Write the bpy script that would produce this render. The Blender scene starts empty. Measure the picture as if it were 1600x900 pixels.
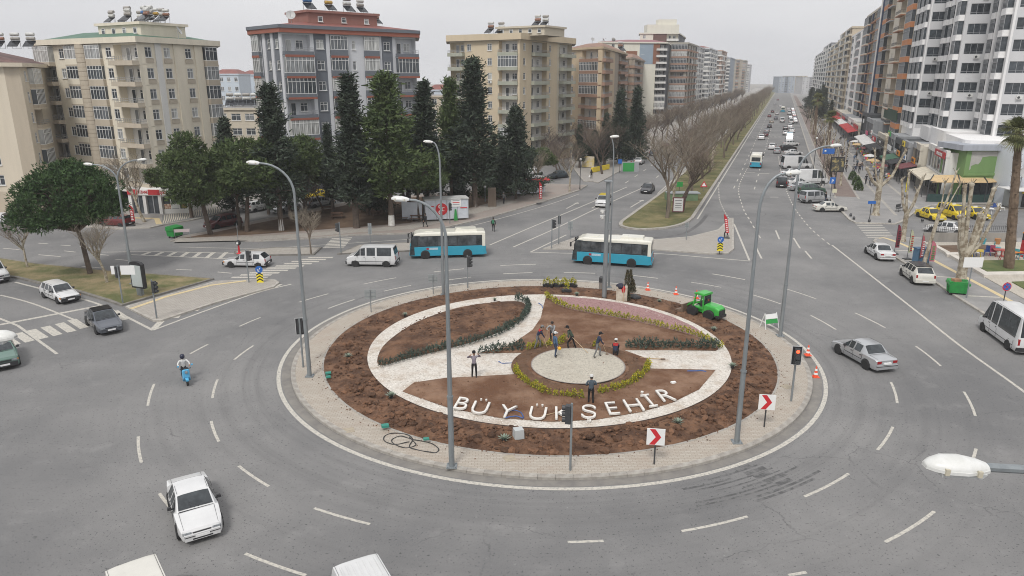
import bpy,bmesh,math,random
import numpy as np
from mathutils import Vector,Matrix
R=math.radians
C=bpy.context.scene.collection
SC=bpy.context.scene
# ---------------- camera, world, sun, exposure ----------------
CAMH,PITCH,FPX=18.0,R(16.28),1130.0
cd=bpy.data.cameras.new('camera'); cam=bpy.data.objects.new('camera',cd); C.objects.link(cam)
cam.location=(0,0,CAMH); cam.rotation_euler=(R(90) - PITCH,0,0)
cd.sensor_width=36.0; cd.lens=36.0 * FPX / 1600.0; cd.clip_start=0.3; cd.clip_end=6000
SC.cycles.volume_bounces=2; SC.cycles.max_bounces=6; SC.cycles.filter_width=1.0
SC.camera=cam
SC.view_settings.view_transform='Standard'; SC.view_settings.look='None'
SC.view_settings.exposure=0.40; SC.view_settings.gamma=1.0
wd=bpy.data.worlds.new('World'); SC.world=wd; wd.use_nodes=True
SUN_EL,SUN_ROT=R(52),R(200)
def setup_world():
 nt=wd.node_tree; N=nt.nodes; L=nt.links
 bg=N['Background']; bg.inputs[1].default_value=0.1
 sky=N.new('ShaderNodeTexSky'); sky.sky_type='NISHITA'; sky.sun_disc=False
 sky.sun_elevation=SUN_EL; sky.sun_rotation=SUN_ROT; sky.air_density=1.5; sky.dust_density=5; sky.ozone_density=1
 hs=N.new('ShaderNodeHueSaturation'); hs.inputs['Saturation'].default_value=0.18
 L.new(sky.outputs[0],hs.inputs['Color'])
 tc=N.new('ShaderNodeTexCoord'); mp=N.new('ShaderNodeMapping'); mp.inputs['Scale'].default_value=(1.2,1.2,5)
 no=N.new('ShaderNodeTexNoise'); no.inputs['Scale'].default_value=1.6; no.inputs['Detail'].default_value=5; no.inputs['Roughness'].default_value=.55
 L.new(tc.outputs['Generated'],mp.inputs[0]); L.new(mp.outputs[0],no.inputs[0])
 cr=N.new('ShaderNodeValToRGB')
 cr.color_ramp.elements[0].position=.3; cr.color_ramp.elements[0].color=(5.0,5.05,5.3,1)
 cr.color_ramp.elements[1].position=.72; cr.color_ramp.elements[1].color=(6.3,6.3,6.42,1)
 L.new(no.outputs[0],cr.inputs[0])
# standard overcast sky: brighter overhead than at the horizon
 sx=N.new('ShaderNodeSeparateXYZ'); L.new(tc.outputs['Generated'],sx.inputs[0])
 mr=N.new('ShaderNodeMapRange'); mr.inputs['From Min'].default_value=0; mr.inputs['From Max'].default_value=1; mr.inputs['To Min'].default_value=.97; mr.inputs['To Max'].default_value=1.4; L.new(sx.outputs[2],mr.inputs[0])
 ov=N.new('ShaderNodeVectorMath'); ov.operation='SCALE'; L.new(cr.outputs[0],ov.inputs[0]); L.new(mr.outputs[0],ov.inputs['Scale'])
 mx=N.new('ShaderNodeMixRGB'); mx.inputs[0].default_value=.93
 L.new(hs.outputs[0],mx.inputs[1]); L.new(ov.outputs[0],mx.inputs[2]); L.new(mx.outputs[0],bg.inputs[0])
setup_world()
sl=bpy.data.lights.new('sun','SUN'); sl.energy=1.5; sl.angle=R(14); sl.color=(1,.97,.93)
so=bpy.data.objects.new('sun',sl); C.objects.link(so)
so.rotation_euler=(R(90) - SUN_EL,0,R(180) - SUN_ROT)   # same direction as the sky's sun
# ---------------- pixel -> world ----------------
cp,sp=math.cos(PITCH),math.sin(PITCH)
def G(px,py,z=0.0):
 u=(px - 800) / FPX; v=(py - 450) / FPX
 d=Vector((u,cp - v * sp,-sp - v * cp))
 t=(z - CAMH) / d.z
 return Vector((d.x * t,d.y * t,z))
def G2(px,py,z=0.0):
 g=G(px,py,z); return (g.x,g.y)
def HZ(p,py):
 v=(py - 450) / FPX
 return CAMH - p[1] * (v * cp + sp) / (cp - v * sp)
def XAT(px,Y,z):
 return (px - 800) / FPX * (Y * cp - (z - CAMH) * sp)
DX=Vector((0.341,0.940,0)); NX=Vector((0.940,-0.341,0))      # boulevard direction and its right-hand normal
def head(a,b):
 d=G(*b) - G(*a); return math.atan2(d.y,d.x)
# ---------------- materials ----------------
MATS={}
def mat(name,col,rough=.8,col2=None,scale=4.0,detail=6,lo=.35,hi=.65,bump=0.0,bscale=None,metal=0.0,spec=.5,
  rnd=0.0,isl=0.0,coat=0.0,coords='Object',stretch=None,spots=None,emit=None,trans=0):
 """principled material, two-colour noise, optional per-object / per-island variation, fine bump"""
 if name in MATS: return MATS[name]
 m=bpy.data.materials.new(name); m.use_nodes=True; MATS[name]=m
 nt=m.node_tree; N=nt.nodes; L=nt.links; b=N['Principled BSDF']
 b.inputs['Roughness'].default_value=rough; b.inputs['Metallic'].default_value=metal
 b.inputs['Specular IOR Level'].default_value=spec
 if coat: b.inputs['Coat Weight'].default_value=coat; b.inputs['Coat Roughness'].default_value=.05
 if emit: b.inputs['Emission Color'].default_value=(*emit[:3],1); b.inputs['Emission Strength'].default_value=emit[3]
 b.inputs['Base Color'].default_value=(*col,1)
 src=None
 tc=N.new('ShaderNodeTexCoord')
 out=tc.outputs[coords]
 if stretch:
  mp=N.new('ShaderNodeMapping'); mp.inputs['Scale'].default_value=stretch; L.new(out,mp.inputs[0]); out=mp.outputs[0]
 if col2:
  no=N.new('ShaderNodeTexNoise'); no.inputs['Scale'].default_value=scale; no.inputs['Detail'].default_value=detail
  no.inputs['Roughness'].default_value=.65
  L.new(out,no.inputs[0])
  cr=N.new('ShaderNodeValToRGB'); cr.color_ramp.elements[0].position=lo; cr.color_ramp.elements[1].position=hi
  cr.color_ramp.elements[0].color=(*col,1); cr.color_ramp.elements[1].color=(*col2,1)
  L.new(no.outputs[0],cr.inputs[0]); src=cr.outputs[0]
 if spots:
  sc_,th,c3=spots
  vo=N.new('ShaderNodeTexNoise'); vo.inputs['Scale'].default_value=sc_; vo.inputs['Detail'].default_value=4; L.new(tc.outputs[coords],vo.inputs[0])
  c2=N.new('ShaderNodeValToRGB'); c2.color_ramp.elements[0].position=th; c2.color_ramp.elements[1].position=min(1,th + .06)
  L.new(vo.outputs[0],c2.inputs[0])
  mx=N.new('ShaderNodeMixRGB'); L.new(c2.outputs[0],mx.inputs[0]); mx.inputs[2].default_value=(*c3,1)
  if src: L.new(src,mx.inputs[1])
  else: mx.inputs[1].default_value=(*col,1)
  src=mx.outputs[0]
 for amt,node,o in ((rnd,'ShaderNodeObjectInfo','Random'),(isl,'ShaderNodeNewGeometry','Random Per Island')):
  if amt:
   oi=N.new(node); mr=N.new('ShaderNodeMapRange')
   mr.inputs['To Min'].default_value=1 - amt; mr.inputs['To Max'].default_value=1 + amt
   L.new(oi.outputs[o],mr.inputs[0])
   hs=N.new('ShaderNodeHueSaturation'); L.new(mr.outputs[0],hs.inputs['Value'])
   if src: L.new(src,hs.inputs['Color'])
   else: hs.inputs['Color'].default_value=(*col,1)
   src=hs.outputs[0]
 if src: L.new(src,b.inputs['Base Color'])
 if bump:
  n2=N.new('ShaderNodeTexNoise'); n2.inputs['Scale'].default_value=bscale or scale * 6; n2.inputs['Detail'].default_value=4
  L.new(tc.outputs[coords],n2.inputs[0])
  bp=N.new('ShaderNodeBump'); bp.inputs['Strength'].default_value=bump; bp.inputs['Distance'].default_value=.16 if bump >= .7 else .05
  L.new(n2.outputs[0],bp.inputs['Height']); L.new(bp.outputs[0],b.inputs['Normal'])
 return m
def gravel_mat(name,ca,cb,cc,scale,bump=.6):
 m=bpy.data.materials.new(name); m.use_nodes=True; MATS[name]=m
 nt=m.node_tree; N=nt.nodes; L=nt.links; b=N['Principled BSDF']; b.inputs['Roughness'].default_value=.9
 tc=N.new('ShaderNodeTexCoord'); vo=N.new('ShaderNodeTexVoronoi'); vo.inputs['Scale'].default_value=scale
 L.new(tc.outputs['Object'],vo.inputs[0])
 sx=N.new('ShaderNodeSeparateColor'); L.new(vo.outputs['Color'],sx.inputs[0])
 cr=N.new('ShaderNodeValToRGB'); cr.color_ramp.elements[0].color=(*ca,1); cr.color_ramp.elements[1].color=(*cb,1)
 e=cr.color_ramp.elements.new(.12); e.color=(*[(x + y) / 2 for x,y in zip(ca,cb)],1)
 L.new(sx.outputs[0],cr.inputs[0])
 no=N.new('ShaderNodeTexNoise'); no.inputs['Scale'].default_value=.9; no.inputs['Detail'].default_value=7; no.inputs['Roughness'].default_value=.7
 L.new(tc.outputs['Object'],no.inputs[0])
 c2=N.new('ShaderNodeValToRGB'); c2.color_ramp.elements[0].position=.47; c2.color_ramp.elements[1].position=.70
 L.new(no.outputs[0],c2.inputs[0])
 mm=N.new('ShaderNodeMath'); mm.operation='MULTIPLY'; mm.inputs[1].default_value=.65; L.new(c2.outputs[0],mm.inputs[0])
 mx=N.new('ShaderNodeMixRGB'); L.new(mm.outputs[0],mx.inputs[0]); L.new(cr.outputs[0],mx.inputs[1]); mx.inputs[2].default_value=(*cc,1)
 L.new(mx.outputs[0],b.inputs['Base Color'])
 bp=N.new('ShaderNodeBump'); bp.inputs['Strength'].default_value=bump; bp.inputs['Distance'].default_value=.04; bp.invert=True
 L.new(vo.outputs['Distance'],bp.inputs['Height']); L.new(bp.outputs[0],b.inputs['Normal'])
 return m
def paving_mat(name,ca,cb,cm,w=.2,h=.1,rot=0,ms=.012,dirt=(.3,.27,.23)):
 m=bpy.data.materials.new(name); m.use_nodes=True; MATS[name]=m
 nt=m.node_tree; N=nt.nodes; L=nt.links; b=N['Principled BSDF']; b.inputs['Roughness'].default_value=.85
 tc=N.new('ShaderNodeTexCoord'); mp=N.new('ShaderNodeMapping'); mp.inputs['Rotation'].default_value=(0,0,rot)
 L.new(tc.outputs['Object'],mp.inputs[0])
 br=N.new('ShaderNodeTexBrick'); br.inputs['Scale'].default_value=1; br.inputs['Brick Width'].default_value=w; br.inputs['Row Height'].default_value=h
 br.inputs['Mortar Size'].default_value=ms; br.inputs['Color1'].default_value=(*ca,1); br.inputs['Color2'].default_value=(*cb,1); br.inputs['Mortar'].default_value=(*cm,1)
 L.new(mp.outputs[0],br.inputs[0])
 no=N.new('ShaderNodeTexNoise'); no.inputs['Scale'].default_value=.55; no.inputs['Detail'].default_value=8; no.inputs['Roughness'].default_value=.7
 L.new(tc.outputs['Object'],no.inputs[0])
 c2=N.new('ShaderNodeValToRGB'); c2.color_ramp.elements[0].position=.5; c2.color_ramp.elements[1].position=.78
 L.new(no.outputs[0],c2.inputs[0])
 mm=N.new('ShaderNodeMath'); mm.operation='MULTIPLY'; mm.inputs[1].default_value=.55; L.new(c2.outputs[0],mm.inputs[0])
 mx=N.new('ShaderNodeMixRGB'); L.new(mm.outputs[0],mx.inputs[0]); L.new(br.outputs[0],mx.inputs[1]); mx.inputs[2].default_value=(*dirt,1)
 L.new(mx.outputs[0],b.inputs['Base Color'])
 return m
def asphalt_mat(name,ca,cb,rings=None):
 """weathered asphalt: broad patches, fine speckle, dark flecks, hairline cracks; tyre-worn rings round a centre"""
 m=bpy.data.materials.new(name); m.use_nodes=True; MATS[name]=m
 nt=m.node_tree; N=nt.nodes; L=nt.links; b=N['Principled BSDF']; b.inputs['Roughness'].default_value=.88; b.inputs['Specular IOR Level'].default_value=.3
 tc=N.new('ShaderNodeTexCoord'); O=tc.outputs['Object']
 def noise(s,d=6,r=.65,o=O):
  n=N.new('ShaderNodeTexNoise'); n.inputs['Scale'].default_value=s; n.inputs['Detail'].default_value=d; n.inputs['Roughness'].default_value=r; L.new(o,n.inputs[0]); return n
 def ramp(src,p0,p1,c0=(0,0,0,1),c1=(1,1,1,1)):
  c=N.new('ShaderNodeValToRGB'); c.color_ramp.elements[0].position=p0; c.color_ramp.elements[1].position=p1
  c.color_ramp.elements[0].color=c0; c.color_ramp.elements[1].color=c1; L.new(src,c.inputs[0]); return c.outputs[0]
 def mix(f,a,c,k=1.0):
  if k != 1.0:
   q=N.new('ShaderNodeMath'); q.operation='MULTIPLY'; q.inputs[1].default_value=k; L.new(f,q.inputs[0]); f=q.outputs[0]
  x=N.new('ShaderNodeMixRGB'); L.new(f,x.inputs[0]); L.new(a,x.inputs[1])
  if isinstance(c,tuple): x.inputs[2].default_value=(*c,1)
  else: L.new(c,x.inputs[2])
  return x.outputs[0]
 col=ramp(noise(.09,7,.6).outputs[0],.36,.66,(*ca,1),(*cb,1))
 col=mix(ramp(noise(.6,6).outputs[0],.55,.8),col,tuple(x * 1.22 for x in cb),.6)
 col=mix(ramp(noise(26,3,.6).outputs[0],.35,.75),col,tuple(x * 1.35 for x in cb),.38)
 if rings:
  mp=N.new('ShaderNodeVectorMath'); mp.operation='SUBTRACT'; mp.inputs[1].default_value=(rings[0],rings[1],0); L.new(O,mp.inputs[0])
  le=N.new('ShaderNodeVectorMath'); le.operation='LENGTH'; L.new(mp.outputs[0],le.inputs[0])
  cb3=N.new('ShaderNodeCombineXYZ'); L.new(le.outputs['Value'],cb3.inputs[0])
  sc3=N.new('ShaderNodeVectorMath'); sc3.operation='MULTIPLY_ADD'; sc3.inputs[1].default_value=(.035,.035,.035)
  L.new(O,sc3.inputs[0]); L.new(cb3.outputs[0],sc3.inputs[2])
  rn=noise(1.5,5,.7,sc3.outputs[0])
  band=ramp(le.outputs['Value'],0,1)
  mr=N.new('ShaderNodeMapRange'); mr.inputs['From Min'].default_value=30; mr.inputs['From Max'].default_value=19; L.new(le.outputs['Value'],mr.inputs[0])
  rr=N.new('ShaderNodeMath'); rr.operation='MULTIPLY'; L.new(ramp(rn.outputs[0],.46,.66),rr.inputs[0]); L.new(mr.outputs[0],rr.inputs[1])
  col=mix(rr.outputs[0],col,tuple(x * .62 for x in ca),.28)
 col=mix(ramp(noise(2.3,3,.6).outputs[0],.68,.76),col,tuple(x * .45 for x in ca),.55)
 col=mix(ramp(noise(9,3,.55).outputs[0],.615,.675),col,tuple(x * .35 for x in ca),.75)
 col=mix(ramp(noise(5.5,4,.6).outputs[0],.66,.74),col,tuple(x * 1.5 for x in cb),.5)
 vo=N.new('ShaderNodeTexVoronoi'); vo.feature='DISTANCE_TO_EDGE'; vo.inputs['Scale'].default_value=.11
 wn=noise(.8,4); ad=N.new('ShaderNodeVectorMath'); ad.operation='MULTIPLY_ADD'; ad.inputs[1].default_value=(1.2,1.2,0)
 L.new(wn.outputs['Color'],ad.inputs[0]); L.new(O,ad.inputs[2]); L.new(ad.outputs[0],vo.inputs[0])
 ck=ramp(vo.outputs['Distance'],.0006,.0022,(1,1,1,1),(0,0,0,1))
 km=N.new('ShaderNodeMath'); km.operation='MULTIPLY'; L.new(ck,km.inputs[0]); L.new(ramp(noise(.15,2).outputs[0],.5,.6),km.inputs[1])
 col=mix(km.outputs[0],col,tuple(x * .5 for x in ca),.55)
 L.new(col,b.inputs['Base Color'])
 bp=N.new('ShaderNodeBump'); bp.inputs['Strength'].default_value=.25; bp.inputs['Distance'].default_value=.02
 L.new(noise(60,2).outputs[0],bp.inputs['Height']); L.new(bp.outputs[0],b.inputs['Normal'])
 return m
# ---------------- mesh builder ----------------
class MB:
 def __init__(s): s.v=[]; s.f=[]; s.m=[]
 def add(s,vs,fs,mi=0):
  o=len(s.v); s.v += [tuple(p) for p in vs]; s.f += [tuple(o + i for i in f) for f in fs]; s.m += [mi] * len(fs)
 def quad(s,a,b,c,d,mi=0): s.add((a,b,c,d),((0,1,2,3),),mi)
 def box(s,c,d,mi=0,rz=0,M=None,taper=1.0):
  x,y,z=(k / 2 for k in d); t=taper
  vs=[(-x,-y,-z),(x,-y,-z),(x,y,-z),(-x,y,-z),(-x * t,-y * t,z),(x * t,-y * t,z),(x * t,y * t,z),(-x * t,y * t,z)]
  ca,sa=math.cos(rz),math.sin(rz)
  vs=[(c[0] + p[0] * ca - p[1] * sa,c[1] + p[0] * sa + p[1] * ca,c[2] + p[2]) for p in vs]
  if M: vs=[M @ Vector(p) for p in vs]
  s.add(vs,((0,3,2,1),(4,5,6,7),(0,1,5,4),(1,2,6,5),(2,3,7,6),(3,0,4,7)),mi)
 def bar(s,a,b,w,h=None,mi=0):
  s.tube([a,b],[w / 2 * 1.2,(h or w) / 2 * 1.2],4,mi)
 def tube(s,pts,rad,n=8,mi=0,cap=True):
  pts=[Vector(p) for p in pts]; k=len(pts)
  if not hasattr(rad,'__len__'): rad=[rad] * k
  o=len(s.v); up=None
  for i,p in enumerate(pts):
   t=(pts[min(i + 1,k - 1)] - pts[max(i - 1,0)])
   if t.length < 1e-9: t=Vector((0,0,1))
   t.normalize()
   if up is None:
    r=Vector((1,0,0)) if abs(t.x) < .9 else Vector((0,1,0)); a=t.cross(r).normalized()
   else:
    a=(up - t * up.dot(t))
    a=a.normalized() if a.length > 1e-6 else t.orthogonal().normalized()
   up=a; b=t.cross(a)
   for j in range(n):
    q=2 * math.pi * (j + .5) / n
    s.v.append(tuple(p + (a * math.cos(q) + b * math.sin(q)) * rad[i]))
  for i in range(k - 1):
   for j in range(n):
    s.f.append((o + i * n + j,o + i * n + (j + 1) % n,o + (i + 1) * n + (j + 1) % n,o + (i + 1) * n + j)); s.m.append(mi)
  if cap:
   s.f.append(tuple(o + j for j in reversed(range(n)))); s.m.append(mi)
   s.f.append(tuple(o + (k - 1) * n + j for j in range(n))); s.m.append(mi)
 def lathe(s,prof,n=16,mi=0,M=None):
  """prof: list of (r,z) revolved about z"""
  o=len(s.v)
  for r,z in prof:
   for j in range(n):
    q=2 * math.pi * j / n; p=Vector((r * math.cos(q),r * math.sin(q),z))
    s.v.append(tuple(M @ p if M else p))
  for i in range(len(prof) - 1):
   for j in range(n):
    s.f.append((o + i * n + j,o + i * n + (j + 1) % n,o + (i + 1) * n + (j + 1) % n,o + (i + 1) * n + j)); s.m.append(mi)
  s.f.append(tuple(o + j for j in reversed(range(n)))); s.m.append(mi)
  s.f.append(tuple(o + (len(prof) - 1) * n + j for j in range(n))); s.m.append(mi)
 def prism(s,poly,z0,z1,mi=0,mside=None,bottom=False):
  n=len(poly)
  if area(poly) < 0: poly=poly[::-1]
  o=len(s.v)
  s.v += [(p[0],p[1],z0) for p in poly] + [(p[0],p[1],z1) for p in poly]
  s.f.append(tuple(o + n + i for i in range(n))); s.m.append(mi)
  if bottom: s.f.append(tuple(o + i for i in reversed(range(n)))); s.m.append(mi)
  for i in range(n):
   j=(i + 1) % n; s.f.append((o + i,o + j,o + n + j,o + n + i)); s.m.append(mi if mside is None else mside)
 def sheet(s,poly,z,mi=0):
  if area(poly) < 0: poly=poly[::-1]
  s.add([(p[0],p[1],z) for p in poly],(tuple(range(len(poly))),),mi)
 def ribbon(s,pts,w,z,mi=0,off=0.0):
  """flat strip along a polyline"""
  L_,R_=offset_line(pts,off + w / 2),offset_line(pts,off - w / 2)
  for i in range(len(pts) - 1):
   s.add([(*R_[i],z),(*R_[i + 1],z),(*L_[i + 1],z),(*L_[i],z)],((0,1,2,3),),mi)
 def mesh(s,name,mats,smooth=False,angle=40):
  me=bpy.data.meshes.new(name); me.from_pydata(s.v,[],s.f)
  for m in (mats if isinstance(mats,(list,tuple)) else [mats]): me.materials.append(m)
  me.polygons.foreach_set('material_index',s.m)
  if smooth:
   me.polygons.foreach_set('use_smooth',[True] * len(s.f))
   try: me.set_sharp_from_angle(angle=R(angle))
   except Exception: pass
  me.update(); return me
 def build(s,name,mats,parent=None,smooth=False,**k):
  return link(name,s.mesh(name,mats,smooth),parent,**k)
def area(p): return sum(p[i][0] * p[(i + 1) % len(p)][1] - p[(i + 1) % len(p)][0] * p[i][1] for i in range(len(p))) / 2
def offset_line(pts,d):
 out=[]; n=len(pts); P=[Vector((p[0],p[1])) for p in pts]
 for i in range(n):
  t=Vector((0,0))
  if i > 0: t += (P[i] - P[i - 1]).normalized()
  if i < n - 1: t += (P[i + 1] - P[i]).normalized()
  t.normalize(); out.append((P[i].x - t.y * d,P[i].y + t.x * d))
 return out
def smoothline(pts,sub=6,closed=False):
 """Catmull-Rom through 2D points"""
 P=[Vector((p[0],p[1])) for p in pts]; n=len(P); out=[]
 for i in range(n if closed else n - 1):
  if closed: a,b,c,d=P[i - 1],P[i],P[(i + 1) % n],P[(i + 2) % n]
  else: a,b,c,d=P[max(i - 1,0)],P[i],P[i + 1],P[min(i + 2,n - 1)]
  for k in range(sub):
   t=k / sub
   q=.5 * ((2 * b) + (c - a) * t + (2 * a - 5 * b + 4 * c - d) * t * t + (3 * b - a - 3 * c + d) * t ** 3)
   out.append((q.x,q.y))
 if not closed: out.append((P[-1].x,P[-1].y))
 return out
def walk(pts,step,start=0.0):
 """points and headings every step metres along a polyline"""
 out=[]; d=start; acc=0
 for i in range(len(pts) - 1):
  a,b=Vector(pts[i][:2]),Vector(pts[i + 1][:2]); l=(b - a).length
  while d <= acc + l and l > 0:
   p=a.lerp(b,(d - acc) / l); out.append((p.x,p.y,math.atan2(b.y - a.y,b.x - a.x))); d += step
  acc += l
 return out
def px(*pts,z=0): return [G2(a,b,z) for a,b in pts]
def tag(o,label=None,cat=None,group=None,kind=None):
 if label: o['label']=label
 if cat: o['category']=cat
 if group: o['group']=group
 if kind: o['kind']=kind
 return o
def link(name,me,parent=None,loc=None,rz=None,label=None,cat=None,group=None,kind=None,scale=None):
 o=bpy.data.objects.new(name,me); C.objects.link(o)
 if parent: o.parent=parent
 if loc is not None: o.location=loc
 if rz is not None: o.rotation_euler=(0,0,rz)
 if scale is not None: o.scale=(scale,) * 3 if not hasattr(scale,'__len__') else scale
 return tag(o,label,cat,group,kind)
def thing(name,label,cat,loc=(0,0,0),rz=0,group=None,scale=None):
 return link(name,None,None,loc,rz,label,cat,group,None,scale)
def copy_tree(root,loc,rz,label=None,group=None,scale=None,cat=None):
 r=root.copy(); C.objects.link(r); r.location=loc; r.rotation_euler=(0,0,rz)
 if scale is not None: r.scale=(scale,) * 3 if not hasattr(scale,'__len__') else scale
 tag(r,label,cat,group)
 for ch in root.children:
  c=ch.copy(); C.objects.link(c); c.parent=r
  for g in ch.children:
   d=g.copy(); C.objects.link(d); d.parent=c
 return r
def kill(root):
 for ch in list(root.children):
  for g in list(ch.children): bpy.data.objects.remove(g)
  bpy.data.objects.remove(ch)
 bpy.data.objects.remove(root)
_tx={}
def text_mesh(s,size,ext,m,bold=0.0,align='CENTER'):
 key=(s,size,ext,m.name,bold)
 if key in _tx: return _tx[key]
 cu=bpy.data.curves.new('text','FONT'); cu.body=s; cu.size=size; cu.extrude=ext; cu.align_x=align; cu.align_y='BOTTOM_BASELINE'; cu.offset=bold
 cu.resolution_u=3
 o=bpy.data.objects.new('text',cu); C.objects.link(o)
 me=bpy.data.meshes.new_from_object(o.evaluated_get(bpy.context.evaluated_depsgraph_get())) if False else None
 dg=bpy.context.evaluated_depsgraph_get(); me=bpy.data.meshes.new_from_object(o.evaluated_get(dg))
 me.materials.clear(); me.materials.append(m)
 bpy.data.objects.remove(o); bpy.data.curves.remove(cu); _tx[key]=me
 return me
def quads_mesh(name,V,mats,mi=None,smooth=False):
 """V: (n,4,3) array of separate quads"""
 n=len(V); me=bpy.data.meshes.new(name)
 me.vertices.add(n * 4); me.vertices.foreach_set('co',np.asarray(V,dtype=np.float32).ravel())
 me.loops.add(n * 4); me.loops.foreach_set('vertex_index',np.arange(n * 4,dtype=np.int32))
 me.polygons.add(n); me.polygons.foreach_set('loop_start',np.arange(0,n * 4,4,dtype=np.int32))
 for m in (mats if isinstance(mats,(list,tuple)) else [mats]): me.materials.append(m)
 if mi is not None: me.polygons.foreach_set('material_index',np.asarray(mi,dtype=np.int32))
 me.update(calc_edges=True); me.validate(); return me
def leaves(cent,nrm,ln,wd,rng,jitter=.7):
 """leaf quads at centres, lying roughly along nrm with random spread"""
 n=len(cent); d=nrm + rng.normal(0,jitter,(n,3)); d /= np.linalg.norm(d,axis=1)[:,None] + 1e-9
 r=rng.normal(0,1,(n,3)); s=np.cross(d,r); s /= np.linalg.norm(s,axis=1)[:,None] + 1e-9
 l=(ln * rng.uniform(.6,1.3,n))[:,None]; w=(wd * rng.uniform(.6,1.3,n))[:,None]
 a=cent - s * w * .5; b=cent + s * w * .5
 return np.stack([a,b,b * .35 + a * .15 + .5 * cent + d * l,a * .35 + b * .15 + .5 * cent + d * l],axis=1)
rnd=random.Random(7)
# ================= SETTING =================
RC=Vector((2.45,46.75,0)); RK=17.0                 # roundabout centre and kerb radius
BO=Vector((24.0,94.2,0))
def BP(s,t,z=0): p=BO + DX * s + NX * t; return Vector((p.x,p.y,z))
def BP2(s,t): p=BP(s,t); return (p.x,p.y)
asph=asphalt_mat('weathered asphalt',(.128,.128,.129),(.222,.217,.211),(RC.x,RC.y))
paint=mat('worn road paint',(.52,.49,.43),.7,(.24,.235,.22),7,8,.46,.70)
paint_y=mat('worn yellow paint',(.62,.50,.28),.7,(.33,.28,.2),7,8,.48,.75)
tar=mat('dark tyre marks',(.085,.084,.084),.9,(.16,.158,.155),3,8,.42,.6)
kerbm=mat('kerb concrete',(.40,.38,.34),.85,(.29,.265,.235),2.2,7,.4,.62,bump=.15,rnd=.08)
kerbd=mat('old kerb concrete',(.24,.225,.2),.9,(.15,.14,.125),2,7,bump=.2)
pav=paving_mat('sand grey pavers',(.34,.315,.28),(.40,.37,.33),(.20,.18,.155),.4,.2,ms=.016)
pav2=paving_mat('grey pavers',(.33,.31,.29),(.38,.36,.33),(.22,.2,.18),dirt=(.24,.22,.2))
pav3=paving_mat('dull red brown pavers',(.31,.265,.235),(.34,.295,.26),(.2,.18,.16),dirt=(.38,.24,.19))
pav4=mat('promenade asphalt',(.22,.215,.21),.85,(.29,.28,.27),.35,8)
tilebr=paving_mat('brown tiles',(.20,.15,.13),(.23,.175,.15),(.13,.1,.09))
soil=mat('turned red soil',(.076,.037,.020),.97,(.185,.098,.055),.9,10,.41,.61,bump=1.0,bscale=6)
soil2=mat('raked soil',(.085,.045,.024),.97,(.17,.095,.055),.8,9,.3,.7,bump=.7,bscale=9)
soil3=mat('sandy soil',(.135,.064,.032),.97,(.25,.15,.095),.45,10,.42,.62,bump=.8,bscale=9)
parksoil=mat('park earth',(.10,.062,.038),.97,(.165,.11,.072),.5,8,bump=.6,bscale=5)
wgrav=gravel_mat('white gravel',(.40,.36,.31),(.68,.64,.58),(.38,.29,.21),11,1.0)
ggrav=gravel_mat('grey beige gravel',(.28,.26,.22),(.52,.48,.40),(.36,.32,.26),14)
rgrav=gravel_mat('rose red gravel',(.17,.075,.075),(.36,.22,.21),(.26,.16,.15),12)
grass=mat('winter grass',(.115,.125,.045),.95,(.30,.235,.13),.35,9,.40,.62,bump=.8,bscale=12)
grass_g=mat('green lawn',(.075,.115,.030),.95,(.16,.17,.06),.6,8,bump=.8,bscale=14)
earth=mat('far ground',(.20,.185,.165),.95,(.27,.25,.22),.02,8)
def structure(name,mb,mats,parent=None,**k): return mb.build(name,mats,parent,kind=None if parent else 'structure',**k)
# ground + road sheet
g=MB(); g.sheet([(-1200,-120),(1600,-120),(1600,1900),(-1200,1900)],-.06); structure('ground',g,earth)
g=MB()
g.sheet([(-320,-60),(300,-60),(300,112),BP2(20,36),BP2(1300,36),BP2(1300,-36),BP2(95,-36),(-40,190),(-320,190)],0)
ROAD=structure('road',g,asph)
# ---- pavements / islands (raised 0.13, kerb round the edge) ----
ZP=.13
def raised(name,poly,m,kerb=None,kw=.25,z=ZP,inner=None,closed=True,kmat=None):
 b=MB(); b.prism(poly,-.02,z,0,1); o=structure(name,b,[m,kmat or kerbm])
 if kerb:
  k=MB(); P=poly if area(poly) > 0 else poly[::-1]
  Q=P + [P[0]] if closed else P
# kerb top strip inside the edge, 12 mm proud
  In=inset(P,kw)
  n=len(P)
  for i in range(n):
   j=(i + 1) % n
   k.add([(*P[i],z + .012),(*P[j],z + .012),(*In[j],z + .012),(*In[i],z + .012)],((0,1,2,3),))
   a,c=outs(P,i,.006),outs(P,j,.006)
   k.add([(*a,-.02),(*c,-.02),(*P[j],z + .012),(*P[i],z + .012)],((0,1,2,3),))
   k.add([(*In[i],z + .012),(*In[j],z + .012),(*In[j],z - .02),(*In[i],z - .02)],((0,1,2,3),))
  k.build('kerb',kmat or kerbm,o)
 return o
def nrm_at(P,i):
 n=len(P); a=Vector(P[i - 1]); b=Vector(P[i]); c=Vector(P[(i + 1) % n])
 t=Vector((0,0))
 if (b - a).length > 1e-6: t += (b - a).normalized()
 if (c - b).length > 1e-6: t += (c - b).normalized()
 if t.length < 1e-6: t=(b - a)
 t.normalize(); return Vector((-t.y,t.x))
def inset(P,w): return [tuple(Vector(P[i]) + nrm_at(P,i) * w) for i in range(len(P))]
def outs(P,i,w): return tuple(Vector(P[i]) - nrm_at(P,i) * w)
# left median: grass strip + paved triangle
medl=px((335,437),(190,479),(172,473),(120,457),(60,444),(24,435)) + [G2(-160,416),G2(-160,404)] + px((0,404),(60,413),(160,423),(290,433))
raised('grass_median',medl,grass,True,.3,.14,kmat=kerbd)
tri=px((196,481),(338,441),(415,438),(430,439),(437,443),(428,450),(340,474),(252,503),(240,503))
raised('pavement',tri,pav,True,.28)
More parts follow.
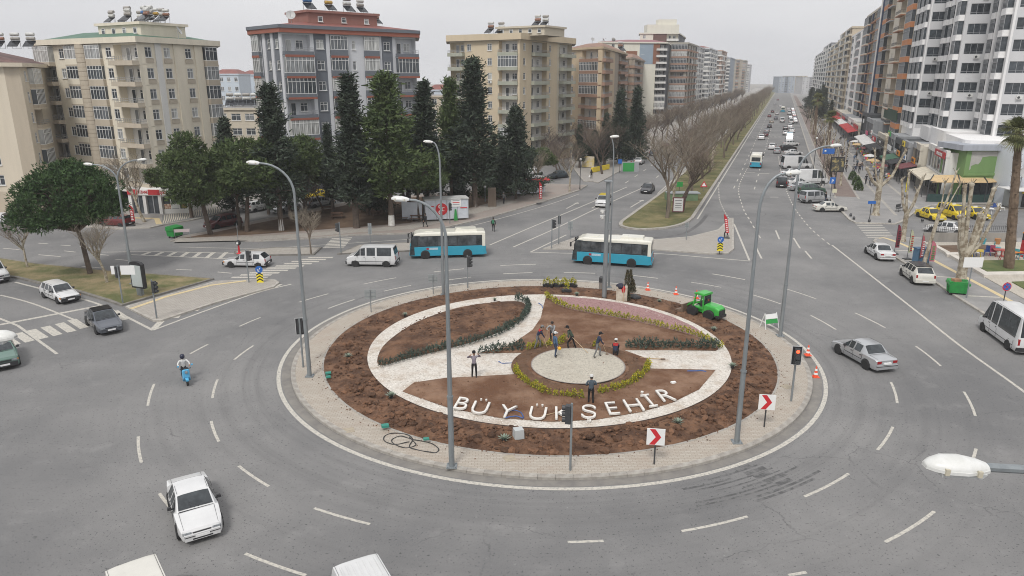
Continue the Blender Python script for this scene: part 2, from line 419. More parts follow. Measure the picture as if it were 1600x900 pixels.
# little islands by the park
raised('pavement',px((366,394),(430,388),(503,388),(491,399),(411,400),(370,399)),pav,True,.25,kmat=kerbd)
raised('pavement',px((527,398),(561,384),(643,380),(706,374),(724,384),(645,393)),pav,True,.25,kmat=kerbd)
# triangle island between the carriageways
raised('pavement',px((848,390),(906,370),(965,368),(1020,376),(1078,371),(1122,360),(1140,342),(1146,342),(1147,390),(1138,397),(1110,398),(1018,391),(920,391)),pav,True,.28)
# boulevard median
ml=[BP2(-8.3,-7.6),BP2(-7.2,-6.4)]
tip=smoothline(px((1084,342),(1070,351),(1040,358),(1000,360),(972,356),(968,349),(985,336),(1035,300)),5)
med=tip + [BP2(60,-7.4),BP2(300,-7.4),BP2(1200,-7.4),BP2(1200,0),BP2(300,0),BP2(60,0),BP2(10,0)]
raised('grass_median',med,mat('median grass',(.10,.105,.035),.95,(.22,.185,.085),.25,9,.42,.62,bump=.8,bscale=12),True,.45,.2)
# park with earth, paved strip and plaza
parkfront=px((266,378),(300,374),(400,378),(480,374),(560,368),(640,366),(700,356),(775,338),(850,316),(906,298))
parkback=px((918,290),(860,288),(790,292),(700,302),(640,306),(560,312),(480,330),(400,346),(330,362),(285,370))
raised('pavement',parkfront + parkback,pav3,True,.3)
pe=MB(); pe.sheet(px((285,374),(330,366),(400,351),(480,335),(560,318),(640,310),(700,306),(790,297),(815,296),(800,306),(760,320),(700,335),(640,350),(560,356),(480,362),(400,368)),ZP + .02); structure('park_ground',pe,parksoil)
pe=MB(); pe.ribbon(px((275,377),(400,374),(480,369),(560,362),(640,357),(700,343),(770,324),(800,315)),2.2,ZP + .015); structure('path',pe,pav)
# far left pavement in front of the left houses and the street corner
raised('pavement',px((-300,352),(90,352),(150,357),(185,359),(235,357),(257,352),(300,345),(350,333),(430,312),(500,292),(480,285),(200,318),(-300,318)),pav2,True,.3)
# ground block behind the park (house plots), left boulevard pavement
raised('pavement',[BP2(28,-19.6),BP2(60,-19.3),BP2(300,-19.3),BP2(1200,-19.3),BP2(1200,-34),BP2(60,-34),G2(905,276),G2(912,284),G2(925,284)],pav2,True,.3)
# right side: promenade and lower pavement
prom=[BP2(1100,16.8),BP2(60,16.8)] + px((1287,303),(1326,344),(1336,349),(1400,351),(1409,348),(1434,330),(1455,322),(1500,319)) + [G2(1720,319),(300,113),(300,140),BP2(1100,60)]
raised('pavement',prom[::-1],pav4,True,.3)
low=px((1364,378),(1396,402),(1456,440),(1494,466),(1528,487),(1600,536),(1720,622)) + [(90,36),(120,60)] + px((1900,374),(1440,373),(1385,371),(1368,373))
raised('pavement',low,pav4,True,.28)
# brown tile cycle strip beside the parking
g=MB(); g.ribbon([BP2(26,20.2),BP2(200,20.2),BP2(700,20.2)],3.0,ZP + .006); structure('path',g,tilebr)
for t_ in (18.6,21.9):
 g=MB(); g.ribbon([BP2(24,t_),BP2(700,t_)],.3,ZP + .012); structure('path_edge',g,kerbm)
# ---- roundabout ----
def circ(c,r,n=96,a0=0,a1=2 * math.pi): return [(c[0] + r * math.cos(a0 + (a1 - a0) * i / n),c[1] + r * math.sin(a0 + (a1 - a0) * i / n)) for i in range(n + (0 if abs(a1 - a0 - 2 * math.pi) < 1e-6 else 1))]
def ring(mb,c,r0,r1,z,n=128,mi=0):
 for i in range(n):
  a,b=2 * math.pi * i / n,2 * math.pi * (i + 1) / n
  mb.add([(c[0] + r * math.cos(q),c[1] + r * math.sin(q),z) for r,q in ((r0,a),(r1,a),(r1,b),(r0,b))],((0,1,2,3),),mi)
def polar_paving(name):
 m=paving_mat(name,(.375,.33,.275),(.42,.38,.325),(.26,.225,.185),.3,.15,ms=.012,dirt=(.30,.215,.16)); nt=m.node_tree
 return m
g=MB(); ring(g,RC,14.6,16.78,.15); RPAV=structure('pavement',g,polar_paving('ring pavers'))
# kerb stones, each its own piece
ks=MB(); nk=126; da=2 * math.pi / nk
def stone(mb,r0,r1,z0,z1,a0,a1,ch=.03):
 for (ra,rb,zz) in ((r0,r1,z1),):
  q=[(ra,a0),(rb - ch,a0),(rb - ch,a1),(ra,a1)]
  top=[(r * math.cos(a),r * math.sin(a),z1) for r,a in q]
  mid=[(rb * math.cos(a),rb * math.sin(a),z1 - ch) for a in (a0,a1)]
  bot=[(rb * math.cos(a),rb * math.sin(a),z0) for a in (a0,a1)]
  inn=[(ra * math.cos(a),ra * math.sin(a),z0) for a in (a0,a1)]
  v=top + mid + bot + inn
  mb.add(v,((0,1,2,3),(1,4,5,2),(4,6,7,5),(0,3,9,8),(0,8,6,4,1),(3,2,5,7,9)))
stone(ks,16.72,17.0,-.02,.165,.0004,da - .0004); kme=ks.mesh('kerb_stone',kerbm)
for i in range(nk):
 link('kerb_stone',kme,RPAV,(RC.x,RC.y,rnd.uniform(-.006,.006)),da * i)
g=MB(); ring(g,RC,17.02,17.55,.003); structure('gutter',g,mat('dusty gutter',(.24,.225,.2),.9,(.17,.16,.15),1.2,8))
g=MB(); ring(g,RC,17.62,17.86,.006); g.build('edge_line',paint,ROAD)
g=MB(); ring(g,RC,14.95,15.1,.156); structure('soil_edging',g,kerbm)
# soil ring: displaced sheet
def soil_sheet(name,inside,bounds,step,zf,m,seedv=0):
 """grid sheet of soil kept where inside(x,y); height zf(x,y)"""
 x0,x1,y0,y1=bounds; nx=int((x1 - x0) / step) + 1; ny=int((y1 - y0) / step) + 1
 idx={}; mb=MB()
 def vid(i,j):
  if (i,j) not in idx:
   x,y=x0 + i * step,y0 + j * step; idx[(i,j)]=len(mb.v); mb.v.append((x,y,zf(x,y)))
  return idx[(i,j)]
 for i in range(nx):
  for j in range(ny):
   if inside(x0 + (i + .5) * step,y0 + (j + .5) * step):
    mb.f.append((vid(i,j),vid(i + 1,j),vid(i + 1,j + 1),vid(i,j + 1))); mb.m.append(0)
 return structure(name,mb,m,smooth=False)
from mathutils import noise as mn
def fbm(x,y,s,o=4): return mn.fractal(Vector((x * s,y * s,3.7)),1.0,2.0,o)
mb=MB(); nr,na=22,420
for i in range(nr + 1):
 r=12.15 + (14.97 - 12.15) * i / nr
 e=math.sin(math.pi * min(1,max(0,i / nr)))
 for j in range(na):
  a=2 * math.pi * j / na; x,y=RC.x + r * math.cos(a),RC.y + r * math.sin(a)
  z=.16 + e * (.14 + .16 * fbm(x,y,.9) + .10 * fbm(x,y,3.1,3)) + .02 * fbm(x,y,6,2)
  mb.v.append((x,y,max(z,.10)))
for i in range(nr):
 for j in range(na):
  k=(j + 1) % na
  mb.f.append((i * na + j,(i + 1) * na + j,(i + 1) * na + k,i * na + k)); mb.m.append(0)
structure('soil_ring',mb,soil,smooth=True)
# white gravel disc and the beds let into it
g=MB(); g.prism(circ(RC,12.2,128),.10,.215,0,1); structure('gravel_path',g,[wgrav,mat('metal edging',(.09,.075,.07),.6)])
def bed(name,pts,m,z=.235,hump=.12,step=.16,amp=.05,fscale=1.3):
 poly=pts
 def dist(x,y):
  d=1e9
  for i in range(len(poly)):
   ax,ay=poly[i - 1]; bx,by=poly[i]; vx,vy=bx - ax,by - ay; l=vx * vx + vy * vy
   t=0 if l == 0 else max(0,min(1,((x - ax) * vx + (y - ay) * vy) / l))
   d=min(d,math.hypot(x - ax - vx * t,y - ay - vy * t))
  return d
# base sheet in exact outline + inner relief
 b=MB(); b.sheet(poly,z)
 o=structure(name,b,m)
 def ins(x,y):
  c=False
  for i in range(len(poly)):
   ax,ay=poly[i - 1]; bx,by=poly[i]
   if (ay > y) != (by > y) and x < (bx - ax) * (y - ay) / (by - ay) + ax: c=not c
  return c
 xs=[p[0] for p in poly]; ys=[p[1] for p in poly]; cache={}
 def zf(x,y):
  if not ins(x,y): return z - .04
  d=min(1,dist(x,y) / .6)
  return z + .01 + d * (hump + amp * fbm(x,y,fscale) + amp * .5 * fbm(x,y,4.5,3)) + .012 * fbm(x,y,9,2) - (.05 if d < .12 else 0)
 soil_sheet(name + '_relief',ins,(min(xs),max(xs),min(ys),max(ys)),step,zf,m)
 for oo in list(C.objects)[-1:]:
  for p in oo.data.polygons: p.use_smooth=True
  oo.name='soil_relief'
 return o
GC=(4.2,42.85)
bedA=smoothline(px((592,575),(598,547),(630,520),(664,502),(716,485),(771,476.5),(809,475),(822,482),(820,497),(795,516),(750,535),(698,550),(633,566)),4,True)
bed('soil_bed',bedA,soil,hump=.16,amp=.13)
hedge_red=smoothline(px((853,468),(880,484),(930,495),(990,506),(1050,520),(1095,534),(1124,550)),5)
bedB=list(hedge_red[:-1]) + px((1122,550.5),(1118,553),(1040,552),(975,552),(1013,566),(1016,581)) + px((1118,583),(1092,614),(1050,635),(1000,650),(930,662),(860,665),(780,659),(700,643),(652,626),(629,617),(647,603),(695,596),(803,590),(804,578),(812,566),(830,556)) + px((745,557),(789,547),(805,539),(832,520),(845,501),(849,483))
bed('soil_bed',bedB,soil3,hump=.10,amp=.06)
mb=MB(); na=150
for i in range(9):
 for j in range(na):
  a=2 * math.pi * j / na; r=3.0 + 1.25 * i / 8; x,y=GC[0] + r * math.cos(a),GC[1] + r * math.sin(a) * .98
  mb.v.append((x,y,.30 + math.sin(math.pi * i / 8) * (.12 + .08 * fbm(x,y,1.7) + .05 * fbm(x,y,4.5,3))))
for i in range(8):
 for j in range(na): k=(j + 1) % na; mb.f.append((i * na + j,(i + 1) * na + j,(i + 1) * na + k,i * na + k)); mb.m.append(0)
structure('soil_collar',mb,soil2)
redp=hedge_red + [(RC.x + 11.7 * math.cos(a),RC.y + 11.7 * math.sin(a)) for a in [R(q) for q in (8,20,32,44,56,68,80,88)]]
g=MB(); g.sheet(redp,.228); structure('gravel_bed',g,rgrav)
g=MB(); g.prism(circ(GC,2.93,72),.2,.40,0,1); structure('gravel_circle',g,[ggrav,mat('dark edging',(.12,.11,.1),.8)])
g=MB(); ring(g,GC,2.93,3.0,.405,72); structure('circle_edging',g,mat('steel edging',(.25,.22,.2),.7))
# clods of earth
def ptin(poly,x,y):
 c=False
 for i in range(len(poly)):
  ax,ay=poly[i - 1]; bx,by=poly[i]
  if (ay > y) != (by > y) and x < (bx - ax) * (y - ay) / (by - ay) + ax: c=not c
 return c
mb=MB(); base=[(0,0,1),(.9,0,.35),(.28,.85,.35),(-.72,.53,.35),(-.72,-.53,.35),(.28,-.85,.35),(.72,.5,-.4),(-.28,.85,-.4),(-.9,0,-.4),(-.28,-.85,-.4),(.72,-.5,-.4)]
bf=[(0,1,2),(0,2,3),(0,3,4),(0,4,5),(0,5,1),(1,6,2),(2,7,3),(3,8,4),(4,9,5),(5,10,1),(2,6,7),(3,7,8),(4,8,9),(5,9,10),(1,10,6)]
def clod(x,y,z,s):
 q=rnd.uniform(0,6.28); ca,sa=math.cos(q),math.sin(q); k=[rnd.uniform(.65,1.25) for _ in range(3)]
 vs=[]
 for p in base:
  a,b,c=(p[0] * k[0] * rnd.uniform(.75,1.2),p[1] * k[1] * rnd.uniform(.75,1.2),p[2] * k[2] * .75 * rnd.uniform(.8,1.15))
  vs.append((x + (a * ca - b * sa) * s,y + (a * sa + b * ca) * s,z + c * s))
 mb.add(vs,bf)
for i in range(2600):
 a=rnd.uniform(0,2 * math.pi); r=rnd.uniform(12.4,14.85)
 front=.5 - .5 * math.sin(a)                      # bigger lumps on the near side, where the earth is freshly dug
 if rnd.random() > .25 + .75 * front: continue
 s=rnd.choice([.04,.05,.06,.08,.1,.16]) * (.6 + 1.0 * front)
 x,y=RC.x + r * math.cos(a),RC.y + r * math.sin(a)
 clod(x,y,.16 + .18 * math.sin(math.pi * (r - 12.15) / 2.8) + .0,s)
for i in range(500):
 a=rnd.uniform(0,6.28); r=14.9 + abs(rnd.gauss(0,.45)); clod(RC.x + r * math.cos(a),RC.y + r * math.sin(a),.16,rnd.uniform(.015,.05))
for i in range(700):
 a=rnd.uniform(0,6.28); k=math.sqrt(rnd.random()); x,y=-3.2 + 5.2 * k * math.cos(a),51.6 + 3.2 * k * math.sin(a) + .28 * 5.2 * k * math.cos(a)
 if ptin(bedA,x,y): clod(x,y,.40,rnd.choice([.03,.05,.07,.1]))
for i in range(260):
 a=rnd.uniform(0,6.28); clod(GC[0] + rnd.uniform(3.1,4.2) * math.cos(a),GC[1] + rnd.uniform(3.1,4.2) * math.sin(a),.38,rnd.choice([.03,.05,.08]))
for i in range(300): x,y=rnd.uniform(-6,12),rnd.uniform(36,40.5); (clod(x,y,.34,rnd.choice([.02,.03,.05])) if ptin(bedB,x,y) else 0)
mb.build('earth_clods',mat('earth clods',(.080,.039,.021),.97,(.175,.092,.052),2,7,bump=.8,bscale=9,isl=.45),kind='stuff')
# pebbles and litter scattered on gravel and pavement edges
mb=MB()
for i in range(2200):
 a=rnd.uniform(0,6.28); r=rnd.uniform(11.0,12.15); clod(RC.x + r * math.cos(a),RC.y + r * math.sin(a),.215,rnd.uniform(.015,.04))
mb.build('white_pebbles',mat('white pebbles',(.68,.65,.6),.85,isl=.2),kind='stuff')
# ---- markings (each its own piece under the road) ----
DASHES=[((241,600),(231,634)),((216,682),(221,723)),((330,658),(342,690)),((373,728),(420,760)),((491,794),(578,819)),((383,865),(478,899)),((249,771),(268,795)),
 ((340,593),(332,622)),((297,553),(325,538)),((366,562),(396,540)),((374,510),(407,496)),((468,472),(513,459)),((513,482),(554,468)),((568,444),(619,434)),((600,455),(642,446)),
 ((678,425),(725,420)),((697,438),(736,433)),((782,415),(837,413)),((786,428),(832,426)),((881,426),(930,427)),((983,430),(1028,435)),((1113,428),(1164,437)),((1080,441),(1127,449)),
 ((1177,461),(1220,475)),((1230,452),(1275,467)),((1267,493),(1306,515)),((1336,489),(1383,512)),((1431,541),(1470,572)),((1392,597),(1402,630)),((1506,612),(1524,650)),((1395,667),(1371,703)),
 ((1326,740),(1257,776)),((1460,799),(1383,847)),((1525,701),(1520,718)),((1065,830),(1168,807)),((887,847),(943,845)),((1232,899),(1260,894)),((1182,388),(1190,404)),((1240,372),(1250,388)),((1258,392),(1268,404)),((1212,360),(1218,374)),
 ((128,416),(160,419)),((60,398),(95,401)),((240,428),(270,431)),((5,388),(30,390)),((275,421),(300,422)),((100,392),(118,394)),((150,397),(170,399)),((180,405),(200,407)),((340,425),(362,427)),((60,380),(75,381)),((95,383),(110,384)),((125,385),(140,387))]
for a,b in DASHES:
 A,B=Vector(G2(*a)),Vector(G2(*b)); c=Vector((RC.x,RC.y)); g=MB()
 ra,rb=(A - c).length,(B - c).length
 if ra < 34 and abs(a[0] - 800) + abs(a[1] - 560) > 120:
  qa=math.atan2(A.y - c.y,A.x - c.x); qb=math.atan2(B.y - c.y,B.x - c.x)
  if qb - qa > math.pi: qb -= 2 * math.pi
  if qa - qb > math.pi: qb += 2 * math.pi
  P=[(c.x + (ra + (rb - ra) * k / 5) * math.cos(qa + (qb - qa) * k / 5),c.y + (ra + (rb - ra) * k / 5) * math.sin(qa + (qb - qa) * k / 5)) for k in range(6)]
 else: P=[tuple(A),tuple(B)]
 g.ribbon(P,.145 if a[1] > 430 else .19,.006); g.build('lane_dash',paint,ROAD)
def line(name,pts,w,m=paint,z=.006,sub=6,sm=True):
 g=MB(); P=px(*pts); P=smoothline(P,sub) if sm and len(P) > 2 else P; g.ribbon(P,w,z + rnd.uniform(0,.0025)); return g.build(name,m,ROAD)
line('edge_line',[(1300,383),(1424,480),(1500,540),(1600,612),(1700,690)],.2)
line('edge_line',[(765,383),(840,351),(915,320),(980,292)],.2); line('edge_line',[(802,386),(870,356),(930,327),(1012,290)],.2)
line('edge_line',[(829,394),(860,379),(885,367)],.2); line('edge_line',[(828,394),(905,396),(1018,396),(1100,402),(1172,408)],.2); line('edge_line',[(1147,350),(1171,407)],.2,sm=False)
line('edge_line',[(24,441),(90,458),(156,476),(239,516)],.22); line('edge_line',[(239,516),(320,486),(400,458),(455,444)],.2)
line('edge_line',[(0,461),(50,474),(117,500)],.18); line('edge_line',[(-20,490),(28,509),(89,553)],.2,sm=False); line('stop_line',[(-40,515),(155,478)],.4,sm=False)
line('edge_line',[(640,372),(740,352),(850,322),(905,303)],.15)
line('edge_line',[(280,386),(400,388),(500,383),(640,374)],.15)
for a,b in (((240,514),(252,502)),((274,497),(280,490)),((304,486),(312,480)),((340,472),(350,467)),((370,462),(378,458)),((398,455),(408,449)),((425,450),(438,444))):
 line('hatch_mark',[a,b],.5,sm=False)
for cx_,cy_ in ((14.7,532),(37,527),(58.7,522),(80.6,517),(102.7,511.7),(122,506),(-8,538),(188,492.7)):
 line('crosswalk_stripe',[(cx_ - 10,cy_ - 6.6),(cx_ + 10,cy_ + 6.6)],.62,sm=False)
for y,x0,x1 in ((340,80,285),(326,130,305),(314,180,350),(300,240,400),(287,280,445),(275,330,490),(262,378,535),(250,420,575),(238,470,615),(227,515,655)):
 line('crosswalk_stripe',[(340 + x0 / 3.636,340 + y / 3.636),(340 + x1 / 3.636,340 + y / 3.636)],.5,sm=False)
for k in range(7):
 line('crosswalk_stripe',[(505 + k * 2.2,387 - k * 2.3),(538 + k * 2.0,386 - k * 2.4)],.45,sm=False)
for k in range(9):
 y=350 + k * 2.6; line('crosswalk_stripe',[(1337 + k * 2.3,y),(1377 + k * 2.6,y + .2)],.35,sm=False)
line('hatch_line',[(160,394),(260,393.5),(365,396)],.2); line('hatch_line',[(205,398),(300,402),(357,404.5)],.2)
for k in range(7): line('hatch_mark',[(222 + k * 20,398.5 + k),(234 + k * 20,394.2)],.45,sm=False)
# arrows on the left boulevard carriageway
for (ax,ay),(bx,by) in (((885,326),(900,318)),((925,325),(940,317)),((985,324),(1002,314)),((724,373),(742,366))):
 A,B=Vector(G2(ax,ay)),Vector(G2(bx,by)); d=(B - A).normalized(); n=Vector((-d.y,d.x)); g=MB()
 g.sheet([tuple(A + n * .1),tuple(A - n * .1),tuple(B - n * .1),tuple(B - n * .45),tuple(B + d * 1.1),tuple(B + n * .45),tuple(B + n * .1)],.006); g.build('lane_arrow',paint,ROAD)
def bline(name,s0,s1,t,w=.18,z=.006):
 g=MB(); g.ribbon([BP2(s0,t),BP2(s1,t)],w,z + rnd.uniform(0,.0025)); return g.build(name,paint,ROAD)
for k in range(38):
 s=30 + k * 9.0
 for t in (3.2,6.5): bline('lane_dash',s,s + 3.2,t)
 for t in (-11.2,-15.2): bline('lane_dash',s,s + 3.2,t)
bline('edge_line',0,1100,.45,.2); bline('edge_line',60,1100,-18.9,.2); bline('edge_line',20,1100,-7.9,.18)
for a,b in (((1203,308),(1216,308)),((1165,270),(1180,270)),((1186,271),(1202,271))): line('stop_line',[a,b],.4,sm=False)
# dotted bend lines on the right carriageway
for P,n in ((smoothline(px((1216,244),(1222,275),(1236,315),(1262,352),(1296,382)),8),2.2),(smoothline(px((1123,285),(1124,310),(1132,330),(1143,347)),8),1.7),(smoothline(px((1172,255),(1155,290),(1160,322),(1172,345),(1190,375)),8),3.0)):
 w=walk(P,n)
 for (x,y,q) in w:
  g=MB(); g.ribbon([(x,y),(x + math.cos(q) * n * .5,y + math.sin(q) * n * .5)],.16,.006); g.build('lane_dash',paint,ROAD)
for k in range(12):
 g=MB(); g.ribbon([BP2(34 + k * 3.0 + 50,10.2),BP2(34 + k * 3.0 + 49,16.3)],.14,.006); g.build('parking_line',paint,ROAD)
for k in range(12): line('crosswalk_stripe',[(1168 + k * 7,214),(1171 + k * 7,214)],1.6,sm=False)
# promenade lines
for a,b in (((1316,248),(1400,338)),((1328,240),(1432,326))):
 A,B=Vector(G2(*a)),Vector(G2(*b)); g=MB(); g.ribbon([tuple(A + (A - B) * 1.3),tuple(B)],.42,ZP + .006); structure('path_edge',g,kerbm)
# tactile strips
g=MB(); g.ribbon(smoothline([p for p in px((1372,374),(1384,374),(1420,388),(1470,415),(1540,452),(1590,479),(1640,508))],5),.45,ZP + .006); structure('tactile_strip',g,paint_y)
for a,b in (((1398,393),(1430,394)),((1410,408),(1442,410)),((1462,434),(1492,436)),((1512,464.5),(1562,467))):
 g=MB(); g.ribbon(px(a,b),.3,ZP + .006); structure('path_edge',g,paint)
g=MB(); g.ribbon(px((205,485),(260,466),(330,448),(385,441)),.4,ZP + .016); structure('tactile_strip',g,paint_y)
g=MB(); g.ribbon(px((206,342),(245,343),(249,352)),.7,ZP + .016); structure('tactile_strip',g,paint_y)
# wave paving by the left shops: alternate light bands
wb_=mat('dark wave paving',(.17,.17,.165),.85,(.22,.22,.21),2); wl_=mat('cream wave paving',(.62,.57,.47),.85,(.5,.45,.37),2)
g=MB(); g.sheet(px((252,351),(300,344),(348,332.5),(345,324),(296,335.5),(254,337)),ZP + .006); WAVE=structure('pavement',g,wb_)
for k in range(26):
 f=k / 25; f2=(k + .45) / 25
 def qd(f):
  lo=(254 + (345 - 254) * f,351 - (351 - 333) * f - 1.5 * f * (1 - f)); hi=(257 + (344 - 257) * f,337.5 - (337.5 - 324.5) * f)
  return lo,hi
 a,b=qd(f),qd(f2); g=MB()
 m1=((a[0][0] * .5 + a[1][0] * .5 + 1.0),(a[0][1] + a[1][1]) / 2); m2=((b[0][0] + b[1][0]) / 2 + 1.0,(b[0][1] + b[1][1]) / 2)
 g.sheet(px(a[0],b[0],m2,b[1],a[1],m1),ZP + .012); g.build('paving_band',wl_,WAVE)
# dark tyre and water marks on the ring road
rr_=random.Random(3)
for k in range(9):
 r=18.2 + k * .28 + rr_.uniform(0,.1); a0=R(-68 + rr_.uniform(-6,4)); a1=a0 + R(rr_.uniform(8,14))
 P=circ(RC,r,14,a0,a1); g=MB(); g.ribbon(P,rr_.uniform(.05,.16),.0032 + k * .0003); g.build('tyre_mark',tar,ROAD)
g=MB()
for k in range(5): g.ribbon([(RC.x + (18.1 + k * .45) * math.cos(q),RC.y + (18.1 + k * .45) * math.sin(q)) for q in [R(-63 + i * 1.0 + k * .5) for i in range(4 + k % 2)]],.3,.0022)
g.build('water_stain',tar,ROAD)
P=circ((G(1010,330).x - 3,G(1010,330).y,0),1,4)
g=MB(); g.ribbon(smoothline(px((945,372),(1000,372),(1060,367),(1090,352),(1105,335)),6),.5,.0035); g.build('tyre_mark',mat('worn asphalt marks',(.085,.084,.083),.9,(.15,.148,.146),.8),ROAD)
# ================= BUILDINGS =================
def wallmat(name,c,k=.66,sc=.8):
 return mat(name,c,.85,tuple(x * k for x in c),sc,9,.42,.80,stretch=(1.0,1.0,.16),bump=.12,bscale=5)
glass=bpy.data.materials.new('window glass')
def _glass():
 m=glass; m.use_nodes=True; nt=m.node_tree; N=nt.nodes; L=nt.links; b=N['Principled BSDF']; MATS['window glass']=m
 b.inputs['Roughness'].default_value=.08; b.inputs['Specular IOR Level'].default_value=.6
 oi=N.new('ShaderNodeObjectInfo'); cr=N.new('ShaderNodeValToRGB'); e=cr.color_ramp.elements
 e[0].position=0; e[0].color=(.035,.042,.05,1); e[1].position=1; e[1].color=(.42,.42,.40,1)
 for p,c in ((.40,(.06,.07,.08,1)),(.58,(.14,.15,.16,1)),(.78,(.28,.29,.29,1))): q=e.new(p); q.color=c
 L.new(oi.outputs['Random'],cr.inputs[0])
 tc=N.new('ShaderNodeTexCoord'); wv=N.new('ShaderNodeTexNoise'); wv.inputs['Scale'].default_value=1.3
 mp=N.new('ShaderNodeMapping'); mp.inputs['Scale'].default_value=(3,1,.4); L.new(tc.outputs['Object'],mp.inputs[0]); L.new(mp.outputs[0],wv.inputs[0])
 mr=N.new('ShaderNodeMapRange'); mr.inputs['From Min'].default_value=.3; mr.inputs['From Max'].default_value=.7; mr.inputs['To Min'].default_value=.55; mr.inputs['To Max'].default_value=1.5; L.new(wv.outputs[0],mr.inputs[0])
 hs=N.new('ShaderNodeHueSaturation'); L.new(mr.outputs[0],hs.inputs['Value']); L.new(cr.outputs[0],hs.inputs['Color']); L.new(hs.outputs[0],b.inputs['Base Color'])
_glass()
glassd=mat('dark glass',(.022,.028,.034),.06,(.06,.07,.08),1.2,3,spec=.6,rnd=.35)
pvc=mat('white window frame',(.74,.74,.72),.5); brownf=mat('brown window frame',(.15,.075,.045),.5)
greyf=mat('grey metal',(.36,.37,.38),.5,metal=.3); darkm=mat('dark metal',(.045,.047,.05),.5)
galv=mat('galvanised steel',(.30,.325,.335),.5,(.22,.24,.25),2,6,metal=.45,stretch=(3,3,.4))
acm=mat('air conditioner',(.66,.66,.63),.6)
EX={}                                                  # facade element meshes, shared
def win_mesh(w,h,nv,frame,bar=True):
 k=('win',round(w,2),round(h,2),nv,frame.name)
 if k not in EX:
  f=MB(); t=.07; y=.06
  for x0,x1,z0,z1 in ((-w / 2,w / 2,0,t),(-w / 2,w / 2,h - t,h),(-w / 2,-w / 2 + t,t,h - t),(w / 2 - t,w / 2,t,h - t)):
   f.box(((x0 + x1) / 2,-.08,(z0 + z1) / 2),(x1 - x0,y,z1 - z0))
  for i in range(1,nv): f.box((-w / 2 + w * i / nv,-.083,h / 2),(.06,y,h - 2 * t))
  if bar: f.box((0,-.086,h * .70),(w - 2 * t,y * .8,.05))
  f.box((0,.03,-.03),(w + .14,.2,.06))
  p=MB(); p.box((0,-.10,h / 2),(w - .1,.02,h - .1))
  EX[k]=(f.mesh('window',frame),p.mesh('pane',glass))
 return EX[k]
def place(me,name,par,M,**k):
 o=link(name,me,par,**k); o.matrix_local=M; return o
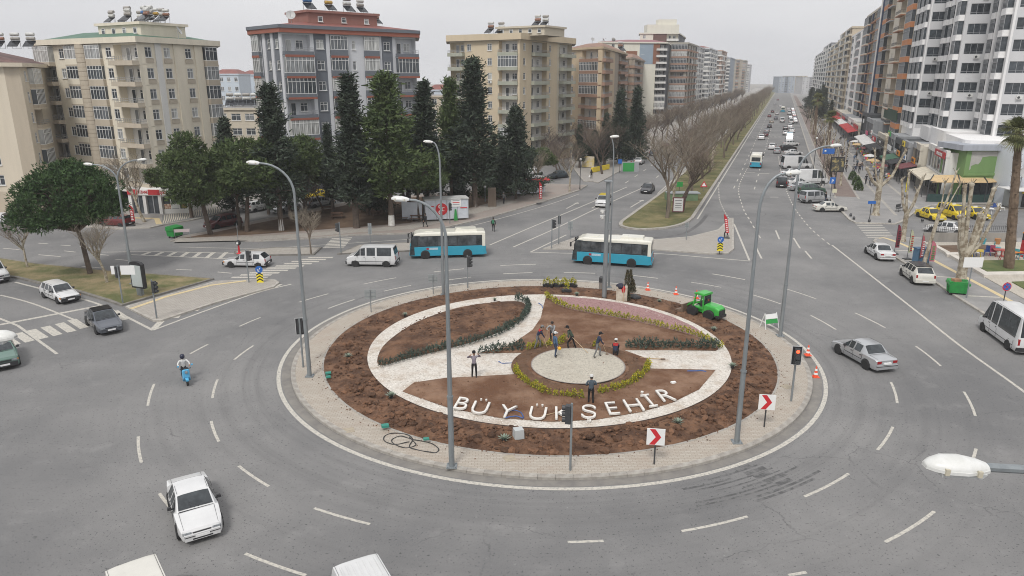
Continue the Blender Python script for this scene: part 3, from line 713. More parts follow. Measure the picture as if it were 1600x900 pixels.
class Facade:
 """one wall plane: P0 -> P1 left to right seen from outside"""
 def __init__(s,B,P0,P1,z0,nf,fh,mats_index=0):
  s.B=B; s.P0=Vector((P0[0],P0[1],0)); d=Vector((P1[0] - P0[0],P1[1] - P0[1],0)); s.W=d.length; s.d=d.normalized(); s.n=Vector((s.d.y,-s.d.x,0))
  s.z0=z0; s.nf=nf; s.fh=fh
 def P(s,u,z,n=0): return s.P0 + s.d * u + s.n * n + Vector((0,0,z))
 def M(s,u,z,n=0):
  p=s.P(u,z,n) - s.B.base
  return Matrix(((s.d.x,s.n.x,0,p.x),(s.d.y,s.n.y,0,p.y),(0,0,1,p.z),(0,0,0,1)))
 def rect(s,u0,u1,z0,z1,n=0,mi=0):
  if u1 - u0 < 1e-4 or z1 - z0 < 1e-4: return
  s.B.wall.quad(s.P(u0,z0,n),s.P(u1,z0,n),s.P(u1,z1,n),s.P(u0,z1,n),mi)
 def hole(s,u0,u1,z0,z1,a0,a1,b0,b1,depth,mi=0):
  """wall cell u0..u1,z0..z1 with opening a0..a1,b0..b1 and reveals"""
  s.rect(u0,a0,z0,z1,0,mi); s.rect(a1,u1,z0,z1,0,mi); s.rect(a0,a1,z0,b0,0,mi); s.rect(a0,a1,b1,z1,0,mi)
  W=s.B.wall; P=s.P
  W.quad(P(a0,b0),P(a0,b0,-depth),P(a0,b1,-depth),P(a0,b1),mi); W.quad(P(a1,b0,-depth),P(a1,b0),P(a1,b1),P(a1,b1,-depth),mi)
  W.quad(P(a0,b0),P(a1,b0),P(a1,b0,-depth),P(a0,b0,-depth),mi); W.quad(P(a0,b1,-depth),P(a1,b1,-depth),P(a1,b1),P(a0,b1),mi)
 def run(s,cols,skip=0):
  tot=sum(c[1] for c in cols); u=0
  for c in cols:
   w=c[1] / tot * s.W
   for i in range(skip,s.nf): s.cell(c,u,u + w,s.z0 + i * s.fh,i)
   u += w
 def window(s,u,z,w,h,nv=2,frame=None,pane=True):
  f,p=win_mesh(w,h,nv,frame or s.B.frame)
  o=place(f,'window',s.B.o,s.M(u,z,0))
  if s.B.detail: link('pane',p,o)
  else: pass
  return o
 def cell(s,c,u0,u1,z,i):
  B=s.B; kind=c[0]; opt=c[2] if len(c) > 2 else {}; mi=opt.get('mi',0); fh=s.fh; w=u1 - u0; um=(u0 + u1) / 2
  if kind == 'p':
   n=opt.get('n',0); s.rect(u0,u1,z,z + fh,n,mi)
   if n:
    W=B.wall; P=s.P
    W.quad(P(u0,z,0),P(u0,z,n),P(u0,z + fh,n),P(u0,z + fh,0),mi); W.quad(P(u1,z,n),P(u1,z,0),P(u1,z + fh,0),P(u1,z + fh,n),mi)
  elif kind in 'wW':
   ww=min(w - .25,opt.get('w',1.3)); h=opt.get('h',1.35); sill=opt.get('sill',.85)
   s.hole(u0,u1,z,z + fh,um - ww / 2,um + ww / 2,z + sill,z + sill + h,.16,mi)
   s.window(um,z + sill,ww,h,opt.get('nv',2),opt.get('frame'))
   if 'band' in opt:
    mb=EX.get(('band',round(w,2),opt['band'].name))
    if not mb:
     b=MB(); b.box((0,.04,0),(ww + .3,.08,.55)); mb=b.mesh('spandrel',opt['band']); EX[('band',round(w,2),opt['band'].name)]=mb
    place(mb,'spandrel',B.o,s.M(um,z + sill - .42,0))
   if opt.get('ac') and B.rng.random() < opt['ac']: place(ac_mesh(),'air_conditioner',B.o,s.M(um + ww * .2,z + sill - .75,.02))
  elif kind == 'b' or kind == 'e':
   dep=opt.get('dep',1.1); pro=opt.get('pro',.7); zt=z + fh - .22
   s.hole(u0,u1,z,z + fh,u0 + .08,u1 - .08,z + .02,zt,dep,mi)
   bi=opt.get('bmi',mi)
   B.wall.quad(s.P(u0 + .08,z + .02,-dep),s.P(u1 - .08,z + .02,-dep),s.P(u1 - .08,zt,-dep),s.P(u0 + .08,zt,-dep),bi)
   enc=kind == 'e' or B.rng.random() < opt.get('enc',0)
   me=balc_mesh(w,fh,pro,opt.get('par',.45),B.slabm if 'slab' not in opt else opt['slab'],opt.get('parm',B.parm),opt.get('band'))
   bo=place(me,'balcony',B.o,s.M(um,z,0))
   if enc:
    fr,gl=glaze_mesh(w,fh,pro,opt.get('par',.45),opt.get('frame') or B.frame,opt.get('nv',max(3,int(w / .62))))
    link('glazing',fr,bo); link('glazing_pane',gl[opt.get('gl',0)],bo)
   else:
    if opt.get('rail',True): link('railing',rail_mesh(w,pro,opt.get('par',.45),opt.get('railm') or greyf),bo)
   if not enc:
    s2=s
    f,p=win_mesh(.85,2.05,1,B.frame,False); f2,p2=win_mesh(1.2,1.3,2,B.frame)
    for (uu,zz,ff,pp) in ((um - w * .18,z + .08,f,p),(um + w * .2,z + .8,f2,p2)):
     o=place(ff,'balcony_door' if ff is f else 'window',B.o,s.M(uu,zz,-dep + .16))
     link('pane',pp,o)
   if opt.get('ac') and B.rng.random() < opt['ac']: place(ac_mesh(),'air_conditioner',B.o,s.M(um + w * .25,z + 1.6,-dep + .05))
  elif kind == 'k':                                   # box-bay window standing proud
   ww=min(w - .1,opt.get('w',w - .2)); pro=opt.get('pro',.45)
   s.rect(u0,u1,z,z + fh,0,mi)
   me=balc_mesh(ww,fh,pro,opt.get('par',.8),B.slabm if 'slab' not in opt else opt['slab'],opt.get('parm',B.parm),opt.get('band'))
   bo=place(me,'bay',B.o,s.M(um,z,0))
   fr,gl=glaze_mesh(ww,fh,pro,opt.get('par',.8),opt.get('frame') or B.frame,opt.get('nv',max(2,int(ww / .55))))
   link('glazing',fr,bo); link('glazing_pane',gl[opt.get('gl',0)],bo)
   if opt.get('ac') and B.rng.random() < opt['ac']: place(ac_mesh(),'air_conditioner',B.o,s.M(um,z - .1,pro + .03))
  elif kind == 'd':                                   # dark ribbon window, framed
   ww=w - opt.get('m',.3); h=opt.get('h',1.5); sill=opt.get('sill',.7)
   s.hole(u0,u1,z,z + fh,um - ww / 2,um + ww / 2,z + sill,z + sill + h,.2,mi)
   k=('dw',round(ww,2),round(h,2))
   if k not in EX:
    f=MB(); n=max(2,int(ww / .8))
    for q in range(n + 1): f.box((-ww / 2 + .03 + (ww - .06) * q / n,-.1,h / 2),(.05,.06,h - .04))
    for q in (.03,.34,h - .03): f.box((0,-.104,q),(ww,.05,.05))
    p=MB(); p.box((0,-.13,h / 2),(ww,.02,h)); EX[k]=(f.mesh('window',greyf),p.mesh('pane',glassd))
   o=place(EX[k][0],'window',B.o,s.M(um,z + sill,0)); link('pane',EX[k][1],o)
   if opt.get('ac') and B.rng.random() < opt['ac']: place(ac_mesh(),'air_conditioner',B.o,s.M(um + ww * .2,z + sill - .75,.02))
def ac_mesh():
 if 'ac' not in EX:
  b=MB(); b.box((0,.17,.3),(.8,.3,.55)); b.lathe([(.2,0),(.2,.02),(.05,.025)],10,1,Matrix.Translation((-.12,.32,.3)) @ Matrix.Rotation(R(-90),4,'X'))
  EX['ac']=b.mesh('air_conditioner',[acm,darkm])
 return EX['ac']
def balc_mesh(w,fh,pro,par,sm,pm,band=None):
 k=('bal',round(w,2),round(fh,2),pro,par,sm.name,pm.name,band.name if band else '')
 if k not in EX:
  b=MB(); b.box((0,pro / 2 - .02,-.07),(w + .1,pro + .06,.2),0)
  if par > 0:
   b.box((0,pro - .05,.03 + par / 2),(w,.1,par),1); b.box((-w / 2 + .05,pro / 2 - .06,.03 + par / 2),(.1,pro - .12,par),1); b.box((w / 2 - .05,pro / 2 - .06,.03 + par / 2),(.1,pro - .12,par),1)
  if band: b.box((0,pro - .03,-.20),(w + .06,.12,.32),2)
  EX[k]=b.mesh('balcony',[sm,pm] + ([band] if band else []))
 return EX[k]
def rail_mesh(w,pro,par,m):
 k=('rail',round(w,2),pro,par,m.name)
 if k not in EX:
  b=MB(); z0=par + .03; z1=1.0
  for x0,y0,x1,y1 in ((-w / 2 + .05,pro - .05,w / 2 - .05,pro - .05),(-w / 2 + .05,0,-w / 2 + .05,pro - .05),(w / 2 - .05,0,w / 2 - .05,pro - .05)):
   for z in (z1,(z0 + z1) / 2): b.bar((x0,y0,z),(x1,y1,z),.04)
   n=max(2,int(math.hypot(x1 - x0,y1 - y0) / .45))
   for i in range(n + 1): t=i / n; b.bar((x0 + (x1 - x0) * t,y0 + (y1 - y0) * t,z0),(x0 + (x1 - x0) * t,y0 + (y1 - y0) * t,z1),.03)
  EX[k]=b.mesh('railing',m)
 return EX[k]
def glaze_mesh(w,fh,pro,par,m,nv):
 k=('gl',round(w,2),round(fh,2),pro,par,m.name,nv)
 if k not in EX:
  b=MB(); z0=par + .03; z1=fh - .17; p=MB()
  for z in (z0 + .03,z0 + (z1 - z0) * .72,z1 - .03): b.box((0,pro - .04,z),(w,.07,.06))
  for i in range(nv + 1): b.box((-w / 2 + .035 + (w - .07) * i / nv,pro - .043,(z0 + z1) / 2),(.055,.06,z1 - z0))
  for sx in (-1,1):
   b.box((sx * (w / 2 - .04),pro / 2,z0 + .03),(.06,pro - .1,.06)); b.box((sx * (w / 2 - .04),pro / 2,z1 - .03),(.06,pro - .1,.06))
  p.box((0,pro - .06,(z0 + z1) / 2),(w - .08,.02,z1 - z0 - .02))
  for sx in (-1,1): p.box((sx * (w / 2 - .06),pro / 2 - .04,(z0 + z1) / 2),(.02,pro - .08,z1 - z0 - .02))
  EX[k]=(b.mesh('glazing',m),(p.mesh('glazing_pane',glass),p.mesh('glazing_pane',glassd)))
 return EX[k]
class Bld:
 def __init__(s,label,base,mats,frame=pvc,slab=None,par=None,seed=1,detail=True,group=None,name='apartment_building'):
  s.base=Vector((base[0],base[1],0)); s.o=thing(name,label,'building',s.base,0,group); s.wall=MB(); s.mats=mats; s.frame=frame
  s.slabm=slab or mats[0]; s.parm=par or mats[0]; s.rng=random.Random(seed); s.detail=detail
 def part(s,name,mb,m,**k):
  mb.v=[(p[0] - s.base.x,p[1] - s.base.y,p[2]) for p in mb.v]; return mb.build(name,m,s.o,**k)
 def close(s,poly,z,eave=.0,eh=.6,em=None,slab_m=None):
  """roof slab / eave on top"""
  s.part('wall',s.wall,s.mats)
  b=MB(); P=poly if area(poly) > 0 else poly[::-1]
  E=[outs(P,i,eave) for i in range(len(P))] if eave else P
  b.prism(E,z,z + eh,1,0,True); s.part('roof',b,[em or s.mats[0],slab_m or roofgrey])
roofgrey=mat('flat roof',(.22,.21,.20),.9,(.3,.29,.27),.5); rtile=mat('red roof sheet',(.25,.085,.07),.7,(.17,.07,.06),.7,7)
rgreen=mat('green roof sheet',(.085,.17,.115),.6,(.06,.13,.09),.5); rbrown=mat('brown roof tiles',(.155,.085,.075),.8,(.1,.06,.055),.8)
def block(B,F,z0=0,z1=None,mi=0):
 """plain faces for unseen sides"""
 pass
def seg(B,pts,z0,nf,fh): return [Facade(B,pts[i],pts[i + 1],z0,nf,fh) for i in range(len(pts) - 1)]
def hip(B,poly,z,h,m,shrink=.7):
 P=poly if area(poly) > 0 else poly[::-1]; c=(sum(p[0] for p in P) / len(P),sum(p[1] for p in P) / len(P)); b=MB(); n=len(P)
 T=[(c[0] + (p[0] - c[0]) * (1 - shrink),c[1] + (p[1] - c[1]) * (1 - shrink)) for p in P]
 for i in range(n):
  j=(i + 1) % n; b.quad((*P[i],z),(*P[j],z),(*T[j],z + h),(*T[i],z + h))
 b.add([(*p,z + h) for p in T],(tuple(range(n)),)); B.part('roof_hip',b,m)
def scaled(poly,k):
 c=(sum(p[0] for p in poly) / len(poly),sum(p[1] for p in poly) / len(poly)); return [(c[0] + (p[0] - c[0]) * k,c[1] + (p[1] - c[1]) * k) for p in poly]
def penthouse(B,c,ang,w,d,z,h,m,em,nwin=3,front=None):
 ca,sa=math.cos(ang),math.sin(ang)
 def q(x,y): return (c[0] + x * ca - y * sa,c[1] + x * sa + y * ca)
 b=MB(); b.prism([q(-w / 2,-d / 2),q(w / 2,-d / 2),q(w / 2,d / 2),q(-w / 2,d / 2)],z,z + h); o=B.part('penthouse',b,m)
 e=MB(); e.prism([q(-w / 2 - .35,-d / 2 - .35),q(w / 2 + .35,-d / 2 - .35),q(w / 2 + .35,d / 2 + .35),q(-w / 2 - .35,d / 2 + .35)],z + h,z + h + .35,0,0,True); B.part('penthouse_roof',e,em)
 f,p=win_mesh(.8,.8,1,B.frame)
 for i in range(nwin):
  x=-w / 2 + w * (i + .5) / nwin; pt=q(x,-d / 2 - .12); M=Matrix.Translation((pt[0] - B.base.x,pt[1] - B.base.y,z + h * .35)) @ Matrix.Rotation(ang + math.pi,4,'Z')
  M=Matrix.Translation((pt[0] - B.base.x,pt[1] - B.base.y,z + h * .35)) @ Matrix(((ca,sa,0,0),(sa,-ca,0,0),(0,0,1,0),(0,0,0,1)))
  w_=place(f,'window',B.o,M); link('pane',p,w_)
 return q
# ---- roof clutter: solar water heaters, dishes ----
tankm={k: mat('tank ' + k,c,.45,tuple(x * .65 for x in c),2,6) for k,c in dict(white=(.6,.6,.57),rust=(.30,.15,.10),blue=(.05,.17,.42),yellow=(.5,.31,.06),grey=(.36,.34,.31)).items()}
panelm=mat('collector glass',(.012,.014,.018),.15)
def solar_proto(col):
 t=thing('solar_heater','rooftop solar water heater with %s tank' % col,'solar heater')
 f=MB()
 for x in (-.8,.8): f.bar((x,.9,0),(x,.9,2.3),.07); f.bar((x,-.9,.3),(x,.9,1.5),.06); f.bar((x,-.9,0),(x,-.9,.3),.06)
 f.bar((-.8,.9,1.6),(.8,.9,1.6),.06); f.bar((-.8,.9,0.1),(.8,.9,.1),.05); f.build('frame',greyf,t)
 for x in (-.5,.5):
  p=MB(); Mx=Matrix.Translation((x,0,.95)) @ Matrix.Rotation(R(34),4,'X'); p.box((0,0,0),(.95,1.95,.09),0,0,Mx); p.build('collector',panelm,t)
 for z,c in ((1.95,col),(2.75,'white' if col != 'white' else 'grey')):
  k=MB(); k.lathe([(.02,-.82),(.28,-.8),(.34,-.7),(.34,.7),(.28,.8),(.02,.82)],14,0,Matrix.Translation((0,.85,z)) @ Matrix.Rotation(R(90),4,'Y')); k.build('tank',tankm[c],t,smooth=True)
 return t
SOL={}
def solar(col,loc,rz,where,group,sc=1.0):
 lab='rooftop solar water heater with %s tank on %s' % (col,where)
 if col not in SOL: SOL[col]=solar_proto(col); t=SOL[col]; t.location=loc; t.rotation_euler=(0,0,rz); t.scale=(sc,) * 3; tag(t,lab,None,group); return t
 return copy_tree(SOL[col],loc,rz,lab,group,sc)
DISH=[]
def dish(loc,rz,where,sc=1.0):
 if not DISH:
  t=thing('satellite_dish','','satellite dish'); DISH.append(t)
  b=MB(); Mx=Matrix.Translation((0,-.1,1.0)) @ Matrix.Rotation(R(62),4,'X'); b.lathe([(.02,-.02),(.3,.03),(.5,.1),(.55,.15),(.5,.12),(.28,.06),(.02,.0)],16,0,Mx); b.build('reflector',mat('dish grey',(.42,.42,.41),.5),t,smooth=True)
  b=MB(); b.bar((0,0,0),(0,0,1.0),.06); b.bar((0,-.15,.7),(0,-.7,1.3),.03); b.box((0,-.7,1.32),(.08,.14,.08)); b.build('mast',greyf,t)
  t.location=loc; t.rotation_euler=(0,0,rz); t.scale=(sc,) * 3; return tag(t,'grey satellite dish on ' + where)
 return copy_tree(DISH[0],loc,rz,'grey satellite dish on ' + where,'rooftop dishes',sc)
def bkview(p,dep,side=0):
 d=Vector((p[0],p[1])).normalized(); q=Vector((p[0],p[1])) + d * dep - Vector((d.y,-d.x)) * side; return (q.x,q.y)
def lerp2(a,b,t): return (a[0] + (b[0] - a[0]) * t,a[1] + (b[1] - a[1]) * t)
# ---------- B1: cream block with round stair column and shops ----------
cream=wallmat('cream render',(.70,.64,.52),.84); taupe=wallmat('taupe render',(.47,.41,.325),.84); white_=wallmat('white render',(.66,.65,.62),.85)
H1=22.35; b1L,b1C,b1R=G2(59,71.5,H1),G2(213,66,H1),G2(337,72.5,H1)
dz1=lambda p: p
back=lambda a,b,dep: (a[0] + (b[1] - a[1]) / math.hypot(b[0] - a[0],b[1] - a[1]) * -dep * -1,0)
def backpt(p,a,b,dep):
 d=Vector((b[0] - a[0],b[1] - a[1])).normalized(); n=Vector((d.y,-d.x)); return (p[0] - n.x * dep,p[1] - n.y * dep)
B=Bld('cream apartment block with round ribbed stair column, rooftop tanks and corner shops below',b1C,[cream,taupe,white_],slab=taupe,par=white_,seed=11)
fh=(H1 - 3.4) / 7
F=Facade(B,b1L,b1C,3.4,7,fh)
F.run([('b',2.6,dict(pro=.9,par=.35,parm=taupe,enc=.45,mi=0,bmi=2)),('p',.5),('w',1.5,dict(w=1.15)),('k',2.1,dict(pro=.3,par=.75,parm=cream,nv=4)),('p',1.5,dict(n=.0)),('k',2.5,dict(pro=.45,par=.7,parm=taupe,nv=5)),('w',1.7,dict(w=1.2)),('b',3.6,dict(pro=1.0,par=.4,parm=taupe,mi=0,bmi=2,enc=.0,ac=.3))])
uc=F.W * (2.6 + .5 + 1.5 + 2.1 + .75) / 16.0; pc=F.P(uc,0,-.1)
m_=MB(); prof=[]
for i in range(33): z=3.0 + (H1 - 3.0) * i / 32; prof += [(1.0,z),(1.0,z + .5),(.95,z + .53)]
m_.lathe([(r,min(z,H1)) for r,z in prof],18,0,Matrix.Translation((pc.x,pc.y,0))); B.part('stair_column',m_,taupe,smooth=False)
F2=Facade(B,b1C,b1R,3.4,7,fh)
band1=taupe
F2.run([('p',.5),('w',1.7,dict(w=1.15,band=taupe)),('p',.8,dict(n=.12,mi=2)),('w',1.7,dict(w=1.15,band=taupe)),('p',1.3,dict(n=.15)),('w',1.7,dict(w=1.15,band=taupe)),('p',1.2,dict(n=.15)),('k',2.0,dict(pro=.6,par=.6,parm=taupe,nv=3)),('p',.3)])
for q0,q1 in ((b1L,b1C),(b1C,b1R)):
 f=Facade(B,q0,q1,0,1,3.4); f.rect(0,f.W,2.2,3.4,0,2)
bk1=[bkview(b1R,15,.9),bkview(b1L,15,.0)]
for q0,q1 in ((b1R,bk1[0]),(bk1[0],bk1[1]),(bk1[1],b1L)): f=Facade(B,q0,q1,0,1,H1); f.rect(0,f.W,0,H1)
B.close([b1L,b1C,b1R] + bk1,H1,.7,.75,cream)
hip(B,scaled([b1L,b1C,b1R] + bk1,.97),H1 + .76,1.1,rgreen,.5)
pm=lerp2(b1L,b1C,.66); an=math.atan2(b1C[1] - b1L[1],b1C[0] - b1L[0])
pc1=backpt(pm,b1L,b1C,6.5); penthouse(B,pc1,an,9.5,7,H1 + .76,1.75,cream,cream,4)
zt=H1 + 4.0
for i,(c,dx,dy,s) in enumerate((('white',-4.2,-2,1.0),('grey',-2.2,-1,1.15),('white',-.4,-2.2,1.2),('grey',1.2,0,1.3),('blue',2.2,-1.6,1.2),('rust',3.6,-2,1.05),('rust',4.4,.5,1.0),('white',-3.2,1.8,1.1),('yellow',5.0,-1.6,.95),('white',-3.4,-2.6,.9),('grey',0.6,-2.7,1),('white',2.9,.8,1.1),('rust',4.6,-2.8,.9),('grey',-1.4,1.2,1.1))):
 solar(c,(pc1[0] + dx * math.cos(an) - dy * math.sin(an),pc1[1] + dx * math.sin(an) + dy * math.cos(an),H1 + 2.86),an + rnd.uniform(-.3,.3),'the cream block with green roof','solar heaters on the cream block roof',s * .62)
dp=lerp2(b1C,b1R,.45); dish((dp[0],dp[1] + 1.5,H1 + .75),an + 2.2,'the green roof edge of the cream block',1.1)
# shops below
shopm=wallmat('white shop front',(.70,.69,.66),.85)
redsign=mat('red sign',(.42,.025,.03),.5); whites=mat('white sign',(.76,.76,.74),.5); greens=mat('sign green',(.03,.28,.06),.5); blacks=mat('black sign',(.02,.02,.022),.5)
goods=mat('shop goods',(.34,.12,.06),.7,(.65,.55,.42),3.5,4,.42,.6)
def shopfront(B,F,u0,u1,zh,frame_m,glass_m=glassd,sill=.35,n=3):
 p=MB(); k=Matrix()
 o=MB()
 def bx(mb,ua,ub,za,zb,n0,n1):
  q=[F.P(ua,za,n0),F.P(ub,za,n0),F.P(ub,za,n1),F.P(ua,za,n1),F.P(ua,zb,n0),F.P(ub,zb,n0),F.P(ub,zb,n1),F.P(ua,zb,n1)]
  mb.add(q,((0,3,2,1),(4,5,6,7),(0,1,5,4),(1,2,6,5),(2,3,7,6),(3,0,4,7)))
 bx(p,u0 + .05,u1 - .05,sill,zh - .05,-.3,-.26)
 for i in range(n + 1): u=u0 + (u1 - u0) * i / n; bx(o,u - .06 if i else u,u + .06 if i < n else u,0,zh,-.32,-.2)
 bx(o,u0,u1,0,sill,-.33,-.19)
 f=B.part('shop_window',o,frame_m);
 g=MB(); g.v=p.v; g.f=p.f; g.m=p.m; pp=B.part('shop_pane',g,glass_m); return f
def boxon(B,F,name,ua,ub,za,zb,n0,n1,m):
 mb=MB(); q=[F.P(ua,za,n0),F.P(ub,za,n0),F.P(ub,za,n1),F.P(ua,za,n1),F.P(ua,zb,n0),F.P(ub,zb,n0),F.P(ub,zb,n1),F.P(ua,zb,n1)]
 mb.add(q,((0,1,2,3),(7,6,5,4),(4,5,1,0),(5,6,2,1),(6,7,3,2),(7,4,0,3))); return B.part(name,mb,m)
def sign_thing(F,ua,ub,za,zb,n,m,texts,label,t=.14,name='shop_sign',cat='sign',extra=None):
 """fascia sign as its own thing: panel + lettering"""
 o=thing(name,label,cat,F.P((ua + ub) / 2,za,n)); o.matrix_world=Matrix(((F.d.x,F.n.x,0,F.P((ua + ub) / 2,za,n).x),(F.d.y,F.n.y,0,F.P((ua + ub) / 2,za,n).y),(0,0,1,za),(0,0,0,1)))
 w,h=ub - ua,zb - za
 b=MB(); b.box((0,t / 2,h / 2),(w,t,h)); b.build('panel',m,o)
 for s_,x,z,sz,tm in texts:
  me=text_mesh(s_,sz,.02,tm,.012); q=link('lettering',me,o,(x,t + .02,z)); q.rotation_euler=(R(90),0,math.pi); q.scale=(1,1,1)
  q.matrix_local=Matrix(((1,0,0,x),(0,0,1,t + .02),(0,1,0,z),(0,0,0,1)))
  if q.data.vertices:
   xs=[v.co.x for v in q.data.vertices]; wd_=max(xs) - min(xs)
   if wd_ > w * .94: k=w * .94 / wd_; q.matrix_local=Matrix(((k,0,0,x),(0,0,1,t + .02),(0,1,0,z),(0,0,0,1)))
 if extra: extra(o,w,h,t)
 return o
sp0,sp1,sp2,sp3=G2(207,335),G2(231,334.5),G2(253,336),G2(298,334.5)
FS=Facade(B,sp0,(sp2[0],sp2[1]),0,1,3.4);
def shopbox(B,Fq,h,dep,m):
 W=MB(); P=Fq.P; a=[P(0,0,-.35),P(Fq.W,0,-.35),P(Fq.W,0,-dep),P(0,0,-dep)]
 W.prism([(p.x,p.y) for p in a],0,h); B.part('shop_wall',W,m)
S1=Bld('white corner pharmacy and food shop row under the cream apartment block',sp0,[shopm],name='shop_row',seed=3)
S1.o['category']='shop'
shopbox(S1,FS,3.35,9,shopm)
for u in (0,FS.W * .48,FS.W): boxon(S1,FS,'pilaster',u - .22,u + .22,0,3.0,-.34,.05,shopm)
for a,b in ((.22,FS.W * .48 - .22),(FS.W * .48 + .22,FS.W - .22)): shopfront(S1,FS,a,b,2.6,greyf,glassd,.15,2)
boxon(S1,FS,'lintel',-.22,FS.W + .22,2.6,3.3,-.34,.02,shopm)
FS2=Facade(S1,sp2,sp3,0,1,3.4); shopbox(S1,FS2,3.35,9,shopm)
boxon(S1,FS2,'pilaster',FS2.W - .3,FS2.W,0,3.0,-.34,.05,shopm); shopfront(S1,FS2,.25,FS2.W - .3,2.5,shopm,glassd,.75,3); boxon(S1,FS2,'lintel',.22,FS2.W,2.5,3.3,-.34,.02,shopm)
for k,(a,b,m) in enumerate(((.4,1.25,goods),(1.35,2.4,mat('white bags',(.6,.6,.58),.8)),(2.55,3.4,mat('baskets of fruit',(.30,.16,.05),.8,(.1,.16,.04),5,3)))):
 o=boxon(S1,FS2,'window_display',a,b,.8,1.45,-.255,-.22,m)
sign_thing(FS,-.2,FS.W * .3,2.75,3.45,.06,redsign,[],'red end panel of the pharmacy fascia beside the leaning plane tree')
sign_thing(FS,FS.W * .3,FS.W * .66,2.75,3.45,.06,whites,[('ECZANE',0,.2,.52,redsign)],'white pharmacy fascia sign with red letters on the corner shop')
sign_thing(FS,FS.W * .66,FS.W + .2,2.75,3.45,.06,redsign,[],'plain red fascia panel right of the pharmacy sign')
sign_thing(FS2,0,FS2.W,2.7,3.5,.06,whites,[('AŞKI',-FS2.W * .39,.2,.55,redsign),('YÖREM ÇİĞ',FS2.W * .05,.2,.55,greens)],'white fascia sign with red and green letters above the food shop')
# maroon roof of the little annex
m_=MB(); a,b_=G2(258,318,3.5),G2(300,318,3.5);
# ---------- B0: beige block on the far left ----------
H0=HZ((0,96),104); b0=[(-118,94),(-65.3,97),(-63.8,97.8),(-66.6,106)]
beige0=wallmat('beige render',(.50,.43,.335),.85); beige0b=wallmat('light beige render',(.62,.55,.44),.88)
B=Bld('beige apartment block with brown hipped roof at the left edge',b0[1],[beige0b,beige0],seed=5,slab=beige0b,par=beige0b)
fh0=(H0 - 3.2) / 6
F=Facade(B,b0[0],b0[1],3.2,6,fh0); F.run([('b',4,dict(pro=.8,parm=beige0b,enc=.4))] * 3 + [('w',2,dict(w=1.2)),('b',3.4,dict(pro=.8,parm=beige0b,enc=.5)),('p',.5),('w',2,dict(w=1.3)),('p',.2)])
F=Facade(B,b0[1],b0[2],3.2,6,fh0); F.run([('p',1,dict(mi=1))])
F=Facade(B,b0[2],b0[3],3.2,6,fh0); F.run([('p',.8),('w',1.5,dict(w=1.0)),('b',2.6,dict(pro=.7,parm=beige0,enc=.35)),('p',.8)])
bb=[(-70,116),(-118,116)]
for i in range(3): f=Facade(B,b0[i],b0[i + 1],0,1,3.2); f.rect(0,f.W,0,3.2,0,1)
for q0,q1 in ((b0[3],bb[0]),(bb[0],bb[1]),(bb[1],b0[0])): f=Facade(B,q0,q1,0,1,H0); f.rect(0,f.W,0,H0)
B.close(b0 + bb,H0,.7,.5,beige0b); hip(B,[outs(b0 + bb,i,.5) for i in range(6)],H0 + .51,2.6,rbrown,.6)
f=Facade(B,b0[0],b0[1],0,1,3.2); sign_thing(f,f.W - 14,f.W - 9,2.6,3.5,.5,whites,[('MARKET',0,.25,.5,redsign)],'white and red shop fascia at the foot of the beige left block')
for i,c in enumerate(('rust','rust','grey','grey')): solar(c,(-71.5 + i * 2.1,103,H0 + 2.4),.1,'the brown roof of the left beige block','solar heaters on the brown hipped roof',.68)
# ---------- B2: grey, white and brick-red block ----------
H2=24.2; b2=[G2(395,54.5,H2),G2(439,50.5,H2),G2(649,59,H2)]
g2w=wallmat('pale grey render',(.60,.61,.63),.88); g2d=wallmat('slate grey render',(.145,.158,.18),.85); g2r=wallmat('brick red render',(.30,.105,.07),.85); g2b=wallmat('dusty red render',(.27,.13,.105),.85)
B=Bld('white and slate apartment block with brick red balcony bands and red roof',b2[1],[g2w,g2d,g2r],seed=8,slab=g2d,par=g2d)
fh2=(H2 - 3.0) / 7
F=Facade(B,b2[0],b2[1],3.0,7,fh2); F.run([('k',1.9,dict(pro=.5,par=.5,band=g2r,parm=g2d)),('p',.5,dict(mi=1)),('p',.7,dict(n=.15)),('w',1.3,dict(w=.8,mi=1)),('p',.6,dict(n=.15)),('w',1.4,dict(w=.9,mi=1)),('p',.5,dict(n=.15))])
F=Facade(B,b2[1],b2[2],3.0,7,fh2)
F.run([('b',4.1,dict(pro=.9,par=.42,band=g2r,parm=g2d,enc=.45,bmi=0)),('p',.45),('w',1.8,dict(w=1.25,mi=1)),('p',.5,dict(n=.12)),('k',2.8,dict(pro=.35,par=.8,band=g2r,parm=g2d,nv=5)),('w',2.0,dict(w=.6,mi=0,nv=1)),('p',.5),('k',2.6,dict(pro=.35,par=.8,band=g2r,parm=g2d,nv=4)),('p',.4,dict(n=.12)),('w',1.9,dict(w=1.2,mi=1)),('p',.5),('b',3.6,dict(pro=.9,par=.42,band=g2r,parm=g2d,enc=.4))])
bk=[bkview(b2[2],12,.0),bkview(b2[0],14,-.9)]
for q0,q1 in ((b2[2],bk[0]),(bk[0],bk[1]),(bk[1],b2[0])): f=Facade(B,q0,q1,0,1,H2); f.rect(0,f.W,0,H2)
for i in range(2): f=Facade(B,b2[i],b2[i + 1],0,1,3.0); f.rect(0,f.W,0,3.0,0,1)
B.close(b2 + bk,H2,.8,.62,g2r); e=MB(); e.prism([outs((b2 + bk),i,.95) for i in range(5)],H2 + .62,H2 + 1.1,0,0,True); B.part('cornice',e,g2d)
hip(B,[outs((b2 + bk),i,.7) for i in range(5)],H2 + 1.1,.8,rtile,.5)
an=math.atan2(b2[2][1] - b2[1][1],b2[2][0] - b2[1][0]); pc2=backpt(lerp2(b2[1],b2[2],.5),b2[1],b2[2],6)
penthouse(B,pc2,an,12,7,H2 + 1.2,2.0,g2b,g2b,3)
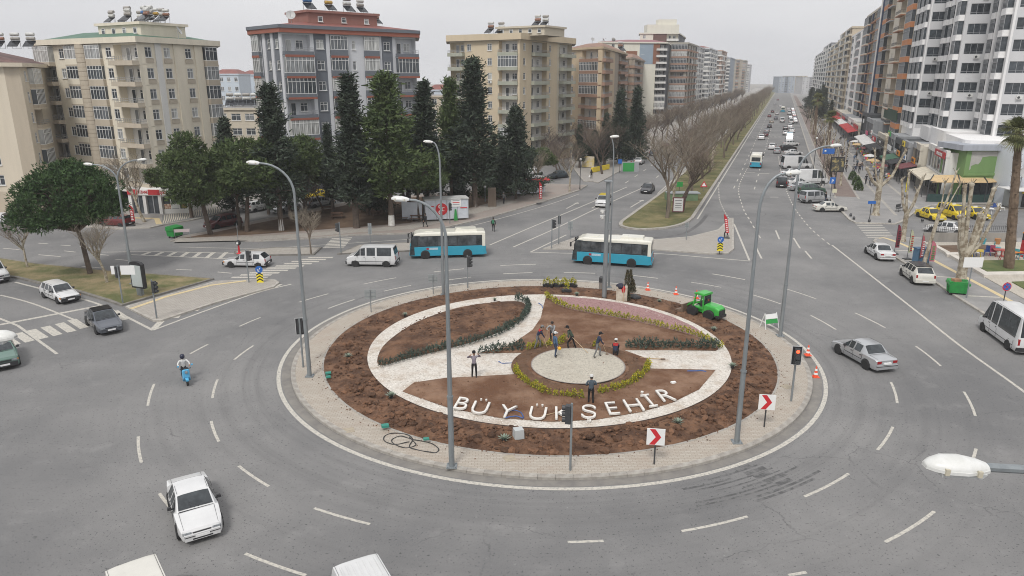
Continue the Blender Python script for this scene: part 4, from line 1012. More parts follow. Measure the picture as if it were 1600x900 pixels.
for c,dx,dy,s in (('blue',-4.6,-1.5,1.25),('yellow',-1.2,-1.8,1.15),('white',2.2,-1.5,1.2),('grey',4.4,-1.8,1.1),('rust',6.6,-2.8,.9)):
 solar(c,(pc2[0] + dx * math.cos(an) - dy * math.sin(an),pc2[1] + dx * math.sin(an) + dy * math.cos(an),H2 + (3.5 if dx < 6 else 1.9)),an,'the brick red penthouse','solar heaters on the brick red penthouse',s * .68)
q=lerp2(b2[1],b2[2],.08); dish((q[0] - 1,q[1] + 3,H2 + 1.3),an - .5,'the red roof of the slate block',1.3)
# ---------- B3: beige block, middle ----------
H3=25.0; b3=[G2(703,65,H3),G2(812,61.5,H3),G2(894,69,H3)]
b3a=wallmat('sand render',(.58,.485,.345),.82,.3); b3b=wallmat('pale sand render',(.55,.49,.385),.8,.3); b3g=wallmat('greenish balcony',(.37,.38,.31),.8)
B=Bld('sand coloured apartment block with greenish balconies and flat eaves beyond the cypresses',b3[1],[b3a,b3b,white_],seed=21,slab=b3g,par=b3g)
fh3=(H3 - 2.6) / 8
F=Facade(B,b3[0],b3[1],2.6,8,fh3); F.run([('b',2.7,dict(pro=1.0,par=.5,mi=1)),('w',1.6,dict(w=1.1)),('p',2.0),('w',1.7,dict(w=1.1,ac=.15)),('p',.7),('b',3.3,dict(pro=.35,par=.5,enc=.3,bmi=2)),('p',.3)])
F=Facade(B,b3[1],b3[2],2.6,8,fh3); F.run([('w',1.6,dict(w=.9)),('p',.4),('b',2.8,dict(pro=.7,par=.5,bmi=2)),('w',1.2,dict(w=.8)),('p',.8),('p',.4,dict(mi=1)),('b',2.6,dict(pro=1.1,par=.5,bmi=2,mi=1))])
bk=[bkview(b3[2],12,0),bkview(b3[0],12,0)]
for q0,q1 in ((b3[2],bk[0]),(bk[0],bk[1]),(bk[1],b3[0])): f=Facade(B,q0,q1,0,1,H3); f.rect(0,f.W,0,H3)
for i in range(2): f=Facade(B,b3[i],b3[i + 1],0,1,2.6); f.rect(0,f.W,0,2.6)
B.close(b3 + bk,H3,.9,1.2,b3a)
an=math.atan2(b3[1][1] - b3[0][1],b3[1][0] - b3[0][0]); pc3=backpt(lerp2(b3[0],b3[1],.9),b3[0],b3[1],7); penthouse(B,pc3,an,11,8,H3 + .8,1.5,b3b,b3b,5)
for c,dx,dy,z in (('rust',-8.5,-1,1.2),('white',-6.4,-.5,1.2),('rust',1.0,0,2.6),('white',2.6,.6,2.6)): solar(c,(pc3[0] + dx,pc3[1] + dy,H3 + z),an,'the sand coloured block','solar heaters on the sand coloured block',.8)
# ---------- B4: ochre block with brown balconies, two wings ----------
b4a=wallmat('ochre render',(.50,.40,.275),.85,.3); b4b=wallmat('brown balcony',(.33,.205,.15),.8); b4c=wallmat('taupe old render',(.33,.28,.225),.8)
def twoface(label,tops,H,m,par,cols1,cols2,seed,nf,roofm=None,hh=1.6,dep=14,base=2.6,em=None,group=None,bm=None,detail=True,frame=pvc):
 b=[G2(x,y,H) for x,y in tops]; B=Bld(label,b[1],m,seed=seed,slab=par,par=par,group=group,detail=detail,frame=frame); fh=(H - base) / nf
 for (p,q_,cols) in ((b[0],b[1],cols1),(b[1],b[2],cols2)):
  if cols: Facade(B,p,q_,base,nf,fh).run(cols)
  f=Facade(B,p,q_,0,1,base); f.rect(0,f.W,0,base if cols else H)
 bk=[bkview(b[2],dep,0),bkview(b[0],dep,0)]
 for q0,q1 in ((b[2],bk[0]),(bk[0],bk[1]),(bk[1],b[0])): f=Facade(B,q0,q1,0,1,H); f.rect(0,f.W,0,H)
 B.close(b + bk,H,.6,.5,em or m[0])
 if roofm: hip(B,[outs(b + bk,i,.4) for i in range(5)],H + .5,hh,roofm,.6)
 return B,b
oldtile=mat('old clay tiles',(.30,.17,.12),.85,(.2,.13,.1),.8)
B,b4=twoface('ochre apartment block with brown balconies and old tiled roof',[(888,79),(942,76),(978,86)],24.3,[b4a,b4c,white_],b4b,[('w',1.5,dict(w=1.1)),('p',1.0),('b',3.2,dict(pro=.8,par=.55,bmi=2,enc=.25)),('p',.3)],[('b',2.0,dict(pro=.8,par=.55,bmi=2)),('p',1.4),('p',1.2,dict(mi=1)),('b',2.5,dict(pro=.8,par=.55,mi=1))],31,8,oldtile)
for k in range(3): dish((b4[1][0] + k * 2.5 - 2,b4[1][1] + 5,25.6),.6 + k,'the old tiled roof of the ochre block',.9)
solar('rust',(b4[2][0] - 1,b4[2][1] + 2,25.2),.5,'the old tiled roof of the ochre block','solar heaters on the ochre block')
twoface('taupe apartment block with brown balconies half behind bare trees',[(966,93),(988,92),(1006,97)],23.5,[b4c,b4a,white_],b4b,[('w',1.5,dict(w=1.1)),('b',2.6,dict(pro=.8,par=.55,bmi=2))],[('b',2.4,dict(pro=.8,par=.55,bmi=2)),('p',1)],32,8,oldtile)
# ---------- B5: cream / brown panel towers ----------
cr5=wallmat('pale cream render',(.68,.66,.57),.9); br5=wallmat('cocoa panel',(.135,.075,.062),.85); bl5=wallmat('blue grey panel',(.27,.335,.40),.9); ru5=wallmat('russet panel',(.24,.105,.06),.9); dk5=wallmat('charcoal corner',(.08,.085,.095),.9)
mar=mat('maroon roof sheet',(.24,.09,.10),.6)
B,b5=twoface('cream tower with blue grey and russet top panels beyond the ochre block',[(936,67),(1042,68),(1052,74)],31.0,[cr5,bl5,ru5,dk5],white_,[('w',2.0,dict(w=1.3)),('w',2.0,dict(w=1.3)),('w',2.0,dict(w=1.3)),('p',2.6),('w',1.5,dict(w=1.3)),('p',2.2),('b',2.2,dict(pro=.9,par=.6,parm=white_,enc=.3,mi=3))],[('p',1,dict(mi=3))],41,11,mar,1.4,base=2.6)
f5=Facade(B,b5[0],b5[1],0,1,31)
boxon(B,f5,'facade_panel',f5.W * .60,f5.W * .80,23.0,30.9,.0,.07,bl5); boxon(B,f5,'facade_panel',f5.W * .802,f5.W * .90,23.0,30.9,.0,.09,ru5); boxon(B,f5,'facade_panel',f5.W * .40,f5.W * .565,26,28,0,.06,ru5)
B,b5b=twoface('tall cream tower with cocoa brown panel strip and white balconies',[(1000,53),(1060,53),(1070,60)],36.0,[cr5,br5,dk5],white_,[('w',2,dict(w=1.3)),('p',1),('p',3.0,dict(mi=1,n=.15)),('b',2.6,dict(pro=1.0,par=.7,parm=white_,mi=0))],[('p',1,dict(mi=2))],42,12,None,base=3)
e=MB(); c_=lerp2(b5b[0],b5b[1],.5); e.box((c_[0] + 2,c_[1] + 6,38.2),(14,8,3.6)); e.box((c_[0] + 4,c_[1] + 6,41),(8,6,2.4)); B.part('penthouse',e,cr5)
# ---------- background blocks left ----------
pb=wallmat('pale blue grey render',(.50,.56,.62),.92); pcr=wallmat('old cream render',(.58,.52,.42),.85)
def lowblock(label,x0,x1,ytop,Y,m,nf,cols,seed,roofm=None,dep=12,hh=1.5,group=None):
 H=HZ((0,Y),ytop); a,b_=(XAT(x0,Y,H),Y),(XAT(x1,Y,H),Y); B=Bld(label,a,[m,white_],seed=seed,slab=m,par=m,group=group)
 Facade(B,a,b_,0,nf,H / nf).run(cols); bk=[(b_[0],Y + dep),(a[0],Y + dep)]
 for q0,q1 in ((b_,bk[0]),(bk[0],bk[1]),(bk[1],a)): f=Facade(B,q0,q1,0,1,H); f.rect(0,f.W,0,H)
 B.close([a,b_] + bk,H,.4,.4,m)
 if roofm: hip(B,[outs([a,b_] + bk,i,.3) for i in range(4)],H + .4,hh,roofm,.6)
 return B,a,b_,H
WW=('w',2.2,dict(w=1.2,h=1.4)); PP=('p',.8)
_,a,b_,H=lowblock('cream low block with flat cluttered roof between the cream and slate blocks',338,402,172,150,pcr,4,[PP,WW,PP,('w',3,dict(w=2.2)),PP,('w',3,dict(w=2.2)),PP],61)
for k in range(5): solar(('white','grey')[k % 2],(a[0] + 1 + k * 1.7,155,H + .4),.2,'the cream low block','solar heaters on the cream low block',.9)
lowblock('pale blue grey block with red roof seen between the two left blocks',330,372,117,262,pb,6,[WW,PP,WW,PP,WW,PP,WW],62,rtile)
lowblock('second pale blue grey block with red roof and chimney',374,412,118,285,pb,6,[WW,PP,WW,PP,WW,PP,WW],63,rtile)
lowblock('cream low house between the slate and sand blocks',655,702,152,185,pcr,5,[PP,WW,PP,WW,PP,WW,PP],64)
lowblock('grey roofed far block between the slate and sand blocks',668,702,142,240,pb,5,[WW,PP,WW],65,rtile)
# ---------- far left row along the boulevard ----------
def towerrow(label,s,t,width,dep,H,m,par,nf,cols,cols2,seed,side='L',roofm=None,group=None,extra=None,base=3.5):
 """tower with one face along the boulevard and one toward the camera"""
 if side == 'L': p=[BP2(s,t - dep),BP2(s,t),BP2(s + width,t)]
 else: p=[BP2(s + width,t),BP2(s,t),BP2(s,t + dep)]
 B=Bld(label,p[1],m,seed=seed,slab=par,par=par,group=group); fh=(H - base) / nf
 for a,b,c in ((p[0],p[1],cols),(p[1],p[2],cols2)):
  if c: Facade(B,a,b,base,nf,fh).run(c)
  f=Facade(B,a,b,0,1,base); f.rect(0,f.W,0,base if c else H)
 if side == 'L': bk=[BP2(s + width,t - dep)]
 else: bk=[BP2(s + width,t + dep)]
 for q0,q1 in ((p[2],bk[0]),(bk[0],p[0])): f=Facade(B,q0,q1,0,1,H); f.rect(0,f.W,0,H)
 B.close(p + bk,H,.5,.7,m[0])
 if roofm: hip(B,p + bk,H + .7,1.5,roofm,.5)
 return B,p
far=[('olive grey',(.36,.34,.29),b4b),('pale grey',(.50,.50,.51),white_),('white and grey',(.62,.63,.64),white_),('pink beige',(.50,.36,.29),white_),('grey blue',(.33,.37,.42),white_),('cream',(.58,.53,.43),white_),('sand',(.50,.43,.33),b4b)]
bcol=[('b',3,dict(pro=.8,par=.6)),('p',1),('w',1.8,dict(w=1.3)),('p',.8),('b',3,dict(pro=.8,par=.6,enc=.5)),('w',1.8,dict(w=1.3)),('p',.6)]
s_=236
for i in range(9):
 nm,c,pr=far[i % 7]; w_=40 + (i * 7) % 15; H=31.5 + (i * 5) % 4
 towerrow('%s far apartment tower on the left of the boulevard, %s' % (nm,('nearest the cocoa panelled tower','second along the row','third along the row','fourth along the row','fifth along the row','sixth along the row','seventh along the row','eighth along the row','last before the haze')[i]),s_,-31 - (i * 3) % 4,w_,22,H,[wallmat(nm + ' far render',c,.88,.3)],pr,10 + i % 3,bcol[:5],(bcol * 2 if i < 4 else None),70 + i,'L',rtile if i % 3 == 2 else None)
 s_ += w_ + 14 + i * 4
# far end of the boulevard
for i,(x0,x1,yt,Y,c) in enumerate(((1218,1243,120,880,4),(1232,1262,119,960,5),(1255,1283,121,800,1))):
 nm,col,pr=far[c]; lowblock('hazy %s block closing the far end of the boulevard' % nm,x0,x1,yt,Y,wallmat(nm + ' far render',col),9,[WW,PP,WW,PP,('b',3,dict(pro=.8,par=.6)),PP,WW,PP,WW,PP],90 + i,None,20)
# ================= RIGHT SIDE: TOWERS AND SHOPS =================
wt=wallmat('white tower render',(.78,.77,.76),.88,.25); wg=wallmat('light grey tower render',(.58,.58,.585),.9,.25)
B=Bld('tall white apartment tower with stepped front and dark ribbon windows above the shops',BP2(53,37.5),[wt,wg],slab=wt,par=wt,seed=51)
pts=[BP2(84,34.5),BP2(69,34.5),BP2(69,37.5),BP2(53,37.5),BP2(53,41.5),BP2(40,41.5),BP2(40,54)]
NF,FH,Z0,HT_=11,3.2,8.2,8.2 + 11 * 3.2
bay=lambda pr=.8: ('k',2.9,dict(pro=pr,par=.75,frame=greyf,parm=wt,nv=4,w=2.7,gl=1))
ch=('d',3.4,dict(h=1.75,sill=.75,m=.5,ac=.55,mi=1))
colsets=[[bay(.5),('p',.4),bay(.5),('p',.6,dict(n=.2)),bay(.5),('p',.5)],[('p',.2),('d',2.6,dict(h=1.75,sill=.75,mi=1,ac=.3)),('p',.2)],
   [('p',.4),bay(),('p',.4),bay(.5),('p',.8,dict(n=.35)),('d',2.4,dict(h=1.7,m=.3)),bay(.9),('p',.3)],[('p',.3,dict(mi=1)),ch,('p',.3,dict(mi=1))],
   [bay(.4),('p',.7,dict(n=.35)),('d',2.4,dict(h=1.7,m=.3)),bay(.9),('p',.3)],[('p',.3),ch,('p',.5),('d',3.2,dict(h=1.75,sill=.75,m=.5,ac=.4)),('p',1),('d',3.2,dict(h=1.75,m=.5)),('p',.5)]]
for i in range(6):
 F=Facade(B,pts[i],pts[i + 1],Z0,NF,FH); F.run(colsets[i]); f=Facade(B,pts[i],pts[i + 1],0,1,Z0); f.rect(0,f.W,0,Z0)
bk=[BP2(84,54)]
for q0,q1 in ((pts[6],bk[0]),(bk[0],pts[0])): f=Facade(B,q0,q1,0,1,HT_); f.rect(0,f.W,0,HT_)
B.close(pts + bk,HT_,.3,.8,wt)
# drain pipes on the tower
for i,(s,t) in enumerate(((62,37.3),(47.5,41.3),(76,34.3))):
 b=MB(); p=BP(s,t); b.tube([(p.x,p.y,Z0),(p.x,p.y,HT_)],.09,6); B.part('drain_pipe',b,wg)
orn=wallmat('orange panel',(.50,.21,.09),.9); nav=wallmat('navy column',(.035,.05,.10),.9); crr=wallmat('ivory render',(.60,.55,.46),.85); brr=wallmat('terracotta slab',(.36,.17,.09),.9)
pnk=wallmat('pink grey trim',(.50,.36,.34),.9); snd=wallmat('sandstone render',(.52,.44,.33),.82)
B,p=towerrow('ivory tower with orange balcony panels and navy columns beside the white tower',84.3,34.3,56,16,39,[crr,nav,orn],orn,10,
 [('p',.7,dict(mi=1,n=.5)),('e',3.0,dict(pro=.9,par=.95,parm=orn,frame=greyf,gl=1)),('b',3.0,dict(pro=.9,par=.1,slab=greyf,railm=darkm)),('p',.9),('w',1.8,dict(w=1.2)),('p',.9),('b',3.2,dict(pro=1.1,par=.3,slab=brr,parm=crr,railm=darkm)),('w',1.8,dict(w=1.2)),('p',.6),('e',3.0,dict(pro=.8,par=.95,parm=orn,frame=greyf,gl=1)),('p',.6)],[('p',1),('w',2,dict(w=1.3)),('p',1),('w',2,dict(w=1.3)),('p',3)],52,'R')
b=MB(); q=BP2(84.3 + 56,33.9); b.box((q[0],q[1],20),(1.6,1.6,41),0,math.atan2(DX.y,DX.x)); B.part('navy_column',b,nav); b=MB(); b.box((q[0] - .9,q[1] - .1,20),(.5,.5,41),0,0); B.part('column_trim',b,white_)
B,p=towerrow('ivory tower with brown slab edges and navy strip beyond the orange panels',141,34.6,56,16,37.5,[crr,nav],brr,11,[('e',3,dict(pro=.9,par=.4,parm=crr,frame=greyf,gl=1)),('p',1.2),('p',.6,dict(mi=1,n=.4)),('b',3,dict(pro=.9,par=.2,railm=darkm)),('p',.6,dict(n=.5)),('e',3.2,dict(pro=.9,par=.25,frame=greyf)),('p',.6,dict(mi=1,n=.4))],None,53,'R')
b=MB(); B.part('roof_band',b,orn) if False else None
B,p=towerrow('white block with pink grey slab trim and dark ribbon windows',198,35,62,16,34,[wt,pnk],pnk,10,[('d',5,dict(h=1.7)),('p',.8,dict(n=.6)),('d',4,dict(h=1.7)),('p',.5),('e',3.4,dict(pro=.9,par=.6,parm=wt,frame=greyf)),('p',.8,dict(n=.6)),('d',4,dict(h=1.7))],None,54,'R')
towerrow('sandstone block with many rounded balconies and roof antennas',261,34.6,70,16,38,[snd],wallmat('sand balcony',(.56,.5,.4)),12,[('b',3.2,dict(pro=1.2,par=.55)),('w',1.8,dict(w=1.3)),('e',3.2,dict(pro=1.2,par=.55)),('w',1.8,dict(w=1.3)),('b',3.2,dict(pro=1.2,par=.55))] * 2,None,55,'R')
towerrow('old cream block with stained balconies farther along the shops',333,34.4,80,16,35,[cream],snd,11,[('b',3.2,dict(pro=1.2,par=.55)),('w',1.8,dict(w=1.3)),('e',3.2,dict(pro=1.2,par=.55)),('w',1.8,dict(w=1.3)),('b',3.2,dict(pro=1.2,par=.55))] * 2,None,56,'R')
towerrow('grey hazy block seventh along the right side',417,34.8,100,16,38,[wallmat('haze grey render',(.42,.43,.45))],white_,12,[('b',3.2,dict(pro=1.2,par=.55)),('w',1.8,dict(w=1.3)),('e',3.2,dict(pro=1.2,par=.55)),('w',1.8,dict(w=1.3))] * 3,None,57,'R')
towerrow('farthest pale hazy block on the right side',522,34.8,150,16,36,[wallmat('pale hazy render',(.5,.5,.5))],white_,11,[('b',3.2,dict(pro=1.2,par=.55)),('w',1.8,dict(w=1.3)),('e',3.2,dict(pro=1.2,par=.55))] * 4,None,58,'R')
# ---- two-storey shop row with signs ----
SPAL=[wallmat('shop cream',(.55,.51,.43)),wallmat('shop grey',(.30,.31,.32)),wallmat('shop dark',(.06,.065,.07)),wallmat('shop green',(.16,.27,.10),.85),wallmat('shop white',(.68,.67,.64)),wallmat('shop maroon',(.22,.055,.055))]
signm=dict(red=redsign,white=whites,black=blacks,green=greens,orange=mat('orange sign',(.72,.28,.02),.5),yellow=mat('yellow sign',(.72,.55,.04),.5),blue=mat('blue sign',(.04,.16,.42),.5),grey=greyf,pink=mat('pink sign',(.55,.06,.16),.5))
awm={k: mat('awning ' + k,c,.85,tuple(x * .8 for x in c),1.5) for k,c in dict(tan=(.58,.42,.23),cream=(.66,.60,.48),maroon=(.17,.05,.055),black=(.03,.03,.033),white=(.68,.67,.65),green=(.05,.13,.08),red=(.45,.04,.04)).items()}
def shop(s0,s1,t,h,wm,label,upper,sgn,awn,seed):
 """sgn: (colour, text, textcolour, z) list; awn: colour or None"""
 p=BP2(s1,t),BP2(s0,t); r=random.Random(seed)
 S=Bld(label,p[1],[wm],name='shop_building',seed=seed); S.o['category']='shop'
 F=Facade(S,p[0],p[1],0,1,h); P=F.P
 W=MB(); W.prism([(q.x,q.y) for q in (P(0,0,-.4),P(F.W,0,-.4),P(F.W,0,-8),P(0,0,-8))],0,h); S.part('wall',W,[wm])
 shopfront(S,F,.25,F.W - .25,3.0,darkm,glassd,.1,max(3,int(F.W / 2)))
 for u in (.15,F.W - .15): boxon(S,F,'pilaster',u - .15,u + .15,0,h,-.42,.02,wm)
 boxon(S,F,'slab_edge',0,F.W,3.0,3.6,-.42,.05,wm)
 if upper and h > 5:
  n=max(2,int(F.W / 2.4))
  for i in range(n):
   a=.3 + (F.W - .6) * i / n; b=.3 + (F.W - .6) * (i + 1) / n; boxon(S,F,'shop_pane',a + .1,b - .1,3.7,h - .7,-.3,-.25,glassd); boxon(S,F,'mullion',b - .1,b + .1,3.6,h - .6,-.41,-.15,wm)
 boxon(S,F,'parapet',-.1,F.W + .1,h - .7,h + .3,-.42,.08,wm)
 if awn:
  am=awm[awn]; n=max(2,int(F.W / 2.2))
  for i in range(n):
   a=.1 + (F.W - .2) * i / n; b=.1 + (F.W - .2) * (i + 1) / n - .06; mb=MB()
   q=[P(a,3.35,.1),P(b,3.35,.1),P(b,2.75,2.6),P(a,2.75,2.6)]; mb.add(q + [x - Vector((0,0,.06)) for x in q],((0,1,2,3),(7,6,5,4),(3,2,6,7),(0,3,7,4),(1,5,6,2)))
   mb.quad(P(a,2.75,2.61),P(b,2.75,2.61),P(b,2.5,2.61),P(a,2.5,2.61)); S.part('awning',mb,am)
  mb=MB()
  for u in (.15,F.W / 2,F.W - .15): mb.bar(P(u,0.1,2.5),P(u,2.75,2.5),.08)
  S.part('awning_post',mb,darkm)
 for k,(c,tx,tc,z,fa,fb) in enumerate(sgn):
  a,b=F.W * fa,F.W * fb
  sign_thing(F,a,b,z,z + .95,.12,signm[c],[(tx,0,.25,.62,signm[tc])] if tx else [],'%s fascia sign%s on the %s' % (c,' reading ' + tx if tx else '',' '.join(label.split()[:7])))
 return S,F
def vline(label): return label
ROW=[(29.3,44,33.6,7.0,4,'white two storey corner shop with balcony railing next to the green end wall',True,[('red','KERVES DÖNER','white',6.0,.45,.98)],'cream'),
 (44.3,51,32.4,6.6,0,'cream snack shop with dark glass beyond the corner restaurant',True,[('orange','DÖNER','black',3.4,.1,.6),('grey','','black',6.0,.1,.5)],'maroon'),
 (51.3,58,31.6,6.4,1,'grey shop with maroon awning and hanging goods',True,[('white','LOKUM','blue',3.5,.5,.95),('yellow','AVM','black',5.6,.05,.45)],'black'),
 (58.3,67,31.5,6.2,2,'dark fronted cafe with striped yellow banner',True,[('grey','OPTIK','white',3.5,.1,.5),('orange','BÜFE','black',3.5,.55,.95)],'green'),
 (67.3,78,31.3,6.6,1,'grey glazed shop with green cornice sign',True,[('green','KAFE','yellow',6.2,.1,.5),('white','','blue',3.5,.3,.8)],None),
 (78.3,92,31.0,5.6,0,'cream shop with black tantuni fascia',False,[('black','TANTUNİ','white',3.6,.1,.9)],'black'),
 (92.3,104,30.8,4.6,1,'grey low shop with red round sign',False,[('red','AKTİF','white',3.5,.4,.95),('white','M','red',4.6,.05,.25)],'white'),
 (104.3,120,31,7.5,1,'grey slab fronted shop under the ivory tower',True,[('pink','','white',3.6,.2,.5)],'white'),
 (120.3,133,31,8.4,2,'tall black fronted shop with white dot sign',False,[('white','','white',6.0,.45,.6)],None),
 (133.3,150,30.5,4.5,0,'cream shop with red awnings',False,[('red','','white',3.6,.1,.9)],'red'),
 (150.3,172,30.5,5,4,'white shop with oval white sign farther along',False,[('white','','red',3.6,.1,.6)],'red'),
 (172.3,200,30.5,5,1,'grey shop under the white pink trimmed block',False,[('red','','white',3.6,.1,.6)],'white'),
 (200.3,240,30.5,5,0,'farthest cream shop row on the promenade',False,[('red','','white',3.6,.2,.7)],'red')]
for i,(a,b,t,h,c,lab,up,sg,aw) in enumerate(ROW): shop(a,b,t,h,SPAL[c],lab,up,sg,aw,100 + i)
# mezzanine with rounded white parapets
B=Bld('long white rounded mezzanine between shops and white tower',BP2(30,38),[wt],name='mezzanine',seed=2)
for k,(s0,s1) in enumerate(((30,44),(44.5,58),(58.5,72),(72.5,84))):
 P=[BP2(s0,42.5),BP2(s0,37.4)] + [BP2(s0 + 1.6 - 1.6 * math.cos(q),37.4 - 1.6 * math.sin(q)) for q in (R(30),R(60),R(90))] + [BP2(s1,35.8),BP2(s1,42.5)]
 b=MB(); b.prism(P,6.4,8.9 + .25 * (k % 2)); B.part('parapet',b,wt)
# dark green roof screen
b=MB(); q=BP2(97,33.5); b.box((q[0],q[1],9.6),(22,.2,2.4),0,math.atan2(DX.y,DX.x)); o=b.build('roof_screen',mat('dark green mesh',(.015,.05,.025),.8)); tag(o,'dark green roof terrace screen in front of the orange panelled tower','screen')
# green end wall building (frontal)
gp0,gp1=G2(1497,315),G2(1571,315)
S=Bld('green end wall of the corner restaurant with peeling plaster and grey cornice',gp0,[SPAL[3]],name='shop_building',seed=9); S.o['category']='shop'
F=Facade(S,gp0,gp1,0,1,8); peel=mat('bare peeling plaster',(.44,.43,.40),.9,(.36,.35,.33),1.0)
W=MB(); W.prism([(p.x,p.y) for p in (F.P(0,0),F.P(F.W,0),F.P(F.W,0,-6),F.P(0,0,-6))],0,7.6); S.part('wall',W,SPAL[3])
zb,ztp=3.9,7.5
for nm,a,b,c,d in (('frame_bar',0,.7,zb,ztp),('frame_bar',F.W - .6,F.W,zb,ztp),('frame_bar',.7,F.W - .6,zb,zb + .35)): boxon(S,F,nm,a,b,c,d,.02,.16,SPAL[3])
rr_=random.Random(4); mb=MB(); pl=[(.72,4.6),(1.0,4.9),(.95,5.3),(1.6,5.6),(2.0,5.55),(2.3,6.0),(2.45,6.6),(3.5,6.75),(5.0,6.7),(F.W - .62,6.9),(F.W - .62,7.45),(.72,7.45)]
mb.add([F.P(u,z,.03) for u,z in pl],(tuple(range(len(pl))),)); S.part('bare_plaster',mb,peel)
boxon(S,F,'cornice',-1.0,F.W + .3,7.6,8.4,-6,.6,wallmat('blue grey cornice',(.36,.38,.42)))
boxon(S,F,'glass_front',.2,F.W - .2,.2,3.0,.02,.1,glassd)
for k in range(6): u=.2 + (F.W - .4) * k / 5; boxon(S,F,'post',u - .05,u + .05,0,3.0,.1,.2,darkm)
# tan awning of the corner restaurant: panels with dark bars, running from the frontal side round to the promenade side
aw=thing('awning','tan corner awning with dark bars over the restaurant terrace','awning',(0,0,0))
hi=[G(x,y,3.9) for x,y in ((1459,273.5),(1497,273),(1535,273),(1567,273.5))]; lo_=[G(x,y,3.1) for x,y in ((1452,284),(1500,285),(1543,285),(1577,283))]
for k in range(3):
 mb=MB(); q=[hi[k],hi[k + 1],lo_[k + 1],lo_[k]]; mb.add(q + [p - Vector((0,0,.08)) for p in q],((0,3,2,1),(4,5,6,7),(3,7,6,2),(0,4,7,3),(1,2,6,5))); mb.build('awning_panel',awm['tan'],aw)
for k in range(4):
 mb=MB(); mb.bar(hi[k] + Vector((0,0,.05)),lo_[k] + Vector((0,0,.05)),.16); mb.bar(lo_[k],(lo_[k].x,lo_[k].y,.13),.12); mb.build('awning_post',darkm,aw)
mb=MB(); mb.bar(lo_[0],lo_[3],.2); mb.build('awning_rail',darkm,aw)
# dark glass terrace under the awning
for k in range(3):
 mb=MB(); a,b=lo_[k],lo_[k + 1]; mb.add([(a.x,a.y,.15),(b.x,b.y,.15),(b.x,b.y,1.3),(a.x,a.y,1.3),(a.x,a.y + .06,.15),(b.x,b.y + .06,.15),(b.x,b.y + .06,1.3),(a.x,a.y + .06,1.3)],((0,1,2,3),(7,6,5,4),(3,2,6,7))); mb.build('terrace_glass',mat('green tinted glass',(.03,.06,.055),.1),aw)
# light wall right of it
B=Bld('pale bluish white side building at the right edge behind the palm',G2(1572,322),[wallmat('bluish white render',(.62,.65,.69),.92)],name='house',seed=4)
F=Facade(B,G2(1572,322),G2(1690,322),0,1,8.2); F.rect(0,F.W,0,8.2); f=Facade(B,(F.P0.x,F.P0.y + 6),(F.P0.x,F.P0.y),0,1,8.2); f.rect(0,f.W,0,8.2)
B.close([(F.P0.x,F.P0.y),(F.P0.x + F.W,F.P0.y),(F.P0.x + F.W,F.P0.y + 6),(F.P0.x,F.P0.y + 6)],8.2,.1,.3)
dish((F.P0.x + .6,F.P0.y - 1.2,3.2),.3,'the bluish white side wall by the palm',1.6); dish((F.P0.x + 1.6,F.P0.y - .6,5.6),.1,'the bluish white side wall above the kiosk',1.1)
# kiosk at right edge (yellow / black), red cabinet
k0=G(1585,325); K=thing('kiosk','small yellow and black taxi kiosk with white canopy at the right edge','kiosk',k0)
b=MB(); b.box((1.6,1.2,1.3),(3.6,2.6,2.6)); b.build('body',wallmat('kiosk grey',(.4,.41,.4)),K); b=MB(); b.box((1.0,-.2,2.75),(5.6,4.2,.12)); b.build('canopy',awm['white'],K)
b=MB(); b.box((1.2,-.14,1.1),(.9,.08,1.9)); b.build('door',blacks,K); b=MB(); b.box((1.4,-.16,2.3),(1.6,.1,.4)); b.build('sign_panel',signm['yellow'],K); b=MB(); b.box((2.6,-.16,.5),(1.2,.1,.9)); b.build('counter',signm['yellow'],K)
k1=G(1598,405); K=thing('cabinet','tall red drinks cabinet with yellow black top at the right edge','cabinet',k1)
b=MB(); b.box((.8,.3,1.0),(1.6,.7,1.8)); b.build('body',redsign,K); b=MB(); b.box((.8,.3,2.25),(1.6,.74,.7)); b.build('header',blacks,K); b=MB(); b.box((.8,.3,2.65),(1.7,.76,.12)); b.build('cap',signm['orange'],K)
for i in range(3): b=MB(); b.box((.3 + i * .5,-.07,1.05),(.4,.04,1.3)); b.build('shelf_window',mat('cabinet glass',(.3,.3,.32),.2,(.5,.15,.1),8,2),K)
# goods piled on the promenade in front of shops: stalls, plant tubs
tubm=mat('terracotta tub',(.3,.1,.05),.8)
stall_cols=['orange','red','white','pink','green','yellow','black']
for i in range(26):
 s=44 + i * 3.1 + rnd.uniform(-.5,.5); t=28.4 + rnd.uniform(-.8,.8); p=BP(s,t,ZP)
 K=thing('display_stall','low street display stall with %s goods in front of the %s' % (stall_cols[i % 7],('near','middle','far')[min(2,i // 9)] + ' promenade shops'),'stall',p,math.atan2(DX.y,DX.x) + rnd.uniform(-.2,.2),'display stalls along the promenade shops')
 b=MB()
 for x in (-.6,.6):
  for y in (-.35,.35): b.bar((x,y,0),(x,y,.75),.05)
 b.box((0,0,.78),(1.4,.85,.06)); b.build('table',greyf,K)
 for q in range(7): b=MB(); b.box((rnd.uniform(-.5,.5),rnd.uniform(-.25,.25),.9 + rnd.uniform(0,.15)),(rnd.uniform(.2,.4),rnd.uniform(.2,.35),rnd.uniform(.15,.4)),0,rnd.uniform(0,3)); b.build('goods',signm[stall_cols[(i + q * 3) % 7]],K)
 if i % 3 == 0:
  b=MB(); b.bar((0,.4,0),(0,.4,2.3),.05); b.lathe([(1.3,2.0),(.9,2.25),(.05,2.5)],8,0,Matrix.Translation((0,.4,0))); b.build('parasol',awm[('black','white','tan','maroon')[i % 4]],K)
